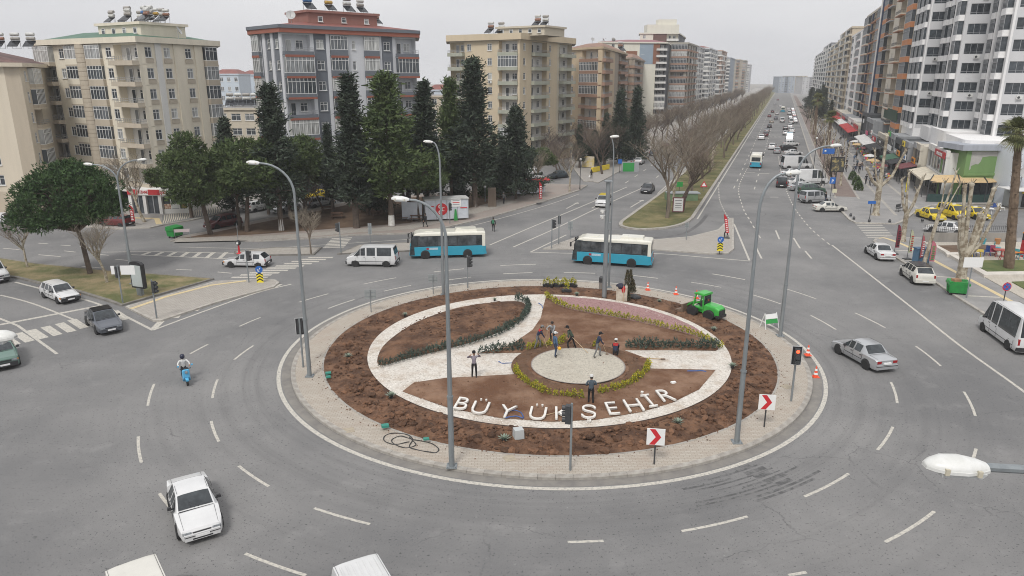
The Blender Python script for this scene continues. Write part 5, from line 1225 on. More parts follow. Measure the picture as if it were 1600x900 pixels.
# planters and low walls on the promenade
for i,(a,b_) in enumerate(((BP2(78,23.5),BP2(84,23.5)),(BP2(94,24),BP2(97,24.4)),(BP2(70,26),BP2(73,26)))):
 b=MB(); b.ribbon([a,b_],1.0,.7); b.prism([*offset_line([a,b_],.5),*offset_line([a,b_],-.5)[::-1]],.12,.6); o=b.build('planter',wallmat('planter stone',(.35,.28,.24))); tag(o,('long stone planter on the promenade','short far planter on the promenade','stone planter nearest the crossing')[i],'planter')
# taxi side: low wall with fence, flower bed, grass with stone kerb
wl=px((1441,379),(1578,380)); wm_=wallmat('rough concrete wall',(.30,.28,.25))
FW=thing('boundary_wall','low rough concrete wall topped by a thin metal fence behind the white car','wall',(wl[0][0],wl[0][1],ZP)); L_=wl[1][0] - wl[0][0]
b=MB(); b.box((L_ / 2,0,.5),(L_,.25,1.0)); b.build('wall',wm_,FW)
for i in range(int(L_ / .16)): b=None
b=MB(); b.bar((0,.05,1.1),(L_,.05,1.1),.05); b.bar((0,.05,1.75),(L_,.05,1.75),.05); b.build('rail',darkm,FW)
bar_me=(lambda q: (q.bar((0,0,1.05),(0,0,1.9),.03),q.mesh('fence_bar',darkm))[1])(MB())
for i in range(int(L_ / .22)): link('fence_bar',bar_me,FW,(.1 + i * .22,.05,0))
def slab(name,pts,z0,z1,m,**k): b=MB(); b.prism(px(*pts),z0,z1); return structure(name,b,m)
beigep=paving_mat('beige garden paving',(.45,.41,.345),(.49,.45,.385),(.32,.29,.25),.3,.3)
slab('garden_pavement',((1443,381),(1458,389),(1537,435),(1600,470),(1720,500),(1720,380)),.10,ZP + .05,beigep)
slab('garden_kerb',((1453,386),(1457,385),(1541,431),(1720,428),(1720,434),(1537,436)),ZP,ZP + .28,wallmat('white stone kerb',(.60,.56,.50)))
slab('lawn',((1515,412),(1720,410),(1720,427),(1542,430.5)),ZP,ZP + .22,grass_g)
slab('lawn',((1580,444),(1720,440),(1720,490),(1640,478)),ZP,ZP + .12,grass_g)
slab('flower_bed',((1461,388),(1545,387),(1552,396),(1478,399)),ZP,ZP + .2,parksoil)
slab('flower_bed_kerb',((1476,400.5),(1554,398),(1556,401),(1479,404)),ZP,ZP + .3,wallmat('white stone kerb',(.60,.56,.50)))
# ================= TREES AND PLANTS =================
NPR=np.random.default_rng(5)
barkm=mat('grey brown bark',(.135,.105,.08),.95,(.22,.18,.14),3,8,bump=.6,bscale=14,stretch=(1,1,.3))
darkbark=mat('dark bark',(.075,.055,.042),.95,(.13,.10,.08),3,8,bump=.6,bscale=14)
planebark=mat('mottled plane bark',(.42,.38,.30),.9,(.20,.16,.11),2.2,6,.42,.58,bump=.3,bscale=9)
whitewash=mat('whitewash',(.66,.65,.62),.9,(.5,.48,.44),4)
twigm=mat('winter twigs',(.19,.148,.112),.95,(.125,.098,.076),.6,4,isl=.25)
twigm2=mat('pale winter twigs',(.245,.205,.155),.95,(.165,.14,.11),.6,4,isl=.25)
twigd=mat('dark winter twigs',(.105,.08,.068),.95,(.07,.055,.05),.6,4,isl=.25)
def leafmat(n,a,b,sc=.9,isl=.35): return mat(n,a,.85,b,sc,5,.38,.64,isl=isl,spec=.25)
pinem=leafmat('pine needles',(.052,.080,.030),(.105,.140,.052)); cedarm=leafmat('dark conifer needles',(.030,.044,.032),(.066,.084,.055)); pinem2=leafmat('umbrella pine needles',(.030,.062,.024),(.068,.112,.040),1.2)
bushm=leafmat('bush leaves',(.05,.085,.03),(.10,.14,.05)); palmm=leafmat('palm leaves',(.10,.115,.045),(.18,.18,.08))
hedgeY=mat('golden shrub leaves',(.13,.19,.02),.8,(.52,.42,.025),9,3,.42,.60,isl=.3,rnd=.15); hedgeD=mat('blue green shrub leaves',(.040,.062,.048),.8,(.085,.115,.09),9,3,isl=.35,rnd=.15)
agavem=mat('agave leaves',(.17,.22,.17),.7,(.28,.33,.26),6,3,isl=.2)
def bare_variant(seed,H,spread,twm,bk,nl=7,twigs=3,up=.55,trunkh=.30):
 r=random.Random(seed); T=MB(); K=MB()
 def grow(p,d,l,rad,lev):
  n=3 if lev < 3 else 2; pts=[p]; q=p.copy(); dd=d.copy()
  for i in range(n):
   dd=(dd + Vector((r.gauss(0,.14),r.gauss(0,.14),r.gauss(.05,.1)))).normalized(); q=q + dd * (l / n); pts.append(q.copy())
  tip=rad * (.5 if lev < 4 else .35); rs=[rad + (tip - rad) * i / n for i in range(n + 1)]
  (T if lev < 2 else K).tube(pts,rs,6 if lev == 0 else 5 if lev == 1 else 3,0,lev < 2)
  if lev == 4: return
  kids={0: nl,1: 6,2: 5,3: twigs}[lev]
  for k in range(kids):
   f=(.55 + .45 * (k + 1) / kids) if lev == 0 else (.25 + .75 * (k + .5) / kids)
   i=min(n - 1,int(f * n)); pp=pts[i].lerp(pts[i + 1],f * n - i)
   az=r.uniform(0,6.283) if lev else 2 * math.pi * k / kids + r.uniform(-.4,.4)
   side=Vector((math.cos(az),math.sin(az),r.uniform(.1,.5)))
   nd=(dd * (up * .85 if lev else .35) + side * spread * (1.0 if lev == 0 else 1.35) + Vector((0,0,.30 if lev == 0 else .12))).normalized()
   ln=H * {0: .36,1: .21,2: .13,3: .085}[lev] * r.uniform(.7,1.2) * (1 - .25 * f if lev else 1)
   grow(pp,nd,ln,max(.011,rad * {0: .46,1: .42,2: .45,3: .55}[lev]),lev + 1)
 grow(Vector((0,0,-.1)),Vector((r.gauss(0,.04),r.gauss(0,.04),1)),H * (trunkh + .1),H * .019,0)
 return T.mesh('trunk',bk,True),K.mesh('crown',twm)
BV=[bare_variant(1,14,.62,twigm,planebark),bare_variant(2,14,.55,twigm2,barkm,8),bare_variant(3,14,.7,twigm,darkbark,6,3),bare_variant(4,14,.5,twigm2,planebark,7,3,.7),bare_variant(5,14,.75,twigd,darkbark,7,5,.45,.22)]
BMAT={}
def bare_tree(p,H,v,label,group=None,lean=None,name='bare_tree'):
 t=thing(name,label,'tree',p,rnd.uniform(0,6.28),group,H / 14.0)
 link('trunk',BV[v][0],t); link('crown',BV[v][1],t)
 if lean: t.rotation_euler=(lean[0],lean[1],t.rotation_euler[2])
 return t
# boulevard median
NEARL=['bare plane tree between the notice board and the green concrete box'] + ['bare plane tree %s from the tip of the median' % k for k in ('second','third','fourth','fifth','sixth','seventh','eighth')]
s=4.0; i=0
while s < 640:
 big=s < 90
 for t in ((-3.0,-5.4) if i % 3 == 1 and 100 < s < 260 else (-2.4 - 2.2 * (i % 2),)):
  q=BP(s + rnd.uniform(-1,1),t + rnd.uniform(-.5,.5),.15)
  bare_tree(q,rnd.uniform(10.2,12.4) + (2.2 if big else .5),[0,1,2,3,1][int(rnd.random() * 5)],NEARL[i] if i < 8 else 'bare plane tree on the grass median of the boulevard, %s' % ( 'middle stretch' if s < 200 else 'far hazy stretch'),'bare trees along the boulevard median')
 s += 9.0 if s < 200 else 11; i += 1
s=40; i=0
while s < 560:
 q=BP(s,-22.5 + rnd.uniform(-1.2,1),.13)
 bare_tree(q,rnd.uniform(10,12.5),[2,4,0,1][i % 4],'bare tree along the left pavement of the boulevard, %s' % ('near the corner' if s < 80 else 'middle stretch' if s < 220 else 'far hazy stretch'),'bare trees along the left pavement')
 s += 8.5 if s < 220 else 12; i += 1
for k in range(16):
 q=BP(34 + k * 7.5,-28 - (k % 3) * 3,.1); bare_tree(q,rnd.uniform(8.5,12),4 if k % 3 else 2,'dark leafless tree in the gardens behind the left boulevard pavement','dark leafless garden trees')
for (x,y,H,v,lab) in ((890,300,9.5,0,'pale bare tree behind the dark green parked saloon'),(842,298,8.5,3,'thin bare tree behind the cabin with the red canopy'),(1042,341,14.5,1,'tall pale trunked plane tree at the tip of the median'),(1066,330,13,2,'dark slender bare tree beside the median notice board'),
 (167,441,7.4,3,'small yellowish bare tree on the left grass median'),(43,417,6.5,0,'slanting thin tree at the far left of the grass median'),(486,396,6.2,1,'bushy bare shrub tree on the small paved island'),(478,345,8,4,'brown leafless tree among the park conifers'),(640,330,8,4,'dark leafless tree behind the bin cabin in the park'),(762,300,7,4,'dark leafless tree near the globe lamp'),(505,330,7.5,2,'brown bare tree in front of the silver parked estate')):
 bare_tree(G(x,y,.14),H,v,lab)
# leaning plane tree by the pharmacy
t=bare_tree(G(226,347,.13),11.5,3,'leaning old plane tree in front of the pharmacy'); t.rotation_euler=(0,R(-16),.2)
# ---- conifers ----
def conifer_variant(seed,H,rmax,m,prof,nb,dense=26,droop=.15,ls=.30,trunkm=None,ww=False,bare=.06):
 r=np.random.default_rng(seed); T=MB(); T.tube([(0,0,0),(0,0,H * .5),(0,0,H * .96)],[H * .017,H * .011,.02],7)
 K=MB(); cs=[]; ns=[]
 for i in range(nb):
  f=bare + (1 - bare) * (i / nb) ** .85; z=H * f; L_=rmax * prof(f) * r.uniform(.5,1.3)
  if r.random() < .06: L_ *= 1.35
  az=i * 2.399 + r.normal(0,.3); d=np.array([math.cos(az),math.sin(az),0])
  n=max(3,int(dense * (.4 + L_ / rmax)))
  u=r.uniform(.12,1.0,n) ** .7; up=.25 - droop
  c=d[None,:] * (L_ * u)[:,None]; c[:,2]=z + L_ * (u * up - droop * u * u + .22 * u ** 3); c += r.normal(0,.10 + .05 * rmax,(n,3)) * np.array([1,1,.7])
  nn=np.tile(d * .8 + np.array([0,0,.35]),(n,1)); cs.append(c); ns.append(nn)
  if i % 3 == 0: K.tube([(0,0,z),tuple(d * L_ * .8 + np.array([0,0,z + L_ * .1]))],[.05,.015],3,0,False)
 c=np.concatenate(cs); n_=np.concatenate(ns); V=leaves(c,n_,ls * 1.25,ls * .55,r,.55)
 tm=T.mesh('trunk',trunkm or darkbark,True); return tm,quads_mesh('crown',V,m),K.mesh('branches',darkbark)
cone=lambda f: (1 - f) ** 1.05 * (min(1,f / .12) if f < .12 else 1) + .03
col_=lambda f: ((1 - f) ** 1.2) * 1.15 * (.72 + .28 * math.sin(f * 17)) * (1.15 if f > .25 else .9) + .03
tuft=lambda f: (1 - f) ** 1.25 * 1.15 * (.72 + .34 * math.sin(f * 26)) + .06
CV=dict(cedar=(conifer_variant(11,16,3.5,cedarm,col_,300,40,.20,.34,bare=.16),16),cypress=(conifer_variant(12,16,2.6,cedarm,col_,300,36,.05,.32,bare=.16),16),cedar2=(conifer_variant(13,16,3.9,cedarm,tuft,260,44,.16,.34,bare=.18),16),
   spruce=(conifer_variant(14,12,2.6,cedarm,cone,240,34,.25,.34),12),wide=(conifer_variant(15,11,4.2,cedarm,col_,260,52,.12,.36),11))
def pine_variant(seed,H,rx,rz,zc,nclus,m,cl=110,cr=.8,ls=.34,flat=False):
 r=np.random.default_rng(seed); T=MB(); K=MB(); cs=[]; ns=[]
 T.tube([(0,0,0),(.1,.05,zc * .5),(0,0,zc - rz * .4)],[H * .026,H * .02,H * .015],8)
 for i in range(nclus):
  v=r.normal(0,1,3); v /= np.linalg.norm(v); k=r.uniform(.55,1.0) ** .5
  if flat and v[2] < -.25: v[2] *= .35
  wob=1 + .18 * math.sin(3 * math.atan2(v[1],v[0]) + seed) + r.normal(0,.06)
  c=np.array([v[0] * rx * k * wob,v[1] * rx * k * wob,zc + v[2] * rz * k])
  if not flat: sc=1.12 - .55 * (v[2] * k * .5 + .5); c[0] *= sc; c[1] *= sc
  if i % 2 == 0: K.tube([(0,0,zc - rz * .55),tuple(c * [.5,.5,1] - np.array([0,0,.5])),tuple(c)],[.11,.06,.02],4,0,False)
  n=int(cl * r.uniform(.6,1.3)); d=r.normal(0,1,(n,3)); d /= np.linalg.norm(d,axis=1)[:,None]; d[:,2]=d[:,2] * .75 + .1
  rad=cr * r.uniform(.7,1.25) * r.uniform(.55,1.0,n) ** .5
  cs.append(c + d * rad[:,None]); ns.append(d + np.array([0,0,.25]))
 V=leaves(np.concatenate(cs),np.concatenate(ns),ls * 1.1,ls * .5,r,.45)
 return T.mesh('trunk',darkbark,True),quads_mesh('crown',V,m),K.mesh('branches',darkbark)
CV['umbrella']=(pine_variant(21,12,5.2,4.7,7.3,250,pinem2,150,.95,.30,True),12)
CV['pine']=(pine_variant(22,11,3.2,4.0,7.0,80,pinem,130,.85,.34),11); CV['pine2']=(conifer_variant(23,14,4.4,pinem,lambda f: (1 - f) ** 1.0 * (.68 + .45 * math.sin(f * 21)) + .06,130,95,.02,.36,bare=.22),14); CV['pine3']=(pine_variant(24,9,3.6,3.2,5.6,100,pinem,120,.85,.34,True),9)
wwme=(lambda q: (q.lathe([(.33,0),(.29,1.35)],9),q.mesh('painted_base',whitewash))[1])(MB())
def conifer(kind,p,H,label,group=None,ww=False,name='conifer_tree',wide=1.0,rz=None,lean=None):
 (a,b,c),h0=CV[kind]; k=H / h0; t=thing(name,label,'tree',p,rnd.uniform(0,6.28) if rz is None else rz,group,(k * wide,k * wide,k))
 tr=link('trunk',a,t); link('crown',b,t); link('branches',c,t)
 if ww: link('painted_base',wwme,tr,(0,0,.02),None,scale=(1 / wide,1 / wide,1.0 / k))
 if lean: t.rotation_euler=(lean[0],lean[1],t.rotation_euler[2])
 return t
def htop(base,ytop): p=G(*base); return HZ((p.x,p.y),ytop)
up_=G(141,427,.14); conifer('umbrella',up_ ,HZ((0,up_.y),258),'big round umbrella pine with leaning trunk on the left grass median',name='pine_tree',wide=.93,lean=(0,R(-7)),rz=0)
for k,b,yt,lab,ww,wd in (('cedar2',(440,360),136,'tall dark cedar with ragged branches in front of the slate block',True,1.2),('cypress',(557,356),120,'tall narrow cypress rising before the slate block',True,1.35),('pine2',(612,353),121,'tall olive green pine with tufted top and whitewashed trunk',True,1.15),('cypress',(668,338),130,'slim dark cypress at the right end of the slate block',False,1.45),
 ('pine2',(706,320),128,'pine behind the lamp between slate and sand blocks',False,.8),('cedar',(742,323),96,'tallest dark cypress in front of the sand block',True,1.3),('wide',(806,311),172,'broad dark cedar with jagged top behind the cabin',False,.95),('spruce',(966,256),142,'left of the two dark spruces at the boulevard corner',False,1.0),('spruce',(991,254),139,'right of the two dark spruces at the boulevard corner',False,1.0),
 ('cypress',(520,335),196,'short dark cypress between two tall ones',False,1.0),('wide',(716,318),238,'low dark conifer left of the tallest cypress',False,.8),('spruce',(365,330),188,'bluish pine by the right corner of the cream block',False,1.1),('wide',(590,335),240,'low wide conifer under the tufted pine',False,.9),('cedar',(945,262),178,'grey green conifer left of the two spruces',False,1.0)):
 conifer(k,G(*b,.14),htop(b,yt),lab,None,ww,wide=wd)
for k,b,yt,lab,wd in (('pine',(329,366),212,'leaning green pine at the left tip of the park',1.0),('pine3',(386,362),218,'dense round pine in the park beside the leaning pine',1.05),('pine3',(376,359),236,'lower pine between the two park corner pines',.9),('pine3',(476,330),214,'rounded green pine in front of the slate block base',.8),('pine3',(655,345),236,'wide spreading pine left of the white cabin',1.0),('pine3',(420,335),232,'round pine behind the corner pines',.9),('pine',(630,325),216,'olive pine behind the white cabin',.9)):
 conifer(k,G(*b,.14),htop(b,yt),lab,None,False,'pine_tree',wd,lean=(0,R(-9)) if 'leaning' in lab else None)
for k,b,yt,lab,wd in (('pine3',(300,340),236,'pine crown behind the leaning pine at the left tip',1.1),('pine',(455,342),222,'dark green pine left of the tall ragged cedar',1.25),('pine3',(520,326),238,'low spreading pine behind the tall cypress',1.3),('pine',(575,336),214,'full pine left of the tufted pine',1.15),('pine3',(690,316),226,'broad pine between the cabin and the tallest cypress',1.2),('pine',(640,332),196,'tall olive pine behind the cabin lamp',1.2),('wide',(766,300),226,'dark spreading conifer right of the tallest cypress',1.2),('cedar',(785,296),214,'dark conifer close behind the broad jagged cedar',1.2),('pine3',(840,282),232,'far green pine behind the side street',1.2),('cedar',(905,262),196,'dark conifer in the gardens beyond the side street',1.2),('wide',(928,258),206,'wide dark conifer left of the spruces',1.2)):
 conifer(k,G(*b,.14),htop(b,yt),lab,None,False,'pine_tree' if 'pine' in k else 'conifer_tree',wd)
# bushes
def bush_mesh(seed,r,h,m,n=500,ls=.16):
 q=np.random.default_rng(seed); d=q.normal(0,1,(n,3)); d /= np.linalg.norm(d,axis=1)[:,None]; d[:,2]=abs(d[:,2])
 k=q.uniform(.5,1,n) ** .4 * (1 + .2 * np.sin(4 * np.arctan2(d[:,1],d[:,0]))); c=d * k[:,None] * np.array([r,r,h]); c[:,2] += .1
 return quads_mesh('shrub',leaves(c,d,ls,ls * .55,q,.5),m)
for (x,y,sc,lab) in ((775,306,2.0,'light green round bush beside the cabin with the red canopy'),(758,308,1.5,'green bush behind the globe lamp'),(800,300,1.6,'green hedge bush next to the cabin')): link('bush',bush_mesh(31,1.2,1.4,bushm,900,.2),None,G(x,y,.14),0,lab,'bush',scale=sc)
# garden hedge mass at back left of the park
# ---- roundabout planting ----
shY=[bush_mesh(40 + i,.12,.36,hedgeY,80,.11) for i in range(4)]; shD=[bush_mesh(50 + i,.14,.40,hedgeD,90,.12) for i in range(4)]
def hedge(pts,step,ms,z,lab,group,cat='shrub',sc=1.0,name='low_shrub'):
 for x,y,q in walk(pts,step,step * .4):
  link(name,rnd.choice(ms),None,(x + rnd.uniform(-.05,.05),y + rnd.uniform(-.05,.05),z),rnd.uniform(0,6.28),lab,cat,group,scale=sc * rnd.uniform(.8,1.2))
hedge(hedge_red,.36,shY,.22,'golden green shrub in the curved row between red gravel and bare soil','golden shrubs along the red gravel bed')
hedge(smoothline(px((805,583),(813,598),(832,612),(853,622),(880,627),(907,629)),6),.36,shY,.24,'golden green shrub in the left arc round the gravel circle','golden shrubs in the left arc',sc=1.05)
hedge(smoothline(px((934,623),(973,613),(1000,597),(1013,579)),6),.40,shY,.24,'golden green shrub in the right arc round the gravel circle','golden shrubs in the right arc',sc=1.15)
hedge(smoothline(px((823,554),(840,549),(858,548)),4) ,.5,shY,.24,'golden shrub just planted behind the gravel circle by the shovelling workers','golden shrubs behind the circle',sc=1.1)
hedge(px((873,545),(886,540)),.4,shY,.24,'golden shrub bundle held beside the man in blue','golden shrubs beside the man in blue',sc=1.2); hedge(px((922,547),(952,552)),1.0,shY,.24,'golden shrub beside the crouching worker','golden shrubs beside the crouching worker',sc=1.1)
hedge(smoothline(px((806,473),(823,478),(825,490),(812,508),(780,527),(740,541),(690,553),(640,566),(595,579)),6),.36,shD,.23,'dark blue green shrub edging the left leaf shaped soil bed','dark shrubs edging the left bed',sc=1.1)
hedge(px((748,558),(780,555),(815,552)),.40,shD,.24,'dark blue green shrub in the short row left of the gravel circle','dark shrubs in the short left row',sc=1.25)
hedge(px((976,549),(1040,550),(1118,550)),.40,shD,.24,'dark blue green shrub in the straight row right of the gravel circle','dark shrubs in the straight right row',sc=1.3)
# agaves
def agave_mesh(seed):
 q=np.random.default_rng(seed); V=[]
 for i in range(26):
  az=i * 2.399; el=.35 + .9 * i / 26; L_=.5 * (1 - .25 * i / 26); d=np.array([math.cos(az) * math.cos(el),math.sin(az) * math.cos(el),math.sin(el)]); s=np.array([-math.sin(az),math.cos(az),0]) * .05
  V.append([s * -1,s,d * L_ * .6 + s * .8 + [0,0,.0],d * L_ * .6 - s * .8]); V.append([d * L_ * .6 - s * .8,d * L_ * .6 + s * .8,d * L_ + s * .1 - [0,0,.03],d * L_ - s * .1 - [0,0,.03]])
 return quads_mesh('agave',np.array(V),agavem)
ag=agave_mesh(3); potm=mat('black plastic pot',(.03,.03,.032),.6)
for (x,y,sc,lab) in ((633,494,1.1,'agave in the upper left soil ring'),(544,560,1.3,'spiky agave at the left side of the soil ring'),(611,622,1.4,'agave in a pot at the left tip of the gravel'),(788,690,1.4,'agave beside the grey box at the front'),(773,470,1,'small agave near the top end of the left bed'),(1059,664,1.4,'agave in the front right soil'),(1144,575,1.3,'potted agave on the gravel at the right end'),(1115,517,1.2,'agave behind the loader track'),(1030,473,1.1,'agave in the soil right of the white box'),(901,462,1.2,'agave beside the camera mast')):
 t=thing('agave_plant',lab,'plant',G(x,y,.24),rnd.uniform(0,6),None,sc * .62); link('leaves',ag,t,(0,0,.12)); b=MB(); b.lathe([(.12,0),(.16,.2)],10); b.build('pot',potm,t)
# tray of potted golden shrubs and conical shrubs at the back
for i,x in enumerate((851,856,861,865,869,873,878,882,886,891,895,899)):
 t=thing('potted_shrub','golden shrub in a black pot waiting on the back pavement of the roundabout','potted shrub',G(x,449 + (i % 3) * .6,.16),rnd.uniform(0,6),'potted shrubs waiting on the pavement',1.0 + .3 * (i % 3 == 1)); b=MB(); b.lathe([(.15,0),(.2,.3)],10); b.build('pot',potm,t); link('foliage',shY[i % 4],t,(0,0,.26))
t=thing('potted_shrub','single golden shrub in a dark tray below the waiting pots','potted shrub',G(885,455,.3),0,None,1.4); b=MB(); b.box((0,0,.06),(.6,.35,.12)); b.build('tray',potm,t); link('foliage',shY[1],t,(0,0,.1));
cyp=mat('young conifer leaves',(.045,.055,.025),.85,(.12,.09,.05),3,4,isl=.3)
for i,(x,y,h) in enumerate(((979,456,1.9),(984,457,2.0),(988,456,1.1),(980,470,.8))):
 q=np.random.default_rng(60 + i); n=500; z=q.uniform(0,1,n); a=q.uniform(0,6.28,n); rr2=.3 * (1 - z) ** .6 * q.uniform(.5,1,n); c=np.stack([rr2 * np.cos(a),rr2 * np.sin(a),z * h],1); nn=np.stack([np.cos(a) * .4,np.sin(a) * .4,np.ones(n)],1)
 link('conical_shrub',quads_mesh('conical_shrub',leaves(c,nn,.16,.07,q,.4),cyp),None,G(x,y,.16),0,('left young conical conifer behind the white box','middle and tallest young conifer behind the white box','short young conifer at the right of the three','small dark potted conifer in front of the white box')[i],'shrub')
# ---- pollarded planes on the right ----
def pollard(p,H,limbs,label,r0=.32,lean=(0,0),fork=.45):
 t=thing('pollarded_tree',label,'tree',p); T=MB(); fk=Vector((lean[0],lean[1],H * fork)); T.tube([(0,0,-.05),(lean[0] * .1,lean[1] * .1,.35),tuple(fk * .5),tuple(fk)],[r0 * 1.5,r0,r0 * .9,r0 * .85],9); T.build('trunk',planebark,t,smooth=True)
 for (dx,dy,dz,k) in limbs:
  L_=MB(); e=fk + Vector((dx,dy,dz)); m1=fk.lerp(e,.35) + Vector((dx * .18,dy * .18,-.08 * dz)); m2=fk.lerp(e,.7) + Vector((dx * .1,dy * .1,0)); L_.tube([fk - Vector((0,0,.25)),m1,m2,e],[r0 * .62 * k,r0 * .5 * k,r0 * .38 * k,r0 * .42 * k],7); L_.lathe([(.02,-.18),(r0 * .5 * k,-.1),(r0 * .55 * k,.06),(r0 * .3 * k,.2),(.02,.24)],7,0,Matrix.Translation(e))
  for q in range(4): a=rnd.uniform(0,6.28); L_.tube([e,e + Vector((math.cos(a) * .35,math.sin(a) * .35,.5))],[.05,.015],4)
  L_.build('limb',planebark,t,smooth=True)
 return t
pollard(G(1368,336,.13),9.5,[(-2.0,0,2.2,1),(.3,.5,6.4,1.1),(2.6,-.3,4.6,.9),(-.9,.8,4.4,.6)],'stout pollarded plane with a long bare limb on the promenade corner',.42,fork=.42)
pollard(G(1410,377,.13),7.8,[(-1.1,0,3.6,1),(-.2,.4,4.2,.9),(1.2,0,3.9,1),(.5,-.5,2.5,.7)],'pollarded plane with upright limbs at the side street corner',.30,fork=.42)
pollard(G(1443,413,.13),9.0,[(.9,0,3.6,1),(1.7,.4,2.4,.7),(.2,.3,2.6,.7)],'slender pollarded plane leaning right beside the feather flags',.20,(.9,.2),.6)
pollard(G(1500,443,.13),9.4,[(-.9,.2,3.6,1.2),(.9,.3,3.8,1.2),(-.2,.5,6.4,.9),(1.6,.2,6.0,.9),(2.2,0,4.4,.7),(-1.1,0,6.3,.8)],'twin stemmed mottled plane tree behind the green bin',.46,fork=.26)
for i,s in enumerate((32,39,46,54,63,74,88,104,122,142,164,190,220)):
 q=BP(s,19.0 + (i % 2) * 1.2,.13)
 if i % 3 == 0: bare_tree(q,8.2,2,'dark bare street tree beside the parked cars, along the brown tiled strip','bare street trees beside the parking')
 else: pollard(q,7.5,[(-1,.3,3,.8),(.8,.2,3.4,.8),(.1,.6,4,.7)],'pollarded street tree along the parking strip, %s' % ('','just past the old cream saloon','beside the green suv','','beside the tall white van','beyond the long white van','','beside the blue roofed minibus','at the double parked silver car','','at the in line suvs','far along','')[i],.22)
# ---- palms ----
def palm(p,H,label,crown=1.9,lean=(0,0),r0=.42):
 t=thing('palm_tree',label,'tree',p); T=MB(); pts=[]; rs=[]
 for i in range(15): f=i / 14; pts.append((lean[0] * f,lean[1] * f,H * f)); rs.append(r0 * (1.25 - .45 * f) * (1.07 if i % 2 else .95))
 T.tube(pts,rs,10);
 for i in range(150):
  f=rnd.uniform(.2,1); a=rnd.uniform(0,6.28); rr2=r0 * (1.25 - .45 * f) ; c=Vector((lean[0] * f + math.cos(a) * rr2,lean[1] * f + math.sin(a) * rr2,H * f)); d=Vector((math.cos(a),math.sin(a),.9)); sd=Vector((-math.sin(a),math.cos(a),0)) * .07
  T.add([c - sd,c + sd,c + d * .14 + sd * .4,c + d * .14 - sd * .4],((0,1,2,3),))
 T.build('trunk',mat('palm trunk',(.11,.075,.05),.95,(.2,.145,.1),3,6,bump=.6),t)
 r=np.random.default_rng(int(H * 10)); V=[]
 for i in range(46):
  az=r.uniform(0,6.28); el=r.uniform(-.9,1.3); L_=crown * r.uniform(.75,1.1); d=np.array([math.cos(az) * math.cos(el),math.sin(az) * math.cos(el),math.sin(el)]); s=np.array([-math.sin(az),math.cos(az),0]); u=np.cross(d,s); o=np.array([lean[0],lean[1],H]); st=o + d * L_ * .45
  V.append([o - s * .03,o + s * .03,st + s * .02,st - s * .02])
  for k in range(17):
   th=-1.35 + 2.7 * k / 16; dd=d * math.cos(th) + s * math.sin(th); ln=L_ * .62 * (1 - .25 * abs(th) / 1.35); e=st + dd * ln + np.array([0,0,-.28 * ln * r.uniform(.5,1.3)]); mid=st + dd * ln * .6; w=np.cross(dd,u) * .045
   V.append([st - w * .4,st + w * .4,mid + w,mid - w]); V.append([mid - w,mid + w,e + w * .15,e - w * .15])
 link('crown',quads_mesh('crown',np.array(V),palmm),t); return t
pb_=G(1576,419,.3); palm(pb_,HZ((0,pb_.y),212),'tall palm with shaggy trunk on the lawn at the right edge',2.0,(-1.5,0),.36)
palm(BP(108,21.5,.13),8.0,'far palm along the parking strip, nearer one',2.2); palm(BP(160,20,.13),11,'far palm along the parking strip, farther taller one',2.4)
for i,(s,t_,H) in enumerate(((240,24,12),(262,27,13),(285,25,12),(310,28,14),(340,24,12),(225,28,9))): conifer('cedar' if i % 2 else 'wide',BP(s,t_,.1),H,'dark far conifer in the hazy clump at the end of the promenade','far conifers at the end of the promenade',wide=1.2)
for i,(s,t_) in enumerate(((34,22.6),(40,22.8),(47,22.7))): link('bush',bush_mesh(70 + i,.7,1.3,bushm,1100,.2),None,BP(s,t_,.13),0,'evergreen bush in the planter row by the parking sign','bush','evergreen bushes by the parking strip')
# ================= VEHICLES =================
def carpaint(n,c,metal=0.0,rough=.28): return mat('car paint ' + n,c,rough,tuple(x * .86 for x in c),1.3,3,.3,.8,metal=metal,coat=.5)
PAINT=dict(white=carpaint('white',(.66,.66,.655)),cream=carpaint('cream',(.66,.64,.58)),silver=carpaint('silver',(.50,.51,.52),.5),grey=carpaint('grey',(.12,.13,.15),.4),dgrey=carpaint('dark grey',(.06,.065,.075),.3),black=carpaint('black',(.015,.015,.018)),red=carpaint('red',(.16,.025,.025),.2),dred=carpaint('dark red',(.11,.022,.025),.2),
 green=carpaint('faded green',(.12,.20,.165)),dgreen=carpaint('dark green',(.03,.07,.045)),yellow=carpaint('yellow',(.75,.56,.02)),turq=carpaint('turquoise',(.03,.32,.45)),blue=carpaint('blue',(.03,.10,.30)),beige=carpaint('beige',(.42,.39,.33)),slate=carpaint('slate blue',(.06,.085,.10),.3),pcream=carpaint('bus cream',(.74,.72,.63)))
carglass=mat('car glass',(.016,.019,.022),.05,(.05,.06,.065),1.6,3,spec=.7); tyrem=mat('tyre rubber',(.022,.022,.022),.9); rimm=mat('wheel rim',(.40,.41,.42),.35,metal=.6); plastm=mat('black trim',(.028,.028,.03),.6)
lampm=mat('headlamp',(.34,.36,.38),.12,(.16,.17,.18),14,2); tailm=mat('tail lamp',(.30,.012,.014),.2); ambm=mat('amber lamp',(.6,.22,.02),.25); platem=mat('number plate',(.75,.75,.74),.5); blueM=mat('plate blue',(.03,.08,.4),.5)
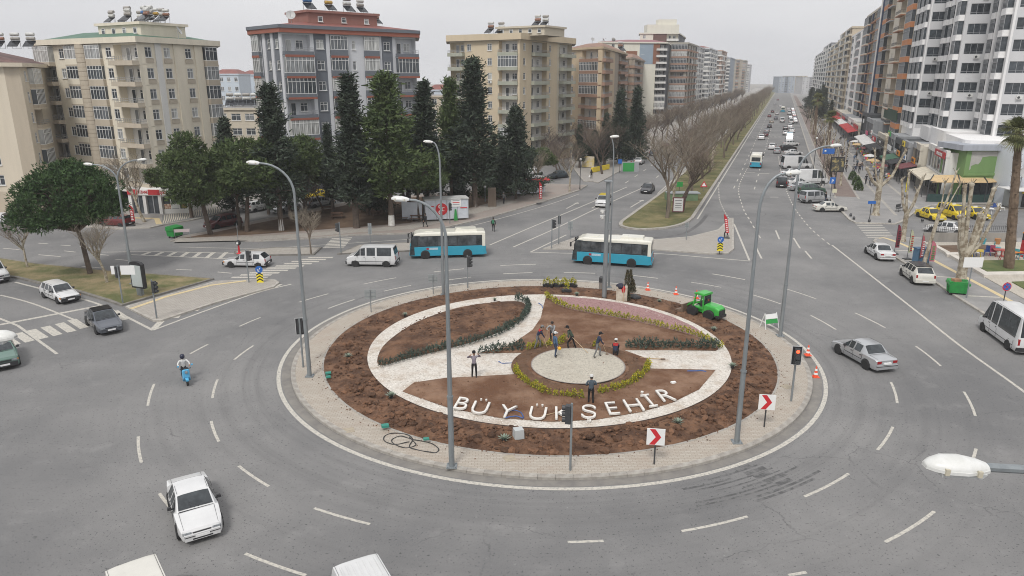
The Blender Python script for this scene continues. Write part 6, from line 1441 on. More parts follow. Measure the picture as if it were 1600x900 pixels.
def car_shape(L,W,st,zb=.24):
 """st: list of (x, half width at belt, z belt, half width top, z top, seg flag) front to rear; flag describes the segment that FOLLOWS: H hood, W windscreen, G glasshouse, P pillar, R rear window, T trunk"""
 b=MB(); rings=[]
 for (x,wb,zbelt,wt_,zt,fl) in st:
  wm=min(W / 2,wb * 1.035); rings.append([(wm * .93,zb),(wm * .985,zb + .10),(wm,zb + (zbelt - zb) * .50),(wb,zbelt),(wt_,zt - .045 if zt - zbelt > .1 else zt - .012),(wt_ * .62,zt - .008),(0,zt)])
 n=len(rings[0])
 full=[]
 for (s,r) in zip(st,rings):
  x=s[0]; full.append([(x,-y,z) for y,z in r] + [(x,y,z) for y,z in reversed(r[:-1])])
 N_=len(full[0]); o=len(b.v)
 for f in full: b.v += f
 for i in range(len(full) - 1):
  for j in range(N_ - 1): b.f.append((o + i * N_ + j,o + i * N_ + j + 1,o + (i + 1) * N_ + j + 1,o + (i + 1) * N_ + j)); b.m.append(0)
  b.f.append((o + i * N_ + N_ - 1,o + i * N_,o + (i + 1) * N_,o + (i + 1) * N_ + N_ - 1)); b.m.append(0)
 b.f.append(tuple(o + j for j in reversed(range(N_)))); b.m.append(0); b.f.append(tuple(o + (len(full) - 1) * N_ + j for j in range(N_))); b.m.append(0)
 b.f=[tuple(reversed(f)) for f in b.f]
 panes=[]                                              # (name, MB)
 def panel(q,name,ins=.05,off=.012):
  q=[Vector(p) for p in q]; c=sum(q,Vector()) / len(q); nn=(q[1] - q[0]).cross(q[2] - q[0]); nn=nn.normalized() if nn.length else Vector((0,0,1))
  if nn.dot(c - Vector((c.x * .7,0,.5))) < 0: nn=-nn
  out=[]
  for p in q: d=(c - p); l=d.length; out.append(p + d * min(.4,ins / max(l,.01)) + nn * off)
  m_=MB(); m_.add(out,(tuple(range(len(out))),)); m_.add([p - nn * .004 for p in out],(tuple(reversed(range(len(out)))),)); panes.append((name,m_))
 for i in range(len(st) - 1):
  A,B_=full[i],full[i + 1]; fl=st[i][5]
  if fl == 'G':
   panel([A[3],A[4],B_[4],B_[3]],'side_window',.045); k=N_ - 1 - 3; panel([A[k],A[k - 1],B_[k - 1],B_[k]],'side_window',.045)
  if fl == 'F':                                       # triangular front quarter: pane between belt and screen line
   panel([A[3],B_[4],B_[3]],'side_window',.06); k=N_ - 1 - 3; panel([A[k],B_[k - 1],B_[k]],'side_window',.06)
  if fl in 'WFR':
   ix=[4,5,6,N_ - 1 - 5,N_ - 1 - 4]; m_=MB(); up_=Vector((.3 if fl != 'R' else -.3,0,.95)) * .016; va=[Vector(A[j]).lerp(Vector(B_[j]),.07) for j in ix]; vb=[Vector(A[j]).lerp(Vector(B_[j]),.93) for j in ix]
   for r_ in (va,vb): r_[0]=r_[0].lerp(r_[1],.22); r_[4]=r_[4].lerp(r_[3],.22)
   m_.v=[tuple(p + up_) for p in va + vb]
   for j in range(4): m_.f.append((j,j + 1,6 + j,5 + j) if fl == 'X' else (j,5 + j,6 + j,j + 1)); m_.m.append(0)
   panes.append(('rear_window' if fl == 'R' else 'windscreen',m_))
 return b,panes
def sedan(L=4.25,W=1.68,H=1.39,old=True):
 h=L / 2; w=W / 2
 return [(h,w * .72,.56,w * .66,.60,'H'),(h - .08,w * .86,.60,w * .80,.68,'H'),(h - .45,w * .94,.72,w * .84,.76,'H'),(h - 1.22,w * .98,.86,w * .84,.90,'F'),(h - 1.85,w * .98,.89,w * .74,H - .03,'G'),(h - 2.3,w * .98,.90,w * .73,H,'P'),(h - 2.36,w * .98,.90,w * .73,H,'G'),(h - 3.0,w * .97,.91,w * .71,H - .02,'R'),(h - 3.52,w * .95,.92,w * .78,.95,'T'),(-h + .12,w * .88,.88,w * .80,.93,'T'),(-h,w * .80,.80,w * .74,.86,'E')]
def wagon(L=4.25,W=1.62,H=1.42):
 h=L / 2; w=W / 2
 return [(h,w * .86,.60,w * .82,.66,'H'),(h - .1,w * .92,.68,w * .86,.74,'H'),(h - 1.15,w * .98,.84,w * .86,.88,'F'),(h - 1.75,w * .98,.87,w * .76,H - .03,'G'),(h - 2.25,w * .98,.88,w * .76,H,'P'),(h - 2.31,w * .98,.88,w * .76,H,'G'),(h - 2.95,w * .98,.88,w * .76,H,'P'),(h - 3.01,w * .98,.88,w * .76,H,'G'),(h - 3.72,w * .96,.88,w * .74,H - .02,'R'),(-h + .06,w * .94,.84,w * .84,.90,'T'),(-h,w * .92,.70,w * .86,.78,'E')]
def suv(L=4.3,W=1.82,H=1.60):
 h=L / 2; w=W / 2
 return [(h,w * .78,.66,w * .72,.74,'H'),(h - .1,w * .90,.78,w * .84,.86,'H'),(h - .95,w * .98,.98,w * .86,1.03,'F'),(h - 1.6,w * .98,1.0,w * .76,H - .04,'G'),(h - 2.15,w * .98,1.02,w * .76,H,'P'),(h - 2.22,w * .98,1.02,w * .76,H,'G'),(h - 2.95,w * .98,1.04,w * .75,H,'P'),(h - 3.02,w * .98,1.04,w * .75,H,'G'),(h - 3.6,w * .96,1.06,w * .72,H - .04,'R'),(-h + .10,w * .94,1.02,w * .80,1.08,'T'),(-h,w * .88,.80,w * .80,.86,'E')]
def van(L=4.9,W=1.9,H=1.97,glassy=True,hi=0):
 h=L / 2; w=W / 2; H += hi; g='G' if glassy else 'P'
 return [(h,w * .80,.72,w * .74,.82,'H'),(h - .12,w * .92,.86,w * .84,.96,'H'),(h - .75,w * .98,1.08,w * .86,1.16,'F'),(h - 1.45,w * .98,1.10,w * .84,H - .06,'G'),(h - 1.95,w * .98,1.10,w * .84,H,'P'),(h - 2.05,w * .98,1.10,w * .84,H,'G'),(h - 2.95,w * .98,1.10,w * .84,H,'P'),(h - 3.05,w * .98,1.10,w * .84,H,g),(-h + .35,w * .97,1.10,w * .83,H,'P'),(-h + .22,w * .96,1.10,w * .82,H - .03,'R'),(-h + .04,w * .94,1.10,w * .88,1.14,'T'),(-h,w * .92,.8,w * .88,.84,'E')]
KIND=dict(sedan=(sedan(),4.25,1.68,.30,.82,-.80),msedan=(sedan(4.45,1.78,1.45),4.45,1.78,.32,.86,-.86),wagon=(wagon(),4.25,1.62,.29,.78,-.74),suv=(suv(),4.3,1.82,.34,.83,-.80),hatch=(suv(3.95,1.70,1.45),3.95,1.70,.30,.78,-.76),van=(van(),4.9,1.9,.33,.92,-.92),pvan=(van(4.9,1.9,1.97,False),4.9,1.9,.33,.92,-.92),bigvan=(van(5.9,2.0,2.0,False,.55),5.9,2.0,.35,1.0,-1.15),minivan=(van(5.9,2.02,2.0,True,.6),5.9,2.02,.36,1.0,-1.15),mpv=(van(4.45,1.78,1.80),4.45,1.78,.31,.8,-.8))
wheel_cache={}
def wheel_meshes(r,wd=.2):
 if r not in wheel_cache:
  Mx=Matrix.Rotation(R(90),4,'X'); a=MB(); a.lathe([(r * .62,-wd / 2),(r * .93,-wd / 2),(r,-wd / 2 + .03),(r,wd / 2 - .03),(r * .93,wd / 2),(r * .62,wd / 2)],20,0,Mx)
  c=MB(); c.lathe([(r * .66,-wd / 2 + .02),(r * .64,wd / 2 - .01),(r * .5,wd / 2 - .03),(r * .14,wd / 2 - .005),(.01,wd / 2 - .005)],12,0,Mx); c.lathe([(r * .64,-wd / 2 + .01),(r * .5,-wd / 2 + .03),(r * .14,-wd / 2 + .005),(.01,-wd / 2 + .005)][::-1],12,0,Mx)
  arch=MB(); arch.lathe([(r * 1.20,-.05),(r * 1.20,.05)],20,0,Mx)
  wheel_cache[r]=(a.mesh('tyre',tyrem,True),c.mesh('rim',rimm,True),arch.mesh('wheel_arch',plastm))
 return wheel_cache[r]
CARP={}
def car_parts(kind):
 """shared part meshes of one kind of vehicle: list of (name, mesh, loc, is_paint, children)"""
 if kind in CARP: return CARP[kind]
 st,L,W,wr,xf,xr=KIND[kind]; h=L / 2; xf_=h - xf; xr_=-h - xr; parts=[]
 b,panes=car_shape(L,W,st)
 parts.append(('body',b.mesh('body',PAINT['white'],True,32),(0,0,0),True,[]))
 if len(panes):
  for nm,m_ in panes: parts.append((nm,m_.mesh(nm,carglass),(0,0,0),False,[]))
 t,rm,ar=wheel_meshes(wr)
 for x in (xf_,xr_):
  for sy in (-1,1): parts.append(('wheel',t,(x,sy * (W / 2 - .078),wr),False,[('rim',rm)])); parts.append(('wheel_arch',ar,(x,sy * (W / 2 - .058),wr + .02),False,[]))
 zf=st[0][2]; zr=st[-1][2]; wf=st[0][1]; wrr=st[-1][1]
 tall=kind in ('van','pvan','bigvan','minivan','mpv')
 def bx(nm,c,d,m,paint=False,tp=1.0): q=MB(); q.box(c,d,0,taper=tp); parts.append((nm,q.mesh(nm,m),(0,0,0),paint,[]))
 old=kind in ('wagon','hatch')
 bm=plastm if kind in ('wagon','pvan','van','bigvan','minivan','mpv','hatch') else None
 bx('bumper',(h - .0,0,.40),(.20,wf * 2.12,.26),bm or PAINT['white'],bm is None); bx('bumper',(-h + .02,0,.43),(.20,wrr * 2.1,.26),bm or PAINT['white'],bm is None)
 if kind in ('sedan','msedan'): bx('bumper_strip',(h + .006,0,.45),(.2,wf * 2.13,.035),plastm); bx('bumper_strip',(-h + .012,0,.49),(.2,wrr * 2.11,.035),plastm); bx('lower_grille',(h + .01,0,.33),(.19,wf * 1.2,.06),plastm)
 rf=[s for s in st if s[5] in 'GP']; q=MB();
 for sy in (-1,1): q=MB(); q.bar((rf[0][0] - .05,sy * rf[1][3] * .93,rf[1][4] - .022),(rf[-1][0] - .3,sy * rf[-1][3] * .93,rf[-1][4] - .022),.014,.010); parts.append(('roof_gutter',q.mesh('roof_gutter',plastm),(0,0,0),False,[]))
 bx('grille',(h - .005,0,zf - .03),(.05,wf * 1.1,.10),plastm);
 for sy in (-1,1):
  bx('headlight',(h - .045,sy * wf * .84,zf - .015),(.12,wf * .42,.13),lampm); bx('indicator',(h - .10,sy * wf * 1.10,zf - .02),(.14,.06,.11),ambm if old else lampm)
  if tall or kind in ('suv','hatch','wagon'): bx('tail_light',(-h + .035,sy * wrr * .93,zr + (.12 if tall else .05)),(.09,.13,.42 if tall else .26),tailm)
  else: bx('tail_light',(-h + .03,sy * wrr * .80,zr - .06),(.10,wrr * .42,.16),tailm)
  mx_=[s[0] for s in st if s[5] == 'F'][0] - .38; mz=[s[2] for s in st if s[5] == 'F'][0] + .10
  q=MB(); q.box((mx_,sy * (W / 2 + .08),mz),(.11,.17,.12),0,taper=.85); q.bar((mx_,sy * (W / 2 - .05),mz - .05),(mx_,sy * (W / 2 + .04),mz - .03),.05); parts.append(('mirror',q.mesh('mirror',plastm),(0,0,0),False,[]))
# door seams and handles, sill strip
  q=MB(); g0=[s for s in st if s[5] in 'FGP']; xs=[g0[0][0] - .25] + [s[0] - .03 for s in st if s[5] == 'P'][:2] + [xr_ + wr * 1.25 if not tall else -h + .5]
  for xx in xs: q.box((xx,sy * (W / 2 - .008),.62),(.012,.026,.55))
  q.box(((xs[0] + xs[-1]) / 2,sy * (W / 2 - .004),.56),(abs(xs[0] - xs[-1]),.03,.035)); parts.append(('door_seams',q.mesh('door_seams',plastm),(0,0,0),False,[]))
  q=MB()
  for xx in xs[1:3]: q.box((xx + .14,sy * (W / 2 + .0),.80 if not tall else 1.0),(.16,.035,.035))
  parts.append(('door_handle',q.mesh('door_handle',plastm),(0,0,0),False,[]))
 q=MB(); F_=[s for s in st if s[5] == 'F'][0]; H0=st[1]
 for sy in (-1,1): q.bar((F_[0] + .03,sy * F_[3] * .93,F_[4] + .006),(H0[0] - .05,sy * H0[3] * .93,H0[4] + .012),.012,.008); q.bar((F_[0] - .04,sy * F_[3] * .1,F_[4] + .03),(F_[0] - .16,sy * F_[3] * .1 + F_[3] * .62,F_[4] + .075),.025,.02)
 q.bar((F_[0] + .05,-F_[3] * .9,F_[4] + .012),(F_[0] + .05,F_[3] * .9,F_[4] + .012),.035,.014); parts.append(('bonnet_seam',q.mesh('bonnet_seam',plastm),(0,0,0),False,[]))
 if kind in ('sedan','msedan'): q=MB(); T_=[s for s in st if s[5] == 'T'][0]; q.bar((T_[0] - .03,-T_[3] * .85,T_[4] + .004),(T_[0] - .03,T_[3] * .85,T_[4] + .004),.014,.008); [q.bar((T_[0] - .03,sy * T_[3] * .9,T_[4] + .0),(-h + .14,sy * T_[3] * .9,.935),.012,.008) for sy in (-1,1)]; parts.append(('boot_seam',q.mesh('boot_seam',plastm),(0,0,0),False,[]))
 bx('number_plate',(h + .106,0,.42),(.015,.52,.11),platem); bx('number_plate',(-h - .03 if kind in ('sedan','msedan') else -h - .09,0,.66 if kind in ('sedan','msedan') else .45),(.12 if kind in ('sedan','msedan') else .02,.52,.11),platem)
 bx('underside',(0,0,.24),(L * .9,W * .82,.12),plastm)
 CARP[kind]=parts; return parts
PPL=[]
def car(kind,colr,a,b,label,cat='car',group=None,roof=None,rack=None,seed=0,z=0.0,name=None,dark=False):
 """a: pixel of the ground centre, b: pixel it points to"""
 p=G(*a,z) if not isinstance(a,Vector) else a; rz=head(a,b) if not isinstance(b,float) else b
 t=thing(name or {'sedan': 'saloon_car','msedan': 'saloon_car','wagon': 'estate_car','suv': 'suv_car','hatch': 'hatchback_car','van': 'passenger_van','pvan': 'panel_van','bigvan': 'panel_van','minivan': 'minibus','mpv': 'people_carrier'}[kind],label,cat,p,rz,group)
 for nm,me,loc,paint,ch in car_parts(kind):
  o=link(nm,me,t,loc)
  if paint: o.material_slots[0].link='OBJECT'; o.material_slots[0].material=PAINT[colr]
  for cn,cm in ch: link(cn,cm,o)
 st,L,W,*_=KIND[kind]; top=max(s[4] for s in st); h=L / 2
 if roof:
  m_=MB(); g=[s for s in st if s[4] > top - .06]; m_.box(((g[0][0] + g[-1][0]) / 2,0,top + .005),(g[0][0] - g[-1][0],W * .72,.03)); m_.build('roof_panel',PAINT[roof],t)
 if rack:
  m_=MB(); g=[s for s in st if s[4] > top - .06]; x0,x1=g[0][0],g[-1][0]
  for y in (-W * .34,W * .34): m_.bar((x0,y,top + .12),(x1,y,top + .12),.04)
  for k in range(7): m_.bar((x0 + (x1 - x0) * k / 6,-W * .34,top + .13),(x0 + (x1 - x0) * k / 6,W * .34,top + .13),.035)
  m_.build('roof_rack',rimm,t)
 return t
t=car('sedan','white',(305,806),(318,846),'white saloon car with black mirrors driving toward the viewer in the left foreground'); t.scale=(1,1.04,1)
car('pvan','cream',(238,1010),(260,1071),'cream white van of which only the roof shows at the bottom left edge','van')
t=car('pvan','white',(592,1012),(622,1073),'white van with ribbed roof cut off by the bottom edge','van')
mb=MB()
for k in range(7): mb.bar((-2.0,-.6 + k * .2,1.985),(.6,-.6 + k * .2,1.985),.05,.03)
mb.build('roof_ribs',PAINT['white'],t)
car('hatch','green',(4,565),(20,603),'faded green hatchback with a silver roof rack at the left edge',rack=True)
car('msedan','grey',(163,511),(180,527),'dark grey saloon crossing the left crosswalk',roof='black')
car('wagon','white',(95,467),(115,475.5),'white old estate car behind the dark grey saloon',rack=None)
t=car('van','white',(-16,437),(14,449),'white van with a roof box at the left edge','van'); mb=MB(); mb.box((-.6,0,2.2),(2.6,1.4,.4),taper=.9); mb.build('roof_box',PAINT['white'],t)
car('wagon','white',(387,415.5),(355,415),'white old estate car driving left over the zebra crossing')
car('van','white',(583,413.5),(545,413),'white passenger van in front of the left bus','van')
t=car('suv','white',(943,321),(932,330),'white taxi style suv with a yellow roof coming down the boulevard',roof='yellow')
car('msedan','black',(1012,300),(1004,307),'black saloon following the white suv down the boulevard')
car('sedan','silver',(987,256),(1001,251),'silver car parked nose up along the left boulevard kerb'); car('hatch','white',(1006,248),(1018,243),'white car parked in front of the silver one on the left boulevard')
car('sedan','white',(1064,236),(1058,241),'white car seen between the median trees'); car('sedan','white',(1103,195),(1098,199),'white car far down the left boulevard lane')
car('msedan','white',(1373,401),(1352,388),'white saloon waiting at the right kerb near the feather flags')
car('suv','cream',(1431,437),(1409,421),'cream suv with black roof parked behind the white saloon',roof='black')
car('minivan','white',(1577,533),(1535,503),'white minibus with dark windows at the right edge','minibus')
car('msedan','silver',(1347,563),(1316,546),'silver saloon driving along the right of the roundabout')
car('msedan','yellow',(1453,342),(1476,349),'yellow taxi saloon, leftmost of the three taxis','taxi'); car('mpv','yellow',(1487,340),(1509,346),'yellow taxi people carrier in the middle of the three','taxi'); car('msedan','yellow',(1521,340),(1543,346),'yellow taxi saloon, rightmost of the three taxis','taxi')
for o in [o for o in C.objects if o.get('category') == 'taxi']:
 mb=MB(); zt=1.5 if 'saloon' in o['label'] else 1.84; mb.box((0,0,zt),(.22,.5,.14),taper=.8); mb.build('roof_sign',PAINT['white'],o)
car('msedan','white',(1478,364),(1446,360),'white car parked behind the low wall with the fence')
car('suv','dred',(349,355),(332,358),'dark red suv parked beside the park tip'); car('hatch','red',(183,353),(165,352),'red car parked behind the leaning plane tree')
car('hatch','white',(404,329),(425,325),'white hatchback parked behind the park pines'); car('wagon','silver',(500,322),(520,319),'silver estate parked behind the park'); car('sedan','yellow',(495,310),(475,313),'yellow taxi behind the park conifers','taxi'); car('sedan','silver',(447,331),(428,335),'silver car parked left of the silver estate'); car('hatch','dgrey',(545,312),(560,309),'dark car half hidden behind the park trunks')
car('sedan','slate',(873,278),(855,280),'dark slate saloon parked by the side street'); car('sedan','white',(835,274),(850,271),'white car behind the cabin roof'); car('hatch','blue',(783,284),(798,281),'blue car behind the cabin and bush')
car('hatch','grey',(40,351),(66,351),'grey car parked in front of the left shops'); car('hatch','white',(5,350),(30,350),'white car parked at the far left shops')
# moving and parked traffic up the right carriageway, placed by boulevard coordinates
AV=math.atan2(DX.y,DX.x)
for i,(k,c,x,y,lab) in enumerate((('suv','white',1189.6,218,'white suv leading the far queue'),('sedan','dred',1196,213,'dark red car behind the white suv'),('sedan','silver',1198,206.5,'silver car third in the far queue'),('sedan','black',1202,199.5,'black car fourth in the far queue'),('sedan','beige',1205.5,192,'beige car fifth in the far queue'),('sedan','grey',1212,186.5,'grey car in the middle lane far off'),('sedan','red',1202,183,'red car on the left lane far off'),('sedan','white',1214,179,'white car in the middle lane far off'),('sedan','dred',1207,176,'small dark red car far up the boulevard'),('hatch','black',1227,203,'black car moving beside the parked row'),('hatch','white',1227,211,'white hatchback moving beside the parked row'),('van','white',1222,191,'white van moving beside the parked row'),('sedan','white',1219,167,'tiny white car near the vanishing point'),('sedan','silver',1211,164,'tiny silver car near the vanishing point'),('sedan','red',1215,157,'tiny red car near the vanishing point'))):
 car(k,c,(x,y),AV,lab + ', driving away')
for i,(k,c,x,y,da,lab) in enumerate((('suv','white',1206,233,0,'white suv double parked beside the angled row'),('sedan','silver',1214,239,0,'silver car double parked behind the white suv'),('sedan','cream',1296,330,-1.25,'old cream white saloon, nearest of the parked row'),('mpv','silver',1272,316,-.95,'silver people carrier, second of the parked row'),('suv','dgreen',1266,302,-1.15,'dark green suv, third of the parked row'),('sedan','silver',1252,297.5,-1.1,'silver saloon, fourth of the parked row'),('bigvan','white',1264,287,-1.2,'tall white van parked in the angled row, nearer one'),('sedan','white',1246,290,-1.0,'white car between the silver saloon and the tall van'),('mpv','black',1221,291,0,'black people carrier stopped beside the parked row'),('sedan','white',1237,275,-1.1,'white car with open door behind the black carrier'),('bigvan','white',1243,263,-1.2,'long white van parked crosswise, farther one'),('sedan','dgrey',1236,249,-1.2,'dark grey car in the angled row'),('sedan','white',1239,242,-1.2,'white car in the angled row beyond the dark grey'),('hatch','black',1231,235,-1.2,'black hatchback in the angled row beyond the white'),('hatch','white',1236,228,-1.1,'white hatchback by the blue and white minibus'),('suv','white',1237,207,0,'white suv parked in line farther up'),('suv','white',1234,200,0,'second white suv parked in line farther up'),('van','white',1236,193,0,'white van parked in line farther up'),('hatch','silver',1235,186,0,'silver hatchback parked in line farther up'),('van','white',1233,179,0,'farther white van parked in line'),('sedan','white',1232,172,0,'farthest white car parked in line'))):
 car(k,c,(x,y),AV + da,lab)
for i in range(10):
 car('hatch',('white','silver','grey','red')[i % 4],BP(225 + i * 14,15.2),AV,'%s hatchback parked far up the right kerb, number %s of the hazy row' % (('white','silver','grey','red')[i % 4],('one','two','three','four','five','six','seven','eight','nine','ten')[i]),'car','hazy parked row')
for i in range(8): car('hatch',('white','grey','red','silver')[i % 4],BP(60 + i * 19,-18.2),AV,'%s car parked along the left boulevard kerb behind the bare trees' % ('white','grey','red','silver')[i % 4],'car','cars parked along the left boulevard kerb')
# ---- buses ----
def loft_box(b,secs,mi=0):
 """secs: list of (x, halfwidth, z0, z1, r) rounded-top sections joined along x"""
 rows=[]
 for (x,w,z0,z1,r) in secs:
  ring_=[(-w,z0),(-w,z1 - r)] + [(-w + r - r * math.cos(q),z1 - r + r * math.sin(q)) for q in (R(30),R(60))] + [(-w + r,z1),(w - r,z1)] + [(w - r + r * math.sin(q),z1 - r + r * math.cos(q)) for q in (R(30),R(60))] + [(w,z1 - r),(w,z0)]
  rows.append([(x,y,z) for y,z in ring_])
 n=len(rows[0]); o=len(b.v)
 for r_ in rows: b.v += r_
 for i in range(len(rows) - 1):
  for j in range(n): b.f.append((o + i * n + j,o + i * n + (j + 1) % n,o + (i + 1) * n + (j + 1) % n,o + (i + 1) * n + j)); b.m.append(mi)
 b.f.append(tuple(o + j for j in range(n))); b.m.append(mi); b.f.append(tuple(o + (len(rows) - 1) * n + j for j in reversed(range(n)))); b.m.append(mi)
 b.f[-(len(rows) - 1) * n - 2:]=[tuple(reversed(f)) for f in b.f[-(len(rows) - 1) * n - 2:]]
BUS=[]
def bus(a,b,label,z=0):
 p=G(*a); rz=head(a,b) if not isinstance(b,float) else b
 if BUS: return copy_tree(BUS[0],p,rz,label,'turquoise and cream city buses')
 L,w=7.8,1.14; h=L / 2; t=thing('city_bus',label,'bus',p,rz,'turquoise and cream city buses'); BUS.append(t)
 m_=MB(); loft_box(m_,[(h,w * .92,.36,1.18,.05),(h - .1,w * .98,.34,1.24,.05),(h - .5,w,.32,1.27,.03),(-h + .25,w,.32,1.27,.03),(-h,w * .95,.40,1.27,.04)]); m_.build('lower_body',PAINT['turq'],t)
 m_=MB(); loft_box(m_,[(h - .14,w * .955,1.2,2.0,.06),(h - .32,w * .97,1.2,2.34,.1),(h - .6,w * .975,1.2,2.46,.1),(-h + .3,w * .975,1.2,2.46,.1),(-h + .1,w * .95,1.2,2.40,.1)]); m_.build('window_band',carglass,t)
 m_=MB(); loft_box(m_,[(h - .42,w * .80,2.36,2.46,.05),(h - .62,w * .93,2.36,2.62,.14),(h - 1.1,w * .97,2.36,2.72,.18),(-h + .3,w * .97,2.36,2.72,.18),(-h + .06,w * .95,2.30,2.66,.14)]); m_.build('roof',PAINT['pcream'],t,smooth=False)
 m_=MB(); m_.box((-h + .22,0,1.80),(.32,w * 2.0,1.2)); m_.build('rear_pillar',PAINT['pcream'],t); m_=MB(); m_.box((-h + .045,0,1.85),(.03,w * 1.5,.8)); m_.build('rear_window',carglass,t)
 m_=MB(); m_.box((-h + 2.0,0,2.80),(2.3,1.5,.26),taper=.92); m_.box((-h + 2.7,0,2.95),(.5,.7,.05)); m_.build('air_conditioner',PAINT['pcream'],t)
 m_=MB(); m_.box((h - 2.0,0,2.74),(.9,.7,.05)); m_.build('roof_hatch',PAINT['pcream'],t)
 for sy in (-1,1):
  for k in range(6):
   x=h - 1.35 - k * 1.0; m_=MB(); m_.box((x,sy * (w * .985),1.84),(.92,.02,.95)); m_.build('side_window',mat('bus side glass',(.03,.035,.04),.06,(.10,.11,.12),1.1,3,spec=.7),t)
  for k in range(7): x=h - .86 - k * 1.0; m_=MB(); m_.box((x,sy * (w * .987),1.84),(.05,.024,1.1)); m_.build('window_post',plastm,t)
  for x in (h - 1.55,-h + 1.9):
   o=link('wheel',wheel_meshes(.40,.26)[0],t,(x,sy * (w - .095),.40)); link('rim',wheel_meshes(.40,.26)[1],o); link('wheel_arch',wheel_meshes(.40,.26)[2],t,(x,sy * (w - .045),.44))
  m_=MB(); m_.box((h - .02,sy * .78,.78),(.12,.42,.2)); m_.build('headlight',lampm,t); m_=MB(); m_.box((-h - .0,sy * .92,.95),(.06,.2,.45)); m_.build('tail_light',tailm,t)
  m_=MB(); m_.box((h + .16,sy * (w + .14),2.0),(.14,.2,.42)); m_.bar((h - .25,sy * w * .9,2.4),(h + .16,sy * (w + .14),2.15),.05); m_.build('mirror',plastm,t)
  m_=MB(); m_.box((h - 1.55 - 0.85,sy * (w + .004),1.05),(.9,.012,.22)); m_.build('route_panel',mat('pale route panel',(.30,.48,.55),.5,(.5,.55,.6),9,2),t); m_=MB(); m_.box((h - 1.8,sy * (w + .006),1.06),(.24,.012,.2)); m_.build('emblem',redsign,t)
  m_=MB(); m_.box((h - .42,sy * (w * .99),.9),(.9,.02,1.0),taper=.8); m_.build('door_panel',carglass,t)
 m_=MB(); m_.box((h + .02,0,.46),(.1,w * 1.8,.22)); m_.build('bumper',PAINT['turq'],t); m_=MB(); m_.box((-h - .02,0,.46),(.1,w * 1.8,.25)); m_.build('bumper',PAINT['turq'],t)
 m_=MB(); m_.box((h - .2,0,2.28),(.1,1.4,.22)); m_.build('destination_sign',blacks,t)
 for k in range(9): x=h - 1.6 - k * .68; m_=MB(); m_.box((x,-.55 + 1.1 * (k % 2),1.45),(.4,.42,.7)); m_.build('seat',mat('bus seat',(.10,.12,.16),.8),t)
 return t
bus((700,399.5),(648,401),'turquoise and cream bus by the park with a lamp pole crossing it'); bus((957,411.5),(898,407.5),'turquoise and cream bus behind the camera mast'); bus((1181,260),AV,'turquoise and cream bus driving away up the right carriageway'); bus((1223,175),AV,'small distant turquoise bus far up the boulevard')
t=car('minivan','white',(1233,222),AV + math.pi,'white minibus with a blue panelled roof facing the viewer in the parked row','minibus'); mb=MB(); mb.box((-.4,0,2.64),(3.6,1.5,.06)); mb.build('roof_panel',PAINT['turq'],t)
# ---- green loader ----
lgreen=mat('loader green',(.045,.42,.055),.35,(.035,.33,.05),3,coat=.3); rustm=mat('muddy bucket steel',(.13,.09,.065),.7,(.2,.14,.1),4)
p=G(1101,494,.17); t=thing('wheel_loader','bright green compact wheel loader with muddy bucket on the soil ring','loader',p,head((1112,492),(1082,482)) + R(6),None,(1.0,1.0,.88))
for x in (.75,-.75):
 for sy in (-1,1): o=link('wheel',wheel_meshes(.46,.34)[0],t,(x,sy * .58,.44)); link('rim',wheel_meshes(.46,.34)[1],o)
m_=MB(); loft_box(m_,[(-.05,.46,.42,1.0,.1),(-.3,.5,.40,1.30,.14),(-1.2,.5,.40,1.26,.18),(-1.5,.44,.46,1.10,.2)]); m_.build('engine_cover',lgreen,t)
m_=MB(); m_.box((-1.50,0,.76),(.06,.7,.42)); m_.build('radiator_grille',plastm,t); m_=MB(); m_.box((-1.42,0,.42),(.3,1.06,.24)); m_.build('counterweight',plastm,t)
m_=MB(); m_.box((.42,0,.62),(1.0,.62,.36),taper=.9); m_.build('front_frame',lgreen,t)
m_=MB()
for x,y in ((.72,.46),(.72,-.46),(-.12,.46),(-.12,-.46)): m_.bar((x + (.1 if x > 0 else 0),y,.8),(x - (.15 if x > 0 else -.05),y,2.05),.11)
m_.bar((.72,.46,.85),(-.1,.46,.85),.1); m_.bar((.72,-.46,.85),(-.1,-.46,.85),.1); m_.build('cab_frame',lgreen,t)
m_=MB(); loft_box(m_,[(.75,.52,2.0,2.1,.04),(.4,.56,2.0,2.22,.08),(-.2,.54,2.0,2.18,.08)]); m_.build('cab_roof',lgreen,t)
m_=MB(); m_.box((.05,0,1.15),(.5,.5,.5)); m_.box((-.18,0,1.45),(.14,.46,.5)); m_.build('seat',plastm,t); m_=MB(); m_.box((-.16,0,1.6),(.03,.8,.75)); m_.build('cab_window',carglass,t)
m_=MB(); m_.add([(-.24,-.22,1.3),(-.24,.22,1.3),(-.26,0,1.68)],((0,2,1),(0,1,2))); m_.build('warning_triangle',mat('warning red',(.75,.06,.03),.4),t)
m_=MB(); m_.bar((.5,0,1.2),(1.5,0,.75),.2); m_.bar((1.0,.16,1.15),(1.6,.16,.6),.1); m_.bar((1.0,-.16,1.15),(1.6,-.16,.6),.1); m_.build('lift_arm',lgreen,t)
m_=MB(); prof=[(1.55,.1),(2.25,.12),(2.3,.2),(1.75,.32),(1.7,.8),(1.55,.85)]
vs=[(x,y,z) for y in (-.75,.75) for x,z in prof]; m_.add(vs,(tuple(reversed(range(6))),tuple(range(6,12))) + tuple((i,(i + 1) % 6,6 + (i + 1) % 6,6 + i) for i in range(6))); m_.build('bucket',rustm,t)
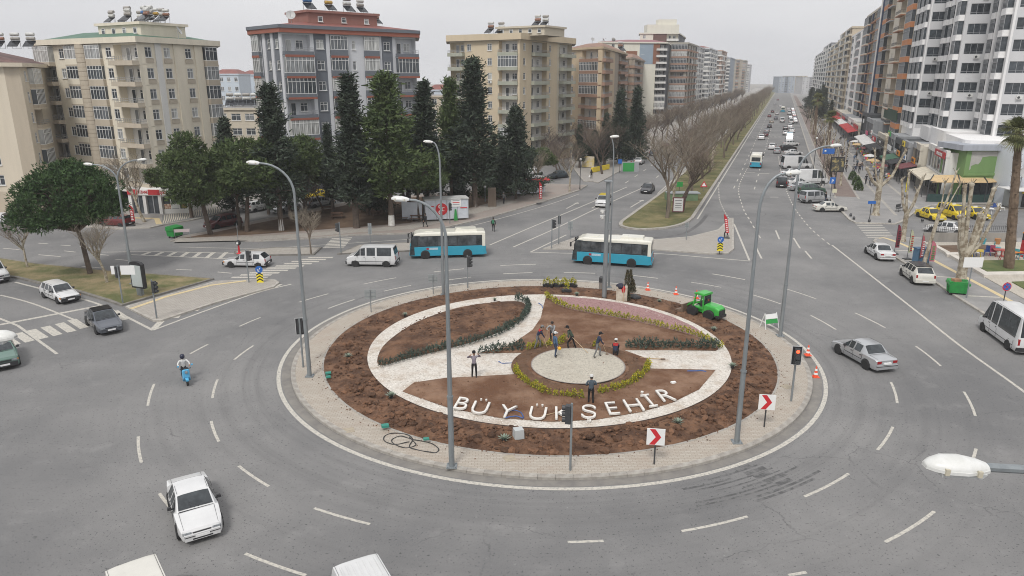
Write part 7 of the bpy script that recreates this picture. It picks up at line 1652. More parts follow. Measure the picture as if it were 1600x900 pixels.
# ---- scooter with rider added below ----
scb=carpaint('sky blue',(.10,.42,.68)); p=G(291,597); SCZ=head((291,597),(297,610)); t=thing('scooter','sky blue scooter ridden toward the viewer at the left','scooter',p,SCZ); SC_T=t
for x in (.62,-.58): o=link('wheel',wheel_meshes(.23,.11)[0],t,(x,0,.23)); link('rim',wheel_meshes(.23,.11)[1],o)
m_=MB(); loft_box(m_,[(.62,.16,.55,1.0,.08),(.50,.22,.3,1.02,.1),(.42,.22,.25,.95,.1)]); m_.build('front_shield',scb,t,smooth=True); m_=MB(); m_.box((.1,0,.28),(.7,.3,.1)); m_.build('footboard',scb,t)
m_=MB(); loft_box(m_,[(-.15,.16,.3,.7,.1),(-.45,.2,.32,.74,.12),(-.9,.12,.45,.7,.1)]); m_.build('rear_body',scb,t,smooth=True); m_=MB(); m_.box((-.42,0,.78),(.72,.27,.1),taper=.85); m_.build('seat',plastm,t)
m_=MB(); m_.bar((.48,-.32,1.05),(.48,.32,1.05),.045); m_.bar((.62,0,.3),(.46,0,1.05),.07); m_.build('handlebar',plastm,t); m_=MB(); m_.lathe([(.02,0),(.09,.01),(.09,.06),(.02,.08)],10,0,Matrix.Translation((.62,0,.88)) @ Matrix.Rotation(R(90),4,'Y')); m_.build('headlight',lampm,t)
m_=MB(); loft_box(m_,[(.85,.08,.36,.46,.04),(.62,.1,.44,.52,.04),(.42,.08,.38,.46,.04)]); m_.build('front_mudguard',scb,t)
for sy in (-1,1): m_=MB(); m_.bar((.46,sy * .25,1.06),(.5,sy * .36,1.24),.02); m_.box((.5,sy * .38,1.27),(.03,.12,.08)); m_.build('mirror',scb,t)
# ================= STREET FURNITURE =================
lampw=mat('lamp housing',(.70,.70,.68),.4,(.60,.60,.57),5,5); lampglass=mat('lamp glass',(.55,.56,.55),.2); redm=mat('sign red',(.55,.025,.035),.4); conem=mat('cone orange',(.75,.10,.04),.5); signback=mat('sign back grey',(.30,.32,.32),.5,(.25,.27,.27),3); bluesg=mat('road sign blue',(.02,.12,.42),.4); yel=mat('reflective yellow',(.80,.66,.02),.4); greenbin=mat('bin green',(.02,.27,.05),.45,(.02,.2,.045),2.5)
def lamp_head(L_=.75):
 if 'lamp' not in EX:
  b=MB(); prof=[(-.02,.10,.06),(.10,.15,.10),(.30,.19,.135),(.52,.18,.13),(.66,.12,.09),(.74,.05,.04)]; rows=[]
  n=14
  for x,w,h in prof:
   b.v += [(x,w * math.cos(2 * math.pi * j / n),(h if math.sin(2 * math.pi * j / n) > 0 else h * .45) * math.sin(2 * math.pi * j / n)) for j in range(n)]
  for i in range(len(prof) - 1):
   for j in range(n): b.f.append((i * n + j,(i + 1) * n + j,(i + 1) * n + (j + 1) % n,i * n + (j + 1) % n)); b.m.append(0)
  b.f.append(tuple(range(n))); b.m.append(0); b.f.append(tuple((len(prof) - 1) * n + j for j in reversed(range(n)))); b.m.append(0); b.f=[tuple(reversed(f)) for f in b.f]
  r_=MB();
  rim_=[(x,w * 1.05) for x,w,h in prof]
  P=[(x,w) for x,w in rim_] + [(x,-w) for x,w in reversed(rim_)]; r_.prism(P,-.028,.012,0,0,True)
  g_=MB(); g_.box((.32,0,-.06),(.5,.26,.07),taper=1.15); c_=MB(); c_.box((.16,.185,.0),(.05,.04,.08)); c_.box((.55,.17,.0),(.05,.04,.08)); c_.box((.16,-.185,.0),(.05,.04,.08))
  EX['lamp']=(b.mesh('lamp_head',lampw,True,60),r_.mesh('lamp_rim',lampw),g_.mesh('lamp_glass',lampglass),c_.mesh('clip',mat('beige clip',(.5,.46,.36),.5)))
 return EX['lamp']
def street_lamp(base,heads,label,group='tall galvanised street lamps',r=.12,Y=None):
 p=G(*base,.14) if not isinstance(base,Vector) else base; t=thing('street_lamp',label,'street lamp',p,0,group); Y=p.y
 zs=[HZ((0,Y),hy) for _,hy in heads]; zt=max(zs)
 m_=MB(); j=zt - 1.9; m_.tube([(0,0,0),(0,0,j * .33)],[r * 1.15,r * 1.1],10); m_.tube([(0,0,j * .33),(0,0,j)],[r * .95,r * .62],10); m_.lathe([(r * 1.3,j * .33 - .06),(r * 1.3,j * .33 + .03)],10); m_.build('pole',galv,t,smooth=True)
 m_=MB(); m_.box((0,0,.03),(.5,.5,.04));
 for a in (-1,1):
  for b in (-1,1): m_.lathe([(.03,.04),(.03,.1)],6,0,Matrix.Translation((a * .19,b * .19,0)))
 m_.build('base_plate',galv,t)
 for (hx,hy),z in zip(heads,zs):
  x=XAT(hx,Y,z) - p.x; sg=1 if x > 0 else -1; l=abs(x) - .45; m_=MB(); pts=[]
  for k in range(9): q=k / 8; pts.append((sg * l * (1 - math.cos(q * math.pi / 2)) ** 1.0,0,j + (z - p.z - j) * math.sin(q * math.pi / 2)))
  m_.tube(pts,[r * .62 - .02 * k / 8 for k in range(9)],8); m_.build('arm',galv,t,smooth=True)
  a,rr2,g_,c_=lamp_head(); M_=Matrix.Translation(Vector(pts[-1])) @ Matrix.Rotation(0 if sg > 0 else math.pi,4,'Z') @ Matrix.Rotation(R(-4),4,'Y')
  o=link('lamp_head',a,t); o.matrix_local=M_; link('lamp_rim',rr2,o); link('lamp_glass',g_,o); link('clip',c_,o)
 return t
street_lamp((706,729),[(622,312)],'front street lamp with its arm curving left over the letters'); street_lamp((693,461),[(667,222)],'street lamp at the back of the roundabout rising before the left bus'); street_lamp((484,588),[(393,255)],'street lamp at the left edge of the roundabout arching left'); street_lamp((1151,691),[(1243,271)],'street lamp at the front right of the roundabout arching right'); street_lamp((1219,525),[(1308,228)],'street lamp at the right edge of the roundabout arching right over the parked cars')
street_lamp((951,449),[(962,214)],'thin street lamp right beside the camera mast',r=.09); street_lamp((208,443),[(136,257),(224,250)],'double armed street lamp by the umbrella pine');
def cantilever(Y,head_px,label,side):
 z=HZ((0,Y),head_px[1]); x=XAT(head_px[0],Y,z); t=thing('street_lamp',label,'street lamp',(x + side * 2.75,Y,.0),0,'tall galvanised street lamps'); a,rr2,g_,c_=lamp_head(); m_=MB(); m_.tube([(0,0,0),(0,0,z - 1.7)],[.13,.08],10); m_.build('pole',galv,t,smooth=True); m_=MB(); pts=[(-side * 2.75 * (1 - math.cos(k / 8 * math.pi / 2)),0,z - 1.7 + 1.7 * math.sin(k / 8 * math.pi / 2)) for k in range(9)]; m_.tube(pts,.055,8); m_.build('arm',galv,t,smooth=True)
 o=link('lamp_head',a,t); o.matrix_local=Matrix.Translation(Vector(pts[-1])) @ Matrix.Rotation(math.pi if side > 0 else 0,4,'Z') @ Matrix.Rotation(R(-3),4,'Y'); link('lamp_rim',rr2,o); link('lamp_glass',g_,o); link('clip',c_,o)
cantilever(7.95,(1537,730),'nearest street lamp head reaching in from the right foreground',1); cantilever(12.4,(-38,529),'street lamp head reaching in from the left edge above the green hatchback',-1)
def lathe_ball(mb,c,r,n=10,mi=0): mb.lathe([(r * math.sin(q),-r * math.cos(q)) for q in [math.pi * (i + .02) / 8.04 for i in range(9)]],n,mi,Matrix.Translation(c))
# small promenade / park lamps
def globe_lamp(base,ytop,label,pm,heads=1,group='globe lamps'):
 p=G(*base,.14); t=thing('park_lamp',label,'lamp',p,0,group); H=HZ((0,p.y),ytop) - .14; m_=MB(); m_.tube([(0,0,0),(0,0,.5),(0,0,H - .2)],[.11,.07,.05],8); m_.build('pole',pm,t); m_=MB(); lathe_ball(m_,(0,0,H - .1),.2); m_.build('globe',lampw,t,smooth=True)
globe_lamp((758,315),291,'white globe lamp in the park beside the stone pillar',galv); globe_lamp((906,296),248,'black post with small globe at the plaza tip',darkm); globe_lamp((1041,337),295,'black lamp post on the median tip beside the plane tree',darkm); globe_lamp((1270,272),215,'black lamp post with globe between the parked vans',darkm); globe_lamp((1283,290),235,'dark lamp post by the parking strip',darkm)
# camera mast
p=G(944,464,.2); t=thing('camera_mast','thick galvanised camera mast at the back of the roundabout','mast',p); H=HZ((0,p.y),284) - .2
m_=MB(); m_.tube([(0,0,0),(0,0,H)],[.20,.17],12); m_.build('pole',galv,t,smooth=True); m_=MB(); m_.box((0,0,H + .04),(.62,.62,.08)); m_.build('cap',galv,t)
for z,s in ((H - 2.3,-1),(H - 2.75,-1)): m_=MB(); m_.bar((0,0,z),(s * .4,-.1,z),.05); m_.box((s * .45,-.1,z - .05),(.26,.2,.16)); lathe_ball(m_,(s * .4,-.1,z - .2),.11); m_.build('camera',lampw,t)
m_=MB(); m_.box((.2,0,H - 3.6),(.22,.3,.6)); m_.build('control_box',galv,t)
# ---- traffic signals ----
SIG={}
def sig_meshes():
 if not SIG:
  h=MB(); h.box((0,0,.45),(.24,.30,.9)); SIG['house']=h.mesh('housing',darkm)
  bp=MB(); bp.box((-.10,0,.45),(.02,.52,1.1)); SIG['plate']=bp.mesh('backboard',blacks)
  bb=MB()
  for y0,z0,dy,dz in ((0,-.1,.54,.03),(0,1.0,.54,.03),(-.265,.45,.03,1.12),(.265,.45,.03,1.12)): bb.box((-.10,y0,z0),(.026,dy,dz))
  SIG['border']=bb.mesh('backboard_border',mat('white border',(.5,.5,.5),.5))
  for i,z in enumerate((.75,.45,.15)):
   v=MB(); Mx=Matrix.Translation((.12,0,z)) @ Matrix.Rotation(R(90),4,'Y'); v.lathe([(.115,0),(.125,.16)],12,0,Mx); SIG['visor%d' % i]=v.mesh('visor',darkm)
   l=MB(); Mx=Matrix.Translation((.13,0,z)) @ Matrix.Rotation(R(90),4,'Y'); l.lathe([(.10,0),(.08,.03),(.02,.045)],12,0,Mx); SIG['lens%d' % i]=l
 return SIG
unlit=mat('unlit lens',(.03,.03,.03),.3); litred=mat('lit red lens',(.9,.05,.02),.4,emit=(1,.06,.02,3.0))
def signal(base,ytop,face,label,lit=False,board=False,side=0,r=.055):
 p=G(*base,.14); S=sig_meshes(); t=thing('traffic_signal',label,'traffic signal',p,0,'traffic signals'); H=HZ((0,p.y),ytop) - .14; m_=MB(); m_.tube([(0,0,0),(0,0,H)],[r * 1.1,r],8); m_.build('pole',galv,t,smooth=True)
 o=link('housing',S['house'],t); o.matrix_local=Matrix.Translation((math.cos(face) * .16 + side,math.sin(face) * .16,H - 1.02)) @ Matrix.Rotation(face,4,'Z')
 if board: link('backboard',S['plate'],o); link('backboard_border',S['border'],o)
 for i in range(3):
  q=bpy.data.meshes.get('lens_%d_%d' % (i,lit and i == 0))
  if not q: q=S['lens%d' % i].mesh('lens_%d_%d' % (i,lit and i == 0),litred if lit and i == 0 else unlit)
  link('lens',q,o); link('visor',S['visor%d' % i],o) if not (lit and i == 0) else None
 return t
F0=R(-90)
signal((891,735),630,R(165),'front traffic signal on the roundabout rim facing left',side=-.0); signal((1236,627),540,F0 + R(-10),'traffic signal with the red light lit on the right pavement',True,True); signal((474,574),497,R(100),'traffic signal with black backboard seen from behind at the left rim',False,True); signal((731,450),399,R(-20),'traffic signal on the back rim near the left bus')
signal((389,441),390,R(10),'traffic signal at the tip of the left paved triangle'); signal((192,473),415,R(140),'traffic signal with a white board on the grass median'); signal((245,497),437,R(-15),'traffic signal on the left paved triangle corner'); signal((533,395),347,R(170),'traffic signal on the small island below the park'); signal((862,388),342,R(20),'traffic signal at the left tip of the triangle island'); signal((873,381),336,R(80),'second signal at the left tip of the triangle island, seen from behind'); signal((703,349),316,R(-60),'traffic signal in front of the white cabin')
o=[o for o in C.objects if o.get('label','').startswith('traffic signal with a white board')][0]; m_=MB(); m_.box((.75,.1,2.75),(1.15,.05,.75)); m_.box((-.45,.1,2.75),(.3,.05,.7)); m_.build('board',whites,o)
# ---- signs ----
def post(t,H,r=.04,m=None): m_=MB(); m_.tube([(0,0,0),(0,0,H)],r,7); m_.build('pole',m or galv,t)
def chevron(base,ytop,label):
 p=G(*base,.16); t=thing('chevron_sign',label,'road sign',p,R(-8),'red chevron signs'); H=HZ((0,p.y),ytop) - .16; post(t,H - .1,.04,darkm); w=.85; m_=MB(); m_.box((0,-.06,H - w / 2),(w,.04,w)); m_.build('panel',whites,t)
 m_=MB(); z=H - w / 2; q=w / 2 * .96; a=[(-q * .75,q),(-q * .1,q),(q * .62,0),(-q * .1,-q),(-q * .75,-q),(-q * .02,0)]; m_.add([(x,-.085,z + y) for x,y in a],(tuple(reversed(range(6))),)); m_.build('chevron',redm,t)
chevron((1022,725),669,'red and white chevron sign in front of the clods at the front'); chevron((1194,667),616,'red and white chevron sign at the right of the roundabout')
def backsign(base,ytop,label,w=.9,h=.75):
 p=G(*base,.14); t=thing('road_sign',label,'road sign',p,R(5),'grey backs of road signs'); H=HZ((0,p.y),ytop) - .14; post(t,H,.04); m_=MB(); m_.box((0,.05,H - h / 2),(w,.04,h)); m_.build('panel',signback,t); m_=MB(); m_.box((0,.02,H - h * .3),(w * .95,.02,.05)); m_.box((0,.02,H - h * .7),(w * .95,.02,.05)); m_.build('bracket',galv,t)
for b,y,l,w,h in (((677,460),429,'grey sign back on the rim by the thin lamp, right one',.8,.7),((580,488),453,'grey sign back on the left rear rim',.9,.75),((891,371),346,'greenish sign back on the triangle island',.6,1.0),((1072,375),348,'thin sign back behind the triangle island',.45,.6),((579,381),349,'narrow double sign back on the small island',.4,1.2),((1055,190),178,'grey board on the far median',1.2,2)): backsign(b,y,l,w,h)
def obstacle(base,ytop,label):
 p=G(*base,.14); t=thing('keep_sign',label,'road sign',p,0,'blue arrow and yellow chevron signs'); H=HZ((0,p.y),ytop) - .14; post(t,H - .1,.04,darkm); m_=MB(); m_.lathe([(.33,0),(.33,.03)],20,0,Matrix.Translation((0,-.05,H - .35)) @ Matrix.Rotation(R(90),4,'X')); m_.build('disc',bluesg,t); m_=MB(); m_.bar((.12,-.10,H - .2),(-.08,-.10,H - .48),.07,.02); m_.bar((-.14,-.10,H - .30),(-.1,-.10,H - .52),.06,.02); m_.bar((-.1,-.10,H - .52),(.1,-.1,H - .48),.06,.02); m_.build('arrow',whites,t)
 z0=H - 1.55; m_=MB(); m_.box((0,-.05,z0 + .4),(.6,.03,.85)); m_.build('panel',yel,t); m_=MB()
 for k in range(3): z=z0 + .08 + k * .27; m_.add([(-.29,-.07,z),(0,-.07,z + .18),(.29,-.07,z),(.29,-.07,z + .13),(0,-.07,z + .31),(-.29,-.07,z + .13)],((0,1,4,5),(1,2,3,4)))
 m_.build('stripes',blacks,t)
obstacle((1124,397),369,'blue arrow disc above yellow chevrons on the triangle island'); obstacle((407,441),415,'blue arrow disc above yellow chevrons at the left paved triangle tip')
p=G(1567,476,.14); t=thing('no_stopping_sign','round blue and red no stopping sign on the right pavement','road sign',p); H=HZ((0,p.y),441) - .14; post(t,H,.04,darkm)
for r_,m2,yy in ((.36,redm,-.05),(.29,bluesg,-.065)): m_=MB(); m_.lathe([(r_,0),(r_,.02)],22,0,Matrix.Translation((0,yy,H - .36)) @ Matrix.Rotation(R(90),4,'X')); m_.build('disc',m2,t)
m_=MB(); m_.bar((-.2,-.09,H - .56),(.2,-.09,H - .16),.06,.02); m_.bar((-.2,-.092,H - .16),(.2,-.092,H - .56),.06,.02); m_.build('cross',redm,t)
def simple_sign(base,ytop,w,h,m,label,txt=None,tm=None,pm=None,nm='street_sign'):
 p=G(*base,.14); t=thing(nm,label,'sign',p); H=HZ((0,p.y),ytop) - .14; post(t,H,.045,pm or darkm); m_=MB(); m_.box((0,-.06,H - h / 2),(w,.05,h)); m_.build('panel',m,t)
 if txt: o=link('lettering',text_mesh(txt,h * .7,.01,tm,.01),t); o.matrix_local=Matrix.Translation((0,-.1,H - h * .82)) @ Matrix.Rotation(R(90),4,'X')
 return t
simple_sign((1297,312),277,.85,.95,bluesg,'blue parking sign by the planted strip','P',whites); simple_sign((1303,306),295,.7,.6,mat('cream sign',(.6,.57,.4),.5),'small cream sign board below the parking sign'); simple_sign((1288,290),232,2.0,.9,bluesg,'dark blue and white direction board above the parking strip','OTOPARK' if False else None); simple_sign((1358,346),314,1.0,.36,bluesg,'small blue street name plate on the promenade corner',None); simple_sign((1295,322),317,.3,.3,whites,'tiny white plate by the parking')
simple_sign((1510,465),402,1.6,.85,whites,'white backed board on a leaning steel post by the green bin',None,None,galv)
t=thing('advert_board','black framed dark advertising board with a round logo by the promenade','advertising board',G(1303,300,.14)); H=5.2; post(t,3.4,.1,darkm); m_=MB(); m_.box((0,0,4.4),(2.2,.25,2.4)); m_.build('frame',blacks,t); m_=MB(); m_.box((0,-.14,4.4),(1.9,.03,2.1)); m_.build('poster',mat('dark poster',(.05,.05,.045),.5,(.35,.28,.12),1.2,3,.5,.6),t)
p=G(220,461,.14); t=thing('light_box','black framed empty city light box on the grass median','advertising board',p,R(-22)); m_=MB(); m_.box((0,0,.35),(.5,.3,.7)); m_.build('foot',galv,t); m_=MB(); m_.prism([(-.72,0),(.72,0),(.72,2.1),(.5,2.25),(0,2.32),(-.5,2.25),(-.72,2.1)],-.15,.15,0,0,True); m_.v=[(x,z,y + .65) for x,y,z in m_.v]; m_.build('frame',blacks,t); m_=MB(); m_.box((0,-.165,1.72),(1.15,.03,1.85)); m_.build('panel',mat('blank poster',(.46,.50,.49),.35,(.40,.44,.43),.8),t); m_=MB(); m_.box((-.78,.1,1.7),(.14,.3,2.1)); m_.build('side_trim',whites,t)
# notice board on median + green underground boxes
p=G(1059,333,.2); t=thing('notice_board','white notice board with maroon frame on the median','notice board',p,R(-6)); m_=MB(); m_.box((0,0,1.15),(1.5,.1,2.0)); m_.build('frame',mat('maroon frame',(.16,.04,.05),.5),t); m_=MB(); m_.box((0,-.06,1.15),(1.25,.03,1.75)); m_.build('board',whites,t)
for k,(z,s) in enumerate(((1.75,.2),(1.35,.2),(1.05,.16),(.75,.16))): m_=MB(); m_.box((0,-.08,z),(.9 - .1 * (k % 2),.012,.08)); m_.build('text_line',mat('grey print',(.2,.2,.2),.6),t)
p=G(1064,312,.2); t=thing('planter_box','low green concrete box with grey lid on the median','utility box',p); m_=MB(); m_.box((0,0,.5),(4.6,2.0,1.0)); m_.build('body',mat('pale green paint',(.20,.30,.16),.7,(.15,.22,.13),2),t); m_=MB(); m_.box((0.2,0,1.08),(4.9,2.2,.14)); m_.build('lid',mat('lid grey',(.3,.32,.32),.7),t)
simple_sign((1061,300),284,1.0,.8,greens,'small green and white sign on the median',None);
p=G(1099,299,.2); t=thing('warning_sign','small red and white triangle sign on the median','road sign',p); post(t,1.3,.03); m_=MB(); m_.add([(-.6,-.06,.7),(.6,-.06,.7),(0,-.06,1.7)],((0,1,2),)); m_.add([(-.6,-.03,.7),(.6,-.03,.7),(0,-.03,1.7)],((2,1,0),)); m_.build('border',redm,t); m_=MB(); m_.add([(-.36,-.075,.85),(.36,-.075,.85),(0,-.075,1.45)],((0,1,2),)); m_.build('face',whites,t)
# ---- cones ----
for b,l in (((1012,453),'traffic cone on the back pavement, leftmost of the three behind the loader'),((1056,460),'traffic cone on the back pavement, middle of the three behind the loader'),((1088,466),'traffic cone closest to the loader bucket'),((1262,555),'traffic cone on the right rim behind the red signal'),((1274,589),'traffic cone in the gutter at the far right rim')):
 t=thing('traffic_cone',l,'traffic cone',G(*b,.16 if b[1] < 560 else .0),0,'orange and white traffic cones'); m_=MB(); m_.box((0,0,.02),(.4,.4,.05)); m_.lathe([(.15,.04),(.03,.72),(.02,.73)],12); m_.build('cone',conem,t)
 for z0,z1 in ((.18,.30),(.44,.56)): m_=MB(); m_.lathe([(.155 - .1765 * (z0 - .04),z0),(.155 - .1765 * (z1 - .04),z1)],12); m_.build('white_band',whites,t)
# a-frame
p=G(1202,512,.16); t=thing('a_frame_sign','white and green a frame notice board on the right pavement','sign board',p,R(18)); m_=MB()
for sx in (-.5,.5):
 for sy in (-.35,.35): m_.bar((sx * 1.15,sy,0),(sx,0,1.15),.05)
m_.build('frame',whites,t); m_=MB(); m_.add([(-.52,-.26,.42),(.52,-.26,.42),(.48,-.06,1.08),(-.48,-.06,1.08)],((0,1,2,3),)); m_.build('board',greens,t); m_=MB(); m_.add([(-.50,-.185,.75),(.50,-.185,.75),(.48,-.07,1.1),(-.48,-.07,1.1)],((0,1,2,3),)); m_.build('header',whites,t)
# bins
def wheelie(p,rz,label,open_=False):
 t=thing('rubbish_container',label,'rubbish bin',p,rz); m_=MB(); m_.box((0,0,.72),(1.35,1.0,.95),taper=1.12); m_.build('body',greenbin,t); m_=MB()
 for sx in (-1,1): m_.box((sx * .78,0,1.02),(.1,1.15,.18))
 m_.build('lift_bar',greenbin,t)
 for sx in (-.5,.5):
  for sy in (-.35,.35): m_=MB(); m_.lathe([(.12,-.04),(.12,.04)],10,0,Matrix.Translation((sx,sy,.12)) @ Matrix.Rotation(R(90),4,'X')); m_.build('caster',tyrem,t)
 m_=MB(); M_=Matrix.Translation((0,.55,1.22)) @ Matrix.Rotation(R(62 if open_ else 6),4,'X'); loft_box(m_,[(-.78,.56,0,.18,.08),(.78,.56,0,.18,.08)]); m_.v=[tuple(M_ @ Vector((x,y - .56,z))) for x,y,z in m_.v]; m_.build('lid',greenbin,t)
 if open_: m_=MB(); m_.box((-.2,-.1,1.2),(.6,.5,.4),0,.4); m_.build('cardboard',mat('cardboard',(.35,.2,.11),.8),t)
 return t
wheelie(G(1494,460,.02),R(-18),'green wheeled rubbish container with open lid on the right kerb',True); wheelie(G(274,371,.0),R(70),'green wheeled rubbish container in the side street on the left')
t=thing('rubbish_container','blue container behind the feather flags','rubbish bin',G(1443,412,.13)); m_=MB(); m_.box((0,.6,.7),(1.3,.8,1.4)); m_.build('body',mat('blue container',(.08,.16,.25),.6),t); m_=MB(); m_.box((0,.6,1.44),(1.4,.9,.1)); m_.build('lid',mat('blue lid',(.06,.12,.2),.6),t)
t=thing('litter_bin','slim dark litter bin beside the camera mast','litter bin',G(939,451,.16)); m_=MB(); m_.lathe([(.17,0),(.19,.6)],12); m_.build('body',mat('grey bin',(.22,.2,.18),.7),t); m_=MB(); m_.lathe([(.2,.6),(.2,1.0),(.1,1.12),(.02,1.15)],12); m_.build('hood',darkm,t)
# ---- feather flags ----
def flag(base,ytop,m,label,m2=None,lean=.0,w=.46):
 p=G(*base,.14); t=thing('feather_flag',label,'flag',p,rnd.uniform(-.4,.4)); H=HZ((0,p.y),ytop) - .14; m_=MB(); m_.bar((0,0,0),(lean,0,H),.04); m_.build('pole',darkm,t); m_=MB(); m_.box((0,0,.05),(.7,.5,.08)); m_.build('base',darkm,t)
 m_=MB(); n=8; L1=[(lean * (.22 + .78 * i / n),0,H * (.22 + .78 * i / n)) for i in range(n + 1)]; wv=[(w * (1 - .75 * max(0,(i - n * .7) / (n * .3)) ** 2),.06 * math.sin(i * 1.3)) for i in range(n + 1)]
 for i in range(n): a,b=L1[i],L1[i + 1]; m_.quad(a,(a[0] + wv[i][0],wv[i][1],a[2]),(b[0] + wv[i + 1][0],wv[i + 1][1],b[2]),b)
 m_.build('cloth',m,t); m_=MB()
 for i in range(7): z=H * (.30 + .08 * i); m_.box((lean * z / H + w * .5,-.09,z),(w * (.45 if i % 2 else .6),.008,H * .035))
 m_.build('print',m2 or whites,t)
flag((206,353),320,redsign,'red feather flag by the pharmacy corner'); flag((842,318),284,redsign,'red feather flag in front of the cabin'); flag((1397,397),351,mat('dark red flag',(.20,.03,.05),.7),'dark red feather flag, first from the left on the right pavement',signm['black']); flag((1417,405),359,mat('cream flag',(.5,.52,.36),.7),'cream and green feather flag, second on the right pavement',signm['red']); flag((1435,412),368,mat('pink flag',(.45,.12,.14),.7),'pinkish feather flag, third on the right pavement',signm['white']); flag((1450,417),376,mat('rose flag',(.50,.16,.2),.7),'rose feather flag with green edge, fourth on the right pavement',signm['green'])
flag((1413,308),272,yel,'bright yellow feather flag in front of the shops',None); flag((1135,372),335,redm,'red and white striped warning flags on the triangle island tip',whites,-.5,.35)
# ---- cabins in the park ----
cabm=mat('cabin white',(.58,.61,.65),.6,(.48,.51,.55),1.5); cabr=mat('cabin roof',(.50,.50,.48),.8,(.36,.36,.34),1)
a,b=G(661,343,.16),G(716,332,.16); ang=math.atan2(b.y - a.y,b.x - a.x)
a=G(641,344,.16); L1=6.4; t=thing('cabin','white container cabin with a red round emblem at the park edge','cabin',G(665,346,.16),R(14)); m_=MB(); m_.box((2.8,1.1,1.45),(5.6,2.2,2.5)); m_.build('body',cabm,t); m_=MB(); m_.box((2.8,1.1,2.76),(5.8,2.4,.14)); m_.build('roof',cabr,t); m_=MB()
for x in (0,1.4,2.8,4.2,5.6): m_.box((x,-.02,1.4),(.06,.05,2.5))
m_.build('frame_bar',greyf,t); m_=MB(); m_.lathe([(.78,0),(.78,.02)],24,0,Matrix.Translation((2.1,-.03,1.5)) @ Matrix.Rotation(R(90),4,'X')); m_.build('emblem',redm,t)
def crescent(cx,cz,r):
 q=MB(); o1=[(cx + r * math.cos(k),cz + r * math.sin(k)) for k in [R(50 + 260 * i / 12) for i in range(13)]]; i1=[(cx + r * .28 + r * .78 * math.cos(k),cz + r * .78 * math.sin(k)) for k in [R(302 - 244 * i / 12) for i in range(13)]]
 n=13
 for i in range(12): q.quad((*[o1[i][0]],-.06,o1[i][1]),(o1[i + 1][0],-.06,o1[i + 1][1]),(i1[11 - i][0],-.06,i1[11 - i][1]),(i1[12 - i][0],-.06,i1[12 - i][1]))
 return q
for cx,cz in ((1.95,1.85),(2.35,1.5),(1.95,1.12)): crescent(cx,cz,.26).build('crescent',whites,t)
m_=MB(); m_.box((4.0,-.05,2.3),(1.3,.04,1.1)); m_.build('notice',whites,t)
for k in range(3): m_=MB(); m_.box((4.0,-.075,2.55 - .25 * k),(.9,.012,.09)); m_.build('text_line',redm if k == 1 else greyf,t)
m_=MB(); m_.box((5.0,-.05,1.6),(.9,.03,.1)); m_.box((.7,-.05,1.9),(.9,.03,.1)); m_.build('text_line',redm,t); m_=MB(); m_.box((3.9,-.12,.7),(.5,.06,1.5),taper=.4); m_.build('poster_stand',signm['green'],t); m_=MB(); m_.box((-1.6,.9,1.3),(2.6,.1,2.2),0,R(-16)); m_.build('side_panel',cabm,t)
m_=MB(); m_.box((-1.0,.84,1.75),(1.1,.06,.12),0,R(-16)); m_.build('text_line',redm,t)
t=thing('cabin','white kiosk cabin with a red awning on the plaza','cabin',G(805,306,.16),R(26)); m_=MB(); m_.box((2.6,1.1,1.4),(5.2,2.2,2.3)); m_.build('body',cabm,t); m_=MB(); m_.box((2.4,1.1,2.62),(5.6,2.7,.14)); m_.build('roof',cabr,t); m_=MB(); m_.add([(1.6,-.1,2.6),(5.6,-.1,2.6),(5.6,-1.1,2.3),(1.6,-1.1,2.3),(1.6,-.1,2.52),(5.6,-.1,2.52),(5.6,-1.1,2.22),(1.6,-1.1,2.22)],((3,2,1,0),(4,5,6,7),(2,3,7,6),(3,0,4,7),(1,2,6,5))); m_.build('awning',awm['red'],t)
for x,w_,nm,zc,hh in ((1.9,.8,'door',1.25,1.9),(3.1,.9,'window',1.6,1.0),(4.4,.9,'window',1.6,1.0)): m_=MB(); m_.box((x,-.03,zc),(w_,.05,hh)); m_.build(nm,glassd if nm == 'window' else cabm,t)
m_=MB()
for x in (1.45,2.35,3.6,4.95): m_.box((x,-.03,1.4),(.08,.07,2.3))
m_.build('frame_bar',greyf,t)
# stone pillar, park benches, tables
t=tag((lambda q: (q.box((0,0,1.3),(1.2,1.0,2.6),taper=.92),q.build('stone_pillar',wallmat('brown stone',(.22,.17,.13))))[1])(MB()),'brown stone pillar at the park corner beside the globe lamp','pillar'); t.location=G(769,322,.14)
wood=mat('bench wood',(.16,.085,.05),.8,(.1,.06,.04),4)
for i,(x,y,q) in enumerate(((527,341,.2),(560,331,-.1),(590,338,.3),(628,344,.1),(651,345,0),(512,331,.4))):
 t=thing('picnic_bench','brown wooden picnic bench on the park earth, number %s from the left' % ('two','four','five','six','seven','three')[i] if False else ('picnic bench near the whitewashed cypress','picnic bench behind the tall cypress trunk','picnic bench left of the tufted pine','picnic bench right of the tufted pine','dark bench at the cabin end','picnic bench near the silver estate')[i],'bench',G(x,y,.16),q)
 m_=MB()
 for k in range(4): m_.box((0,-.3 + k * .2,.75),(1.6,.17,.05))
 m_.build('table_top',wood,t)
 for sy in (-.75,.75): m_=MB(); m_.box((0,sy,.45),(1.6,.26,.05)); m_.build('seat',wood,t)
 for sx in (-.6,.6): m_=MB(); m_.bar((sx,-.7,0),(sx,-.15,.75),.07); m_.bar((sx,.7,0),(sx,.15,.75),.07); m_.bar((sx,-.8,.42),(sx,.8,.42),.07); m_.build('leg',wood,t)
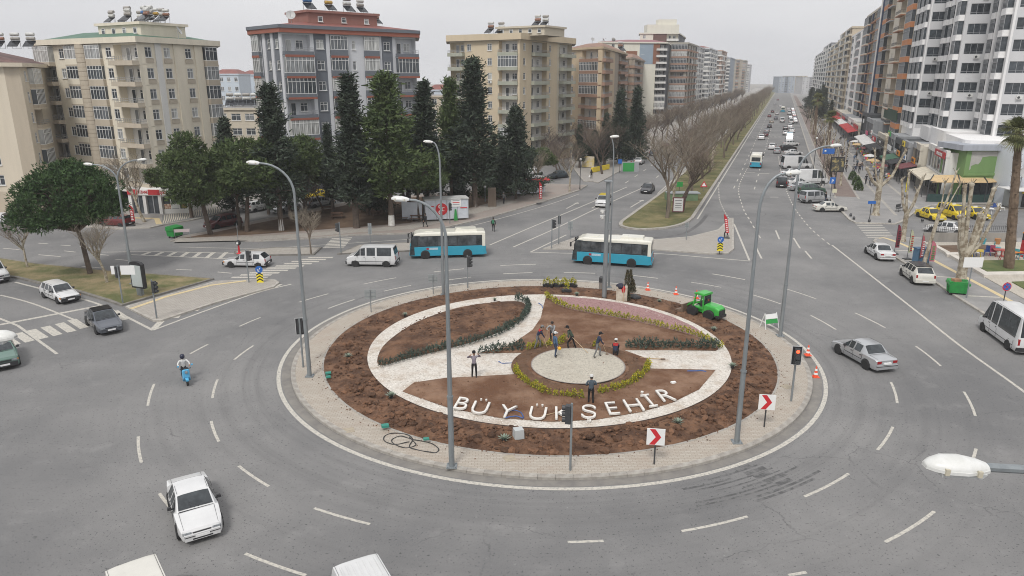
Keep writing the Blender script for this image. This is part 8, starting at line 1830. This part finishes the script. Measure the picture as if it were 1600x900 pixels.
# low panel boards and yellow kiosk on the left boulevard pavement
t=tag((lambda q: (q.box((0,0,1.2),(2.6,.3,2.2)),q.build('advertising_board',mat('yellow advert',(.55,.42,.08),.6,(.6,.55,.5),1.2,3)))[1])(MB()),'yellow and white advert panel on the left boulevard pavement','advertising board'); t.location=G(919,262,.14); t.rotation_euler=(0,0,R(-30))
t=thing('barrier','low yellow barrier blocks on the left boulevard pavement','barrier',G(938,267,.14),R(55)); m_=MB(); m_.box((0,0,.5),(7,.4,.9)); m_.build('body',signm['yellow'],t)
simple_sign((968,270),249,.8,.8,bluesg,'small round blue sign near the green panel on the left kerb'); t=thing('bicycle_panel','green bicycle station panel on the left boulevard kerb','panel',G(984,269,.0),0); m_=MB(); m_.box((0,0,1.0),(3.4,.3,2.0)); m_.build('frame',greyf,t); m_=MB(); m_.box((-.3,-.17,1.0),(2.2,.03,1.7)); m_.build('panel',greens,t)
t=thing('round_marker','small black and white round bollard on the island beside the old estate car','bollard',G(374,396,.14)); m_=MB(); m_.lathe([(.3,0),(.12,.12),(.08,.9)],10); m_.build('post',redm,t); m_=MB(); lathe_ball(m_,(0,0,1.15),.28); m_.build('ball',blacks,t); m_=MB(); m_.tube([(0,0,1.3),(.05,0,3.2)],.03,6); m_.build('rod',galv,t); m_=MB(); m_.box((0,-.28,1.15),(.2,.04,.2)); m_.build('reflector',whites,t)
# ---- roundabout clutter ----
p=G(800,466,.2)
t=thing('utility_box','white concrete utility box draped with clothes at the back of the roundabout','utility box',G(971,469,.2),R(-8)); m_=MB(); m_.box((0,0,.6),(.9,.6,1.2)); m_.build('body',mat('dirty white concrete',(.55,.51,.43),.8,(.38,.32,.25),2),t)
for nm,c,lab,off,sz in (('jacket',(.02,.022,.04),'dark navy jacket hung over the white utility box',(-.12,-.05,1.22),(.72,.72,.5)),('jacket',(.5,.02,.03),'red jacket hung on the front of the white utility box',(.08,-.33,1.0),(.3,.12,.62))):
 m_=MB(); lathe_ball(m_,(0,0,0),.5,12); m_.v=[(x * sz[0] * (1 + .2 * math.sin(5 * z + y * 7)),y * sz[1],z * sz[2]) for x,y,z in m_.v]; o=m_.build(nm,mat(nm + str(c),c,.8),None,smooth=True); o.location=G(971,469,.2) + Vector(off); tag(o,lab,'jacket')
m_=MB(); m_.bar((.05,-.6,0),(.1,-.28,1.75),.035); o=m_.build('tool_handle',mat('pale wood',(.45,.33,.2),.7)); o.location=G(971,469,.2); tag(o,'pale wooden tool handle leaning on the white utility box','tool')
for i,(x,y) in enumerate(((989,464),(993,466))): m_=MB(); lathe_ball(m_,(0,0,.12),.35,9); m_.v=[(a * 1.4 * (1 + .2 * math.sin(9 * b)),b,c * .5) for a,b,c in m_.v]; o=m_.build('rubbish_bag',mat('black bag',(.012,.012,.013),.35)); o.location=G(x,y,.3); tag(o,('black plastic bag by the young conifers','second black plastic bag right of the first')[i],'bag')
for (x,y,m2,sz,lab) in ((810,685,mat('grey box',(.45,.47,.47),.6),(.5,.45,.5),'grey cube shaped junction box in the front soil'),(602,668,mat('valve green',(.03,.22,.17),.5),(.4,.3,.12),'green valve box lid at the front left soil edge'),(666,688,mat('valve green',(.03,.22,.17),.5),(.3,.2,.08),'small green valve lid left of the front lamp'),(513,585,mat('valve green',(.03,.22,.17),.5),(.35,.25,.1),'green valve lid at the left soil edge'),(513,591,mat('valve green',(.03,.22,.17),.5),(.3,.22,.1),'second green valve lid just below at the left soil edge'),(1052,600,whites,(.3,.2,.1),'small white block on the soil right of the circle')):
 m_=MB(); m_.box((0,0,sz[2] / 2 + .05),sz,taper=.94); o=m_.build('junction_box' if 'box in' in lab else 'valve_lid' if 'valve' in lab else 'concrete_block',m2); o.location=G(x,y,.26); o.rotation_euler=(0,0,.3); tag(o,lab,'box')
for (x,y) in ((796,716),(1229,604),(545,672),(1081,682)): m_=MB(); m_.box((0,0,0),(.55,.55,.012)); o=m_.build('manhole_cover',mat('cover',(.42,.36,.27),.8,(.3,.26,.2),4),RPAV); o.location=G(x,y,.158); o.rotation_euler=(0,0,.4)
# cables and hoses
cab=mat('black hose',(.03,.03,.03),.5); bluh=mat('blue hose',(.03,.10,.32),.5)
def hose(pts,z,r,m,label,nm='hose'):
 P=smoothline(px(*pts),6); m_=MB(); m_.tube([(x,y,z + .015 * math.sin(i)) for i,(x,y) in enumerate(P)],r,5); o=m_.build(nm,m,smooth=True); tag(o,label,'hose')
hose([(640,695),(615,699),(600,692),(606,683),(630,682),(645,690),(640,703),(655,708),(680,712),(685,705),(670,696),(648,692),(625,686),(612,694),(630,704),(650,700),(640,688)],.17,.028,cab,'coil of black cable lying on the front left pavement'); hose([(788,655),(800,650),(812,652),(818,660)],.34,.03,bluh,'blue hose loop among the letters'); hose([(790,662),(803,659),(818,662)],.34,.03,bluh,'second blue hose lying below the loop'); hose([(1073,588),(1090,587),(1103,588)],.34,.04,bluh,'blue hose on the soil right of the circle'); hose([(779,570),(786,573),(800,572)],.24,.025,bluh,'dark blue hose end on the white gravel'); hose([(841,478),(846,481),(848,486)],.25,.03,bluh,'blue hose end at the top of the gravel path')
for (a,b,lab) in (((846,650),(884,641),'shovel lying across the letters near the front signal'),((987,558),(1036,561),'long rake lying on the right gravel path')):
 A,B_=G(*a,.36 if a[1] > 600 else .26),G(*b,.40 if a[1] > 600 else .26); t=thing('shovel' if 'shovel' in lab else 'rake',lab,'tool',A); m_=MB(); m_.bar((0,0,0),B_ - A,.04); m_.build('handle',mat('pale wood',(.45,.33,.2),.7),t); m_=MB(); d=B_ - A; m_.box(d,(.3,.22,.03),0,math.atan2(d.y,d.x)); m_.build('blade',rustm,t)
# ---- letters ----
letm=mat('white painted stone letters',(.68,.66,.62),.8,(.46,.41,.34),5,7,.5,.75,bump=.4,bscale=12)
for ch,b,tp,lab in (('B',(716,640),(732,619),'first white letter B at the left behind the lamp pole'),('Ü',(746,647),(759,625),'white letter Ü with two dots, second of the word'),('Y',(788,653),(801,631),'white letter Y, third of the word'),('Ü',(838,656),(845,633),'white letter Ü with two dots, before the front signal'),('K',(879,656),(878,634),'white letter K half hidden by the front signal'),('Ş',(919,654),(921,632),'white letter Ş with a tail, right of the front signal'),('E',(960,648),(947,627),'white letter E beside the standing man'),('H',(996,643),(978,622),'white letter H, third from the right'),('İ',(1022,636),(1000,616),'white dotted letter İ, second from the right'),('R',(1046,627),(1024,607),'white letter R, last on the right')):
 A,B_=G(*b,.34),G(*tp,.34); d=B_ - A; capH=d.length; size=min(capH,2.2) / .73;
 ux=Vector((d.y,-d.x,0)).normalized(); uy=d.normalized(); o=link('letter',text_mesh(ch,1.75,.05,letm,-.018),None,None,None,lab,'letter','white letters of the word BÜYÜKŞEHİR')
 tl=R(8); cz,sz_=math.cos(tl),math.sin(tl); o.matrix_world=Matrix(((ux.x * .92,uy.x * cz,-uy.x * sz_,A.x),(ux.y * .92,uy.y * cz,-uy.y * sz_,A.y),(0,sz_,cz,.36),(0,0,0,1)))
# outdoor plastic tables and chairs on the right garden
colr=dict(blue=(.03,.07,.24),yellow=(.5,.36,.04),pink=(.36,.07,.13),red=(.34,.05,.035),teal=(.05,.3,.36),white=(.7,.7,.68),orange=(.6,.2,.03))
def plast(c): return mat('plastic ' + c,colr[c],.45)
for i,(x,y,c,k) in enumerate(((1517,400,'blue',0),(1525,402,'yellow',1),(1538,399,'blue',0),(1550,399,'pink',0),(1561,401,'red',1),(1557,393,'teal',0),(1568,407,'red',0),(1590,404,'teal',0),(1583,404,'orange',1),(1563,329,'white',0),(1543,334,'white',1),(1551,328,'blue',0))):
 nm='plastic_table' if k else 'plastic_chair'; t=thing(nm,'%s plastic %s %s' % (c,'table' if k else 'chair',('left of the yellow table','between two blue chairs in the garden','right of the yellow table','left of the red table','in the garden centre','behind the red table','in front of the red table','near the palm trunk','behind the palm trunk','on the taxi terrace','beside the rightmost taxi','behind the white table by the taxis')[i]),'table' if k else 'chair',G(x,y,.2),rnd.uniform(0,6))
 s=1.25; m_=MB()
 for sx in (-.3,.3):
  for sy in (-.3,.3): m_.bar((sx * s,sy * s,0),(sx * .8 * s,sy * .8 * s,(.72 if k else .43)),.06)
 m_.build('leg_set',plast(c),t); m_=MB(); m_.box((0,0,.74 if k else .45),((1.0 if k else .5) * s,(.9 if k else .5) * s,.05)); m_.build('top' if k else 'seat',plast(c),t)
 if not k: m_=MB(); m_.box((0,.28,.75),(.55,.06,.55),taper=.85); m_.build('backrest',plast(c),t)
for i,(x,c) in enumerate(((1535,'teal'),(1558,'orange'))): m_=MB(); m_.lathe([(.25,0),(.32,.6)],10); o=m_.build('bucket' if i == 0 else 'crate',plast(c) if i == 0 else mat('crate wood',(.35,.17,.07),.8)); o.location=G(x,381,.2); tag(o,('turquoise bucket against the low wall','brown crate drum against the low wall')[i],'bucket')
for i in range(7): b=BP(16.0 + i * .0,0); m_=MB(); m_.lathe([(.16,0),(.18,.25),(.08,.42)],8); o=m_.build('bollard',darkm); x=(1329,1334,1358,1390,1441,1474,1510)[i]; y=(338,343,347,347.5,346,344,345)[i]; o.location=G(x,y,.13); tag(o,'small dark bollard along the promenade kerb by the side street','bollard','small bollards along the promenade kerb')
p=G(1405,330,.13); t=thing('bench','dark metal bench on the promenade beside the stout plane','bench',p,R(40)); m_=MB(); m_.box((0,0,.45),(1.5,.45,.05)); m_.build('seat',darkm,t); m_=MB(); m_.box((0,.22,.75),(1.5,.05,.45)); m_.build('backrest',darkm,t); m_=MB(); [m_.bar((sx,sy,0),(sx,sy,.45),.05) for sx in (-.65,.65) for sy in (-.18,.18)]; m_.build('leg',darkm,t)
p=G(286,375,.0); t=thing('notice_stand','low metal notice frame by the green container','sign',p,R(15)); m_=MB(); m_.bar((-.8,0,0),(-.8,0,1.2),.05); m_.bar((.8,0,0),(.8,0,1.2),.05); m_.build('frame',galv,t); m_=MB(); m_.box((0,0,1.1),(1.7,.04,.35)); m_.build('board',mat('pinkish board',(.5,.42,.42),.6),t)
# ================= PEOPLE =================
skinm=mat('skin',(.42,.25,.17),.6); shoem=mat('shoes',(.03,.028,.026),.7); hairm=mat('dark hair',(.02,.016,.013),.7)
def cloth(n,c): return mat('cloth ' + n,c,.9,tuple(x * .7 for x in c),5,4,.4,.7)
CL=dict(navy=cloth('navy',(.025,.035,.07)),dark=cloth('dark',(.022,.022,.026)),grey=cloth('grey',(.17,.17,.17)),lgrey=cloth('light grey',(.36,.37,.38)),denim=cloth('denim',(.07,.13,.22)),jean=cloth('jean',(.035,.055,.10)),green=cloth('green',(.045,.065,.045)),black=cloth('black',(.012,.012,.014)),white=cloth('white',(.62,.62,.60)),slate=cloth('slate',(.075,.10,.125)),red=cloth('red',(.42,.03,.03)),pink=cloth('pink',(.6,.12,.2)),brown=cloth('brown',(.10,.07,.05)),mauve=cloth('mauve',(.29,.26,.30)))
POSE={}
def person_mesh(lean=0,stride=.12,hands=((.04,-.27,.80),(.04,.27,.80)),crouch=False,turn=0,sit=False):
 key=(lean,stride,hands,crouch,sit)
 if key in POSE: return POSE[key]
 hz=.40 if crouch else .80 if sit else .93; hip=Vector((-.05 if crouch else 0,0,hz)); d=Vector((math.sin(lean),0,math.cos(lean)))
 ch=hip + d * .34; ne=hip + d * .54; hd=ne + (d + Vector((0,0,.5))).normalized() * .13; ht=hd + (d + Vector((0,0,.8))).normalized() * .10
 V=[hip,hip + d * .16,ch,ne,hd,ht]; rad=[(.145,.115),(.14,.105),(.165,.115),(.06,.06),(.088,.098),(.07,.08)]; E=[(0,1),(1,2),(2,3),(3,4),(4,5)]; W=['t','t','t','s','s','s']
 ws=[]
 for k,sy in enumerate((-1,1)):
  sh=ch + d * .13 + Vector((0,sy * .185,0)); h=Vector(hands[k]); mid=sh.lerp(h,.5); L_=.56; dist=(h - sh).length
  if dist > L_ * .99: h=sh + (h - sh).normalized() * L_ * .99; mid=sh.lerp(h,.5); dist=L_ * .99
  off=math.sqrt(max(0,(L_ / 2) ** 2 - (dist / 2) ** 2)); el=mid + Vector((-.45,sy * .75,-.5)).normalized() * off
  i=len(V); V += [sh,el,h]; rad += [(.068,.07),(.05,.05),(.036,.036)]; E += [(2,i),(i,i + 1),(i + 1,i + 2)]; W += ['t','t','t']; ws.append((h,(h - el).normalized()))
  fx=stride * sy; hipj=hip + Vector((0,sy * .095,-.04))
  if crouch: kn=Vector((.36,sy * .16,.44)); an=Vector((.02 + .1 * (sy > 0),sy * .13,.09))
  elif sit: kn=Vector((.42,sy * .17,.74)); an=Vector((.36,sy * .17,.36))
  else: an=Vector((fx,sy * .12,.09)); kn=(hipj + an) / 2 + Vector((.06 + .5 * abs(fx) * (sy * stride > 0),0,.01))
  toe=an + Vector((.15,0,-.05)); i=len(V); V += [hipj,kn,an,toe]; rad += [(.092,.09),(.066,.066),(.048,.052),(.042,.034)]; E += [(0,i),(i,i + 1),(i + 1,i + 2),(i + 2,i + 3)]; W += ['l','l','l','f']
 me=bpy.data.meshes.new('body'); me.from_pydata([tuple(v) for v in V],E,[]); o=bpy.data.objects.new('body_tmp',me); C.objects.link(o)
 md=o.modifiers.new('s','SKIN'); md.use_smooth_shade=True
 for i,sv in enumerate(me.skin_vertices[0].data): sv.radius=rad[i]; sv.use_root=(i == 0)
 sb=o.modifiers.new('d','SUBSURF'); sb.levels=1
 dg=bpy.context.evaluated_depsgraph_get(); out=bpy.data.meshes.new_from_object(o.evaluated_get(dg)); bpy.data.objects.remove(o)
 out.materials.clear()
 for m in (CL['navy'],CL['dark'],skinm,shoem): out.materials.append(m)
 segs=[(V[a],V[b],W[b] if W[b] != 's' else ('s' if a >= 3 else 't')) for a,b in E]; mp=dict(t=0,l=1,s=2,f=3)
 for p in out.polygons:
  c=p.center; best=9; w='t'
  for a,b,k in segs:
   ab=b - a; t=max(0,min(1,(c - a).dot(ab) / ab.length_squared)); q=(c - a - ab * t).length
   if q < best: best=q; w=k
  p.material_index=mp[w]; p.use_smooth=True
# hands with palm, four fingers and thumb; nose and ears
 mb=MB()
 for (h,dr),sy in zip(ws,(-1,1)):
  sd=dr.cross(Vector((0,sy,0))); sd=sd.normalized() if sd.length > .1 else Vector((1,0,0)); ac=dr.cross(sd).normalized()
  mb.tube([h - dr * .02,h + dr * .03,h + dr * .085],[.030,.040,.036],6)
  for q in range(4): o_=sd * (-.027 + .018 * q); l=(.055,.07,.075,.062)[q]; cur=ac * .02 * -sy; mb.tube([h + dr * .08 + o_,h + dr * (.08 + l * .6) + o_ + cur * .4,h + dr * (.08 + l) + o_ + cur * 1.3],[.0095,.009,.007],5)
  mb.tube([h + dr * .03 + sd * .034,h + dr * .06 + sd * .058,h + dr * .09 + sd * .062],[.012,.011,.008],5)
 f=Vector((1,0,0)); hc=(hd + ht) / 2; mb.tube([hc + f * .085 + Vector((0,0,.01)),hc + f * .112 - Vector((0,0,.03))],[.010,.018],5)
 for sy in (-1,1): mb.tube([hc + Vector((0,sy * .085,.02)),hc + Vector((-.01,sy * .10,-.035))],[.02,.014],5)
 bm=bmesh.new(); bm.from_mesh(out); ex=mb.mesh('ex',skinm); ex.polygons.foreach_set('material_index',[2] * len(ex.polygons)); bm.from_mesh(ex); bm.to_mesh(out); bm.free(); out.name='person'
 POSE[key]=(out,hc,ht,hip,d); return POSE[key]
HAT={}
def person(at,face,top,leg,label,hat='hair',vest=None,group=None,**kw):
 me,hc,ht,hip,d=person_mesh(**kw); p=at if isinstance(at,Vector) else G(*at,.14); t=thing('person',label,'person',p,face,group); o=link('body',me,t)
 for i,m in enumerate((CL[top],CL[leg])): o.material_slots[i].link='OBJECT'; o.material_slots[i].material=m
 tl=math.atan2(d.x,d.z) * .6
 for nm in ('hair',hat) if hat != 'hair' else ('hair',):
  k=(nm,)
  if k not in HAT:
   m_=MB()
   if nm == 'hair': m_.lathe([(.102,-.02),(.108,.04),(.088,.095),(.04,.125),(.01,.13)],12); m_.box((-.07,0,-.03),(.08,.16,.1)); HAT[k]=m_.mesh('hair',hairm,True)
   elif nm.startswith('cap'):
    m_.lathe([(.112,.01),(.114,.05),(.095,.11),(.045,.14),(.01,.145)],12); m_.box((.13,0,.02),(.12,.14,.015)); HAT[k]=m_.mesh('cap',CL[nm.split('_')[1]],True)
   elif nm == 'helmet': m_.lathe([(.11,-.12),(.135,-.06),(.145,.02),(.125,.10),(.07,.15),(.01,.165)],14); HAT[k]=m_.mesh('helmet',mat('dark helmet',(.02,.025,.05),.2),True)
   elif nm == 'scarf': m_.lathe([(.13,-.16),(.115,-.05),(.115,.05),(.09,.11),(.03,.14),(.01,.142)],12); HAT[k]=m_.mesh('headscarf',CL['black'],True)
  q=link({'hair': 'hair','helmet': 'helmet','scarf': 'headscarf'}.get(nm,'cap'),HAT[k],t); q.matrix_local=Matrix.Translation(hc) @ Matrix.Rotation(tl * .6,4,'Y')
 if vest:
  vm=CL[vest[0]]; m_=MB(); M_=Matrix.Translation(hip) @ Matrix.Rotation(math.atan2(d.x,d.z),4,'Y'); z0,z1=vest[1],vest[2]
  for z_,w_,dp in ((z0,.178,.128),(((z0 + z1) / 2),.196,.14),(z1,.182,.125)): m_.v += [tuple(M_ @ Vector((dp * math.cos(q * math.pi / 7),w_ * math.sin(q * math.pi / 7),z_))) for q in range(14)]
  for i in range(2):
   for j in range(14): m_.f.append((i * 14 + j,i * 14 + (j + 1) % 14,(i + 1) * 14 + (j + 1) % 14,(i + 1) * 14 + j)); m_.m.append(0)
  m_.build('vest',vm,t,smooth=True)
 return t
Z3=.40
CLN=dict(lgrey='light grey',dark='charcoal')
def tool(a,b,label,blade='shovel'):
 t=thing(blade,label,'tool',a); d=b - a; m_=MB(); m_.bar((0,0,0),d,.035); m_.build('handle',mat('pale wood',(.45,.33,.2),.7),t); m_=MB(); m_.box(d,(.24,.2,.04),0,math.atan2(d.y,d.x)); m_.build('blade',rustm,t)
def loc(t,v): return Matrix.Translation(t.location) @ Matrix.Rotation(t.rotation_euler.z,4,'Z') @ Vector(v)
def worker(x,y,face,*a,tool_=None,z=.3,**k):
 t=person(G(x,y,z),R(face),*a,**k)
 if tool_: tool(loc(t,tool_[0]),loc(t,tool_[1]),tool_[2],tool_[3])
 return t
worker(839,545,5,'navy','grey','worker in navy jacket with red shoulders bending over a shovel left of the circle','cap_grey',('red',.36,.52),tool_=((.32,.05,1.15),(.75,-.25,-.05),'shovel held by the worker with red shoulders','shovel'),lean=.55,stride=.2,hands=((.55,-.15,.75),(.38,.08,1.0)))
worker(863,536,-100,'lgrey','dark','worker in light grey sweater behind the man in blue, holding a tall handle','hair',tool_=((.2,-.3,1.5),(.3,-.4,0),'tall wooden handle held by the worker in light grey','rake'),lean=.5,hands=((.35,-.28,1.05),(.45,.0,.8)))
t=worker(867,558,20,'denim','jean','man in blue denim with white cap standing on the gravel edge','cap_white',z=Z3,stride=.06,hands=((.05,-.3,.82),(.12,.33,.9)))
m_=MB(); lathe_ball(m_,(0,0,0),.12,8); o=m_.build('glove_bundle',mat('yellow gloves',(.7,.4,.03),.7),None,smooth=True); o.location=loc(t,(.16,-.36,.72)); tag(o,'yellow work gloves in the hand of the man in blue denim','gloves')
worker(894,546,160,'green','black','worker in green vest and black trousers bending with wide stance','cap_black',tool_=((-.1,.35,1.0),(-1.35,.55,0),'shovel of the worker in the green vest','shovel'),lean=.6,stride=.24,hands=((.42,-.2,.75),(.18,.32,.9)))
worker(932,558,12,'navy','grey','worker in navy vest and grey trousers at the right of the circle','cap_black',tool_=((.32,.1,1.1),(.85,.35,.0),'hoe of the worker in the navy vest','hoe'),z=Z3,lean=.35,stride=.24,hands=((.42,-.12,.9),(.36,.12,1.05)))
worker(961,557,75,'navy','dark','crouching worker in navy jacket with red shoulders and white cap','cap_white',('red',.34,.53),lean=.4,crouch=True,hands=((.5,-.12,.3),(.5,.12,.3)))
worker(923,631,92,'slate','black','man in slate jacket and white cap standing with back turned by the letters','cap_white',lean=.03,stride=.05,hands=((.22,-.1,1.12),(.22,.1,1.1)))
worker(741,590,-80,'mauve','black','man in grey mauve sweater raising both arms to his head on the white gravel','cap_black',z=.24,stride=.08,hands=((.12,-.26,1.52),(.12,.26,1.55)))
worker(1135,371,160,'dark','black','person in long dark coat walking at the tip of the triangle island','scarf',z=.14,stride=.2,lean=.08)
worker(771,362,80,'black','dark','person with a green backpack crossing the road by the park','hair',z=0,stride=.14); o=C.objects[-1]
t=[o for o in C.objects if 'green backpack' in str(o.get('label',''))][0]; m_=MB(); m_.box((0,0,0),(.2,.3,.42),taper=.85); o=m_.build('backpack',mat('green backpack',(.03,.16,.08),.7)); o.location=loc(t,(-.22,0,1.28)); o.rotation_euler=t.rotation_euler; tag(o,'green backpack on the person crossing by the park','backpack')
worker(665,355,150,'dark','black','person in dark clothes walking past the white cabin','hair',z=.14,stride=.22); worker(787,319,70,'grey','dark','person in grey jacket walking on the plaza before the red awning cabin','cap_grey',z=.14,stride=.2); t=worker(924,280,-100,'black','black','person all in black with a white bag crossing the side street','scarf',z=0,stride=.12)
m_=MB(); m_.box((0,0,0),(.3,.12,.4),taper=.6); o=m_.build('shopping_bag',whites); o.location=loc(t,(.05,-.34,.6)); tag(o,'white bag carried by the person in black','bag')
for i,(x,y,top,leg,f,lab,st) in enumerate(((1316,269,'black','dark',70,'person in black, left of the two pairs on the promenade',.15),(1321.5,269,'brown','dark',75,'person in brown, second of the left pair on the promenade',.2),(1336,271,'navy','jean',80,'person in navy, first of the right pair on the promenade',.15),(1342,271,'black','dark',75,'person in black, second of the right pair on the promenade',.2),(1359,290,'black','black',-120,'person in a black robe walking down the promenade',.1),(1365,291,'black','jean',-115,'person beside the black robe on the promenade',.15),(1313,222,'black','dark',70,'person in the far crowd by the dark stalls, left',.2),(1305,214,'dark','dark',60,'person in the far crowd, farthest',.15),(1317,216,'slate','dark',-90,'person in slate in the far crowd',.15),(1301,228,'pink','pink',-80,'person in pink on the promenade by the lamp head',.1),(1380,262,'dark','dark',0,'shopper by the plane limb in dark clothes',.1),(1388,268,'navy','dark',40,'shopper in navy before the snack shops',.1),(1400,276,'black','jean',100,'shopper in black beside the yellow flag',.1),(1393,258,'red','dark',20,'shopper in red among the stalls',.1),(1120,187,'dark','red',-100,'person in dark top walking along the median edge',.15),(1004,245,'red','dark',40,'person in red on the left boulevard pavement',.15),(1222,290,'white','dark',-60,'person in white beside the black people carrier',.1),(1289,318,'dark','jean',10,'person in dark clothes by the old cream saloon',.1))):
 person(G(x,y,.14),R(f),top,leg,lab,'hair' if i % 3 else 'cap_black',None,None,stride=st)
rp=random.Random(8)
for i in range(16):
 s=42 + i * 5.2; t_=rp.uniform(23.5,27.6); c=('black','navy','dark','grey','brown','slate','lgrey','denim')[i % 8]
 person(BP(s,t_,.14),rp.choice([1.2,-1.9,1.0,-2.1]) + rp.uniform(-.3,.3),c,('dark','jean','black')[i % 3],'pedestrian in %s walking on the promenade, %s' % (CLN.get(c,c),'before the near shops' if i < 6 else 'before the middle shops' if i < 11 else 'far along the shops'),'hair' if i % 4 else 'cap_black',None,'pedestrians strolling on the promenade',stride=.15 if i % 2 else .2)
# rider on the scooter
t=person(loc(SC_T,(-.42,0,.05)),SCZ,'white','dark','scooter rider in white jacket and dark helmet at the left','helmet',sit=True,lean=.1,hands=((.50,-.3,1.06),(.50,.3,1.06)))
# ---- air ----
hz=bpy.data.materials.new('thin haze'); hz.use_nodes=True; nt=hz.node_tree
for n in list(nt.nodes): nt.nodes.remove(n)
on=nt.nodes.new('ShaderNodeOutputMaterial'); pv=nt.nodes.new('ShaderNodeVolumePrincipled'); pv.inputs['Color'].default_value=(.96,.975,1,1); pv.inputs['Density'].default_value=.0003; pv.inputs['Anisotropy'].default_value=.2; nt.links.new(pv.outputs[0],on.inputs['Volume'])
m_=MB(); m_.box((200,900,24),(2850,2080,54)); o=m_.build('haze',hz); tag(o,kind='stuff')
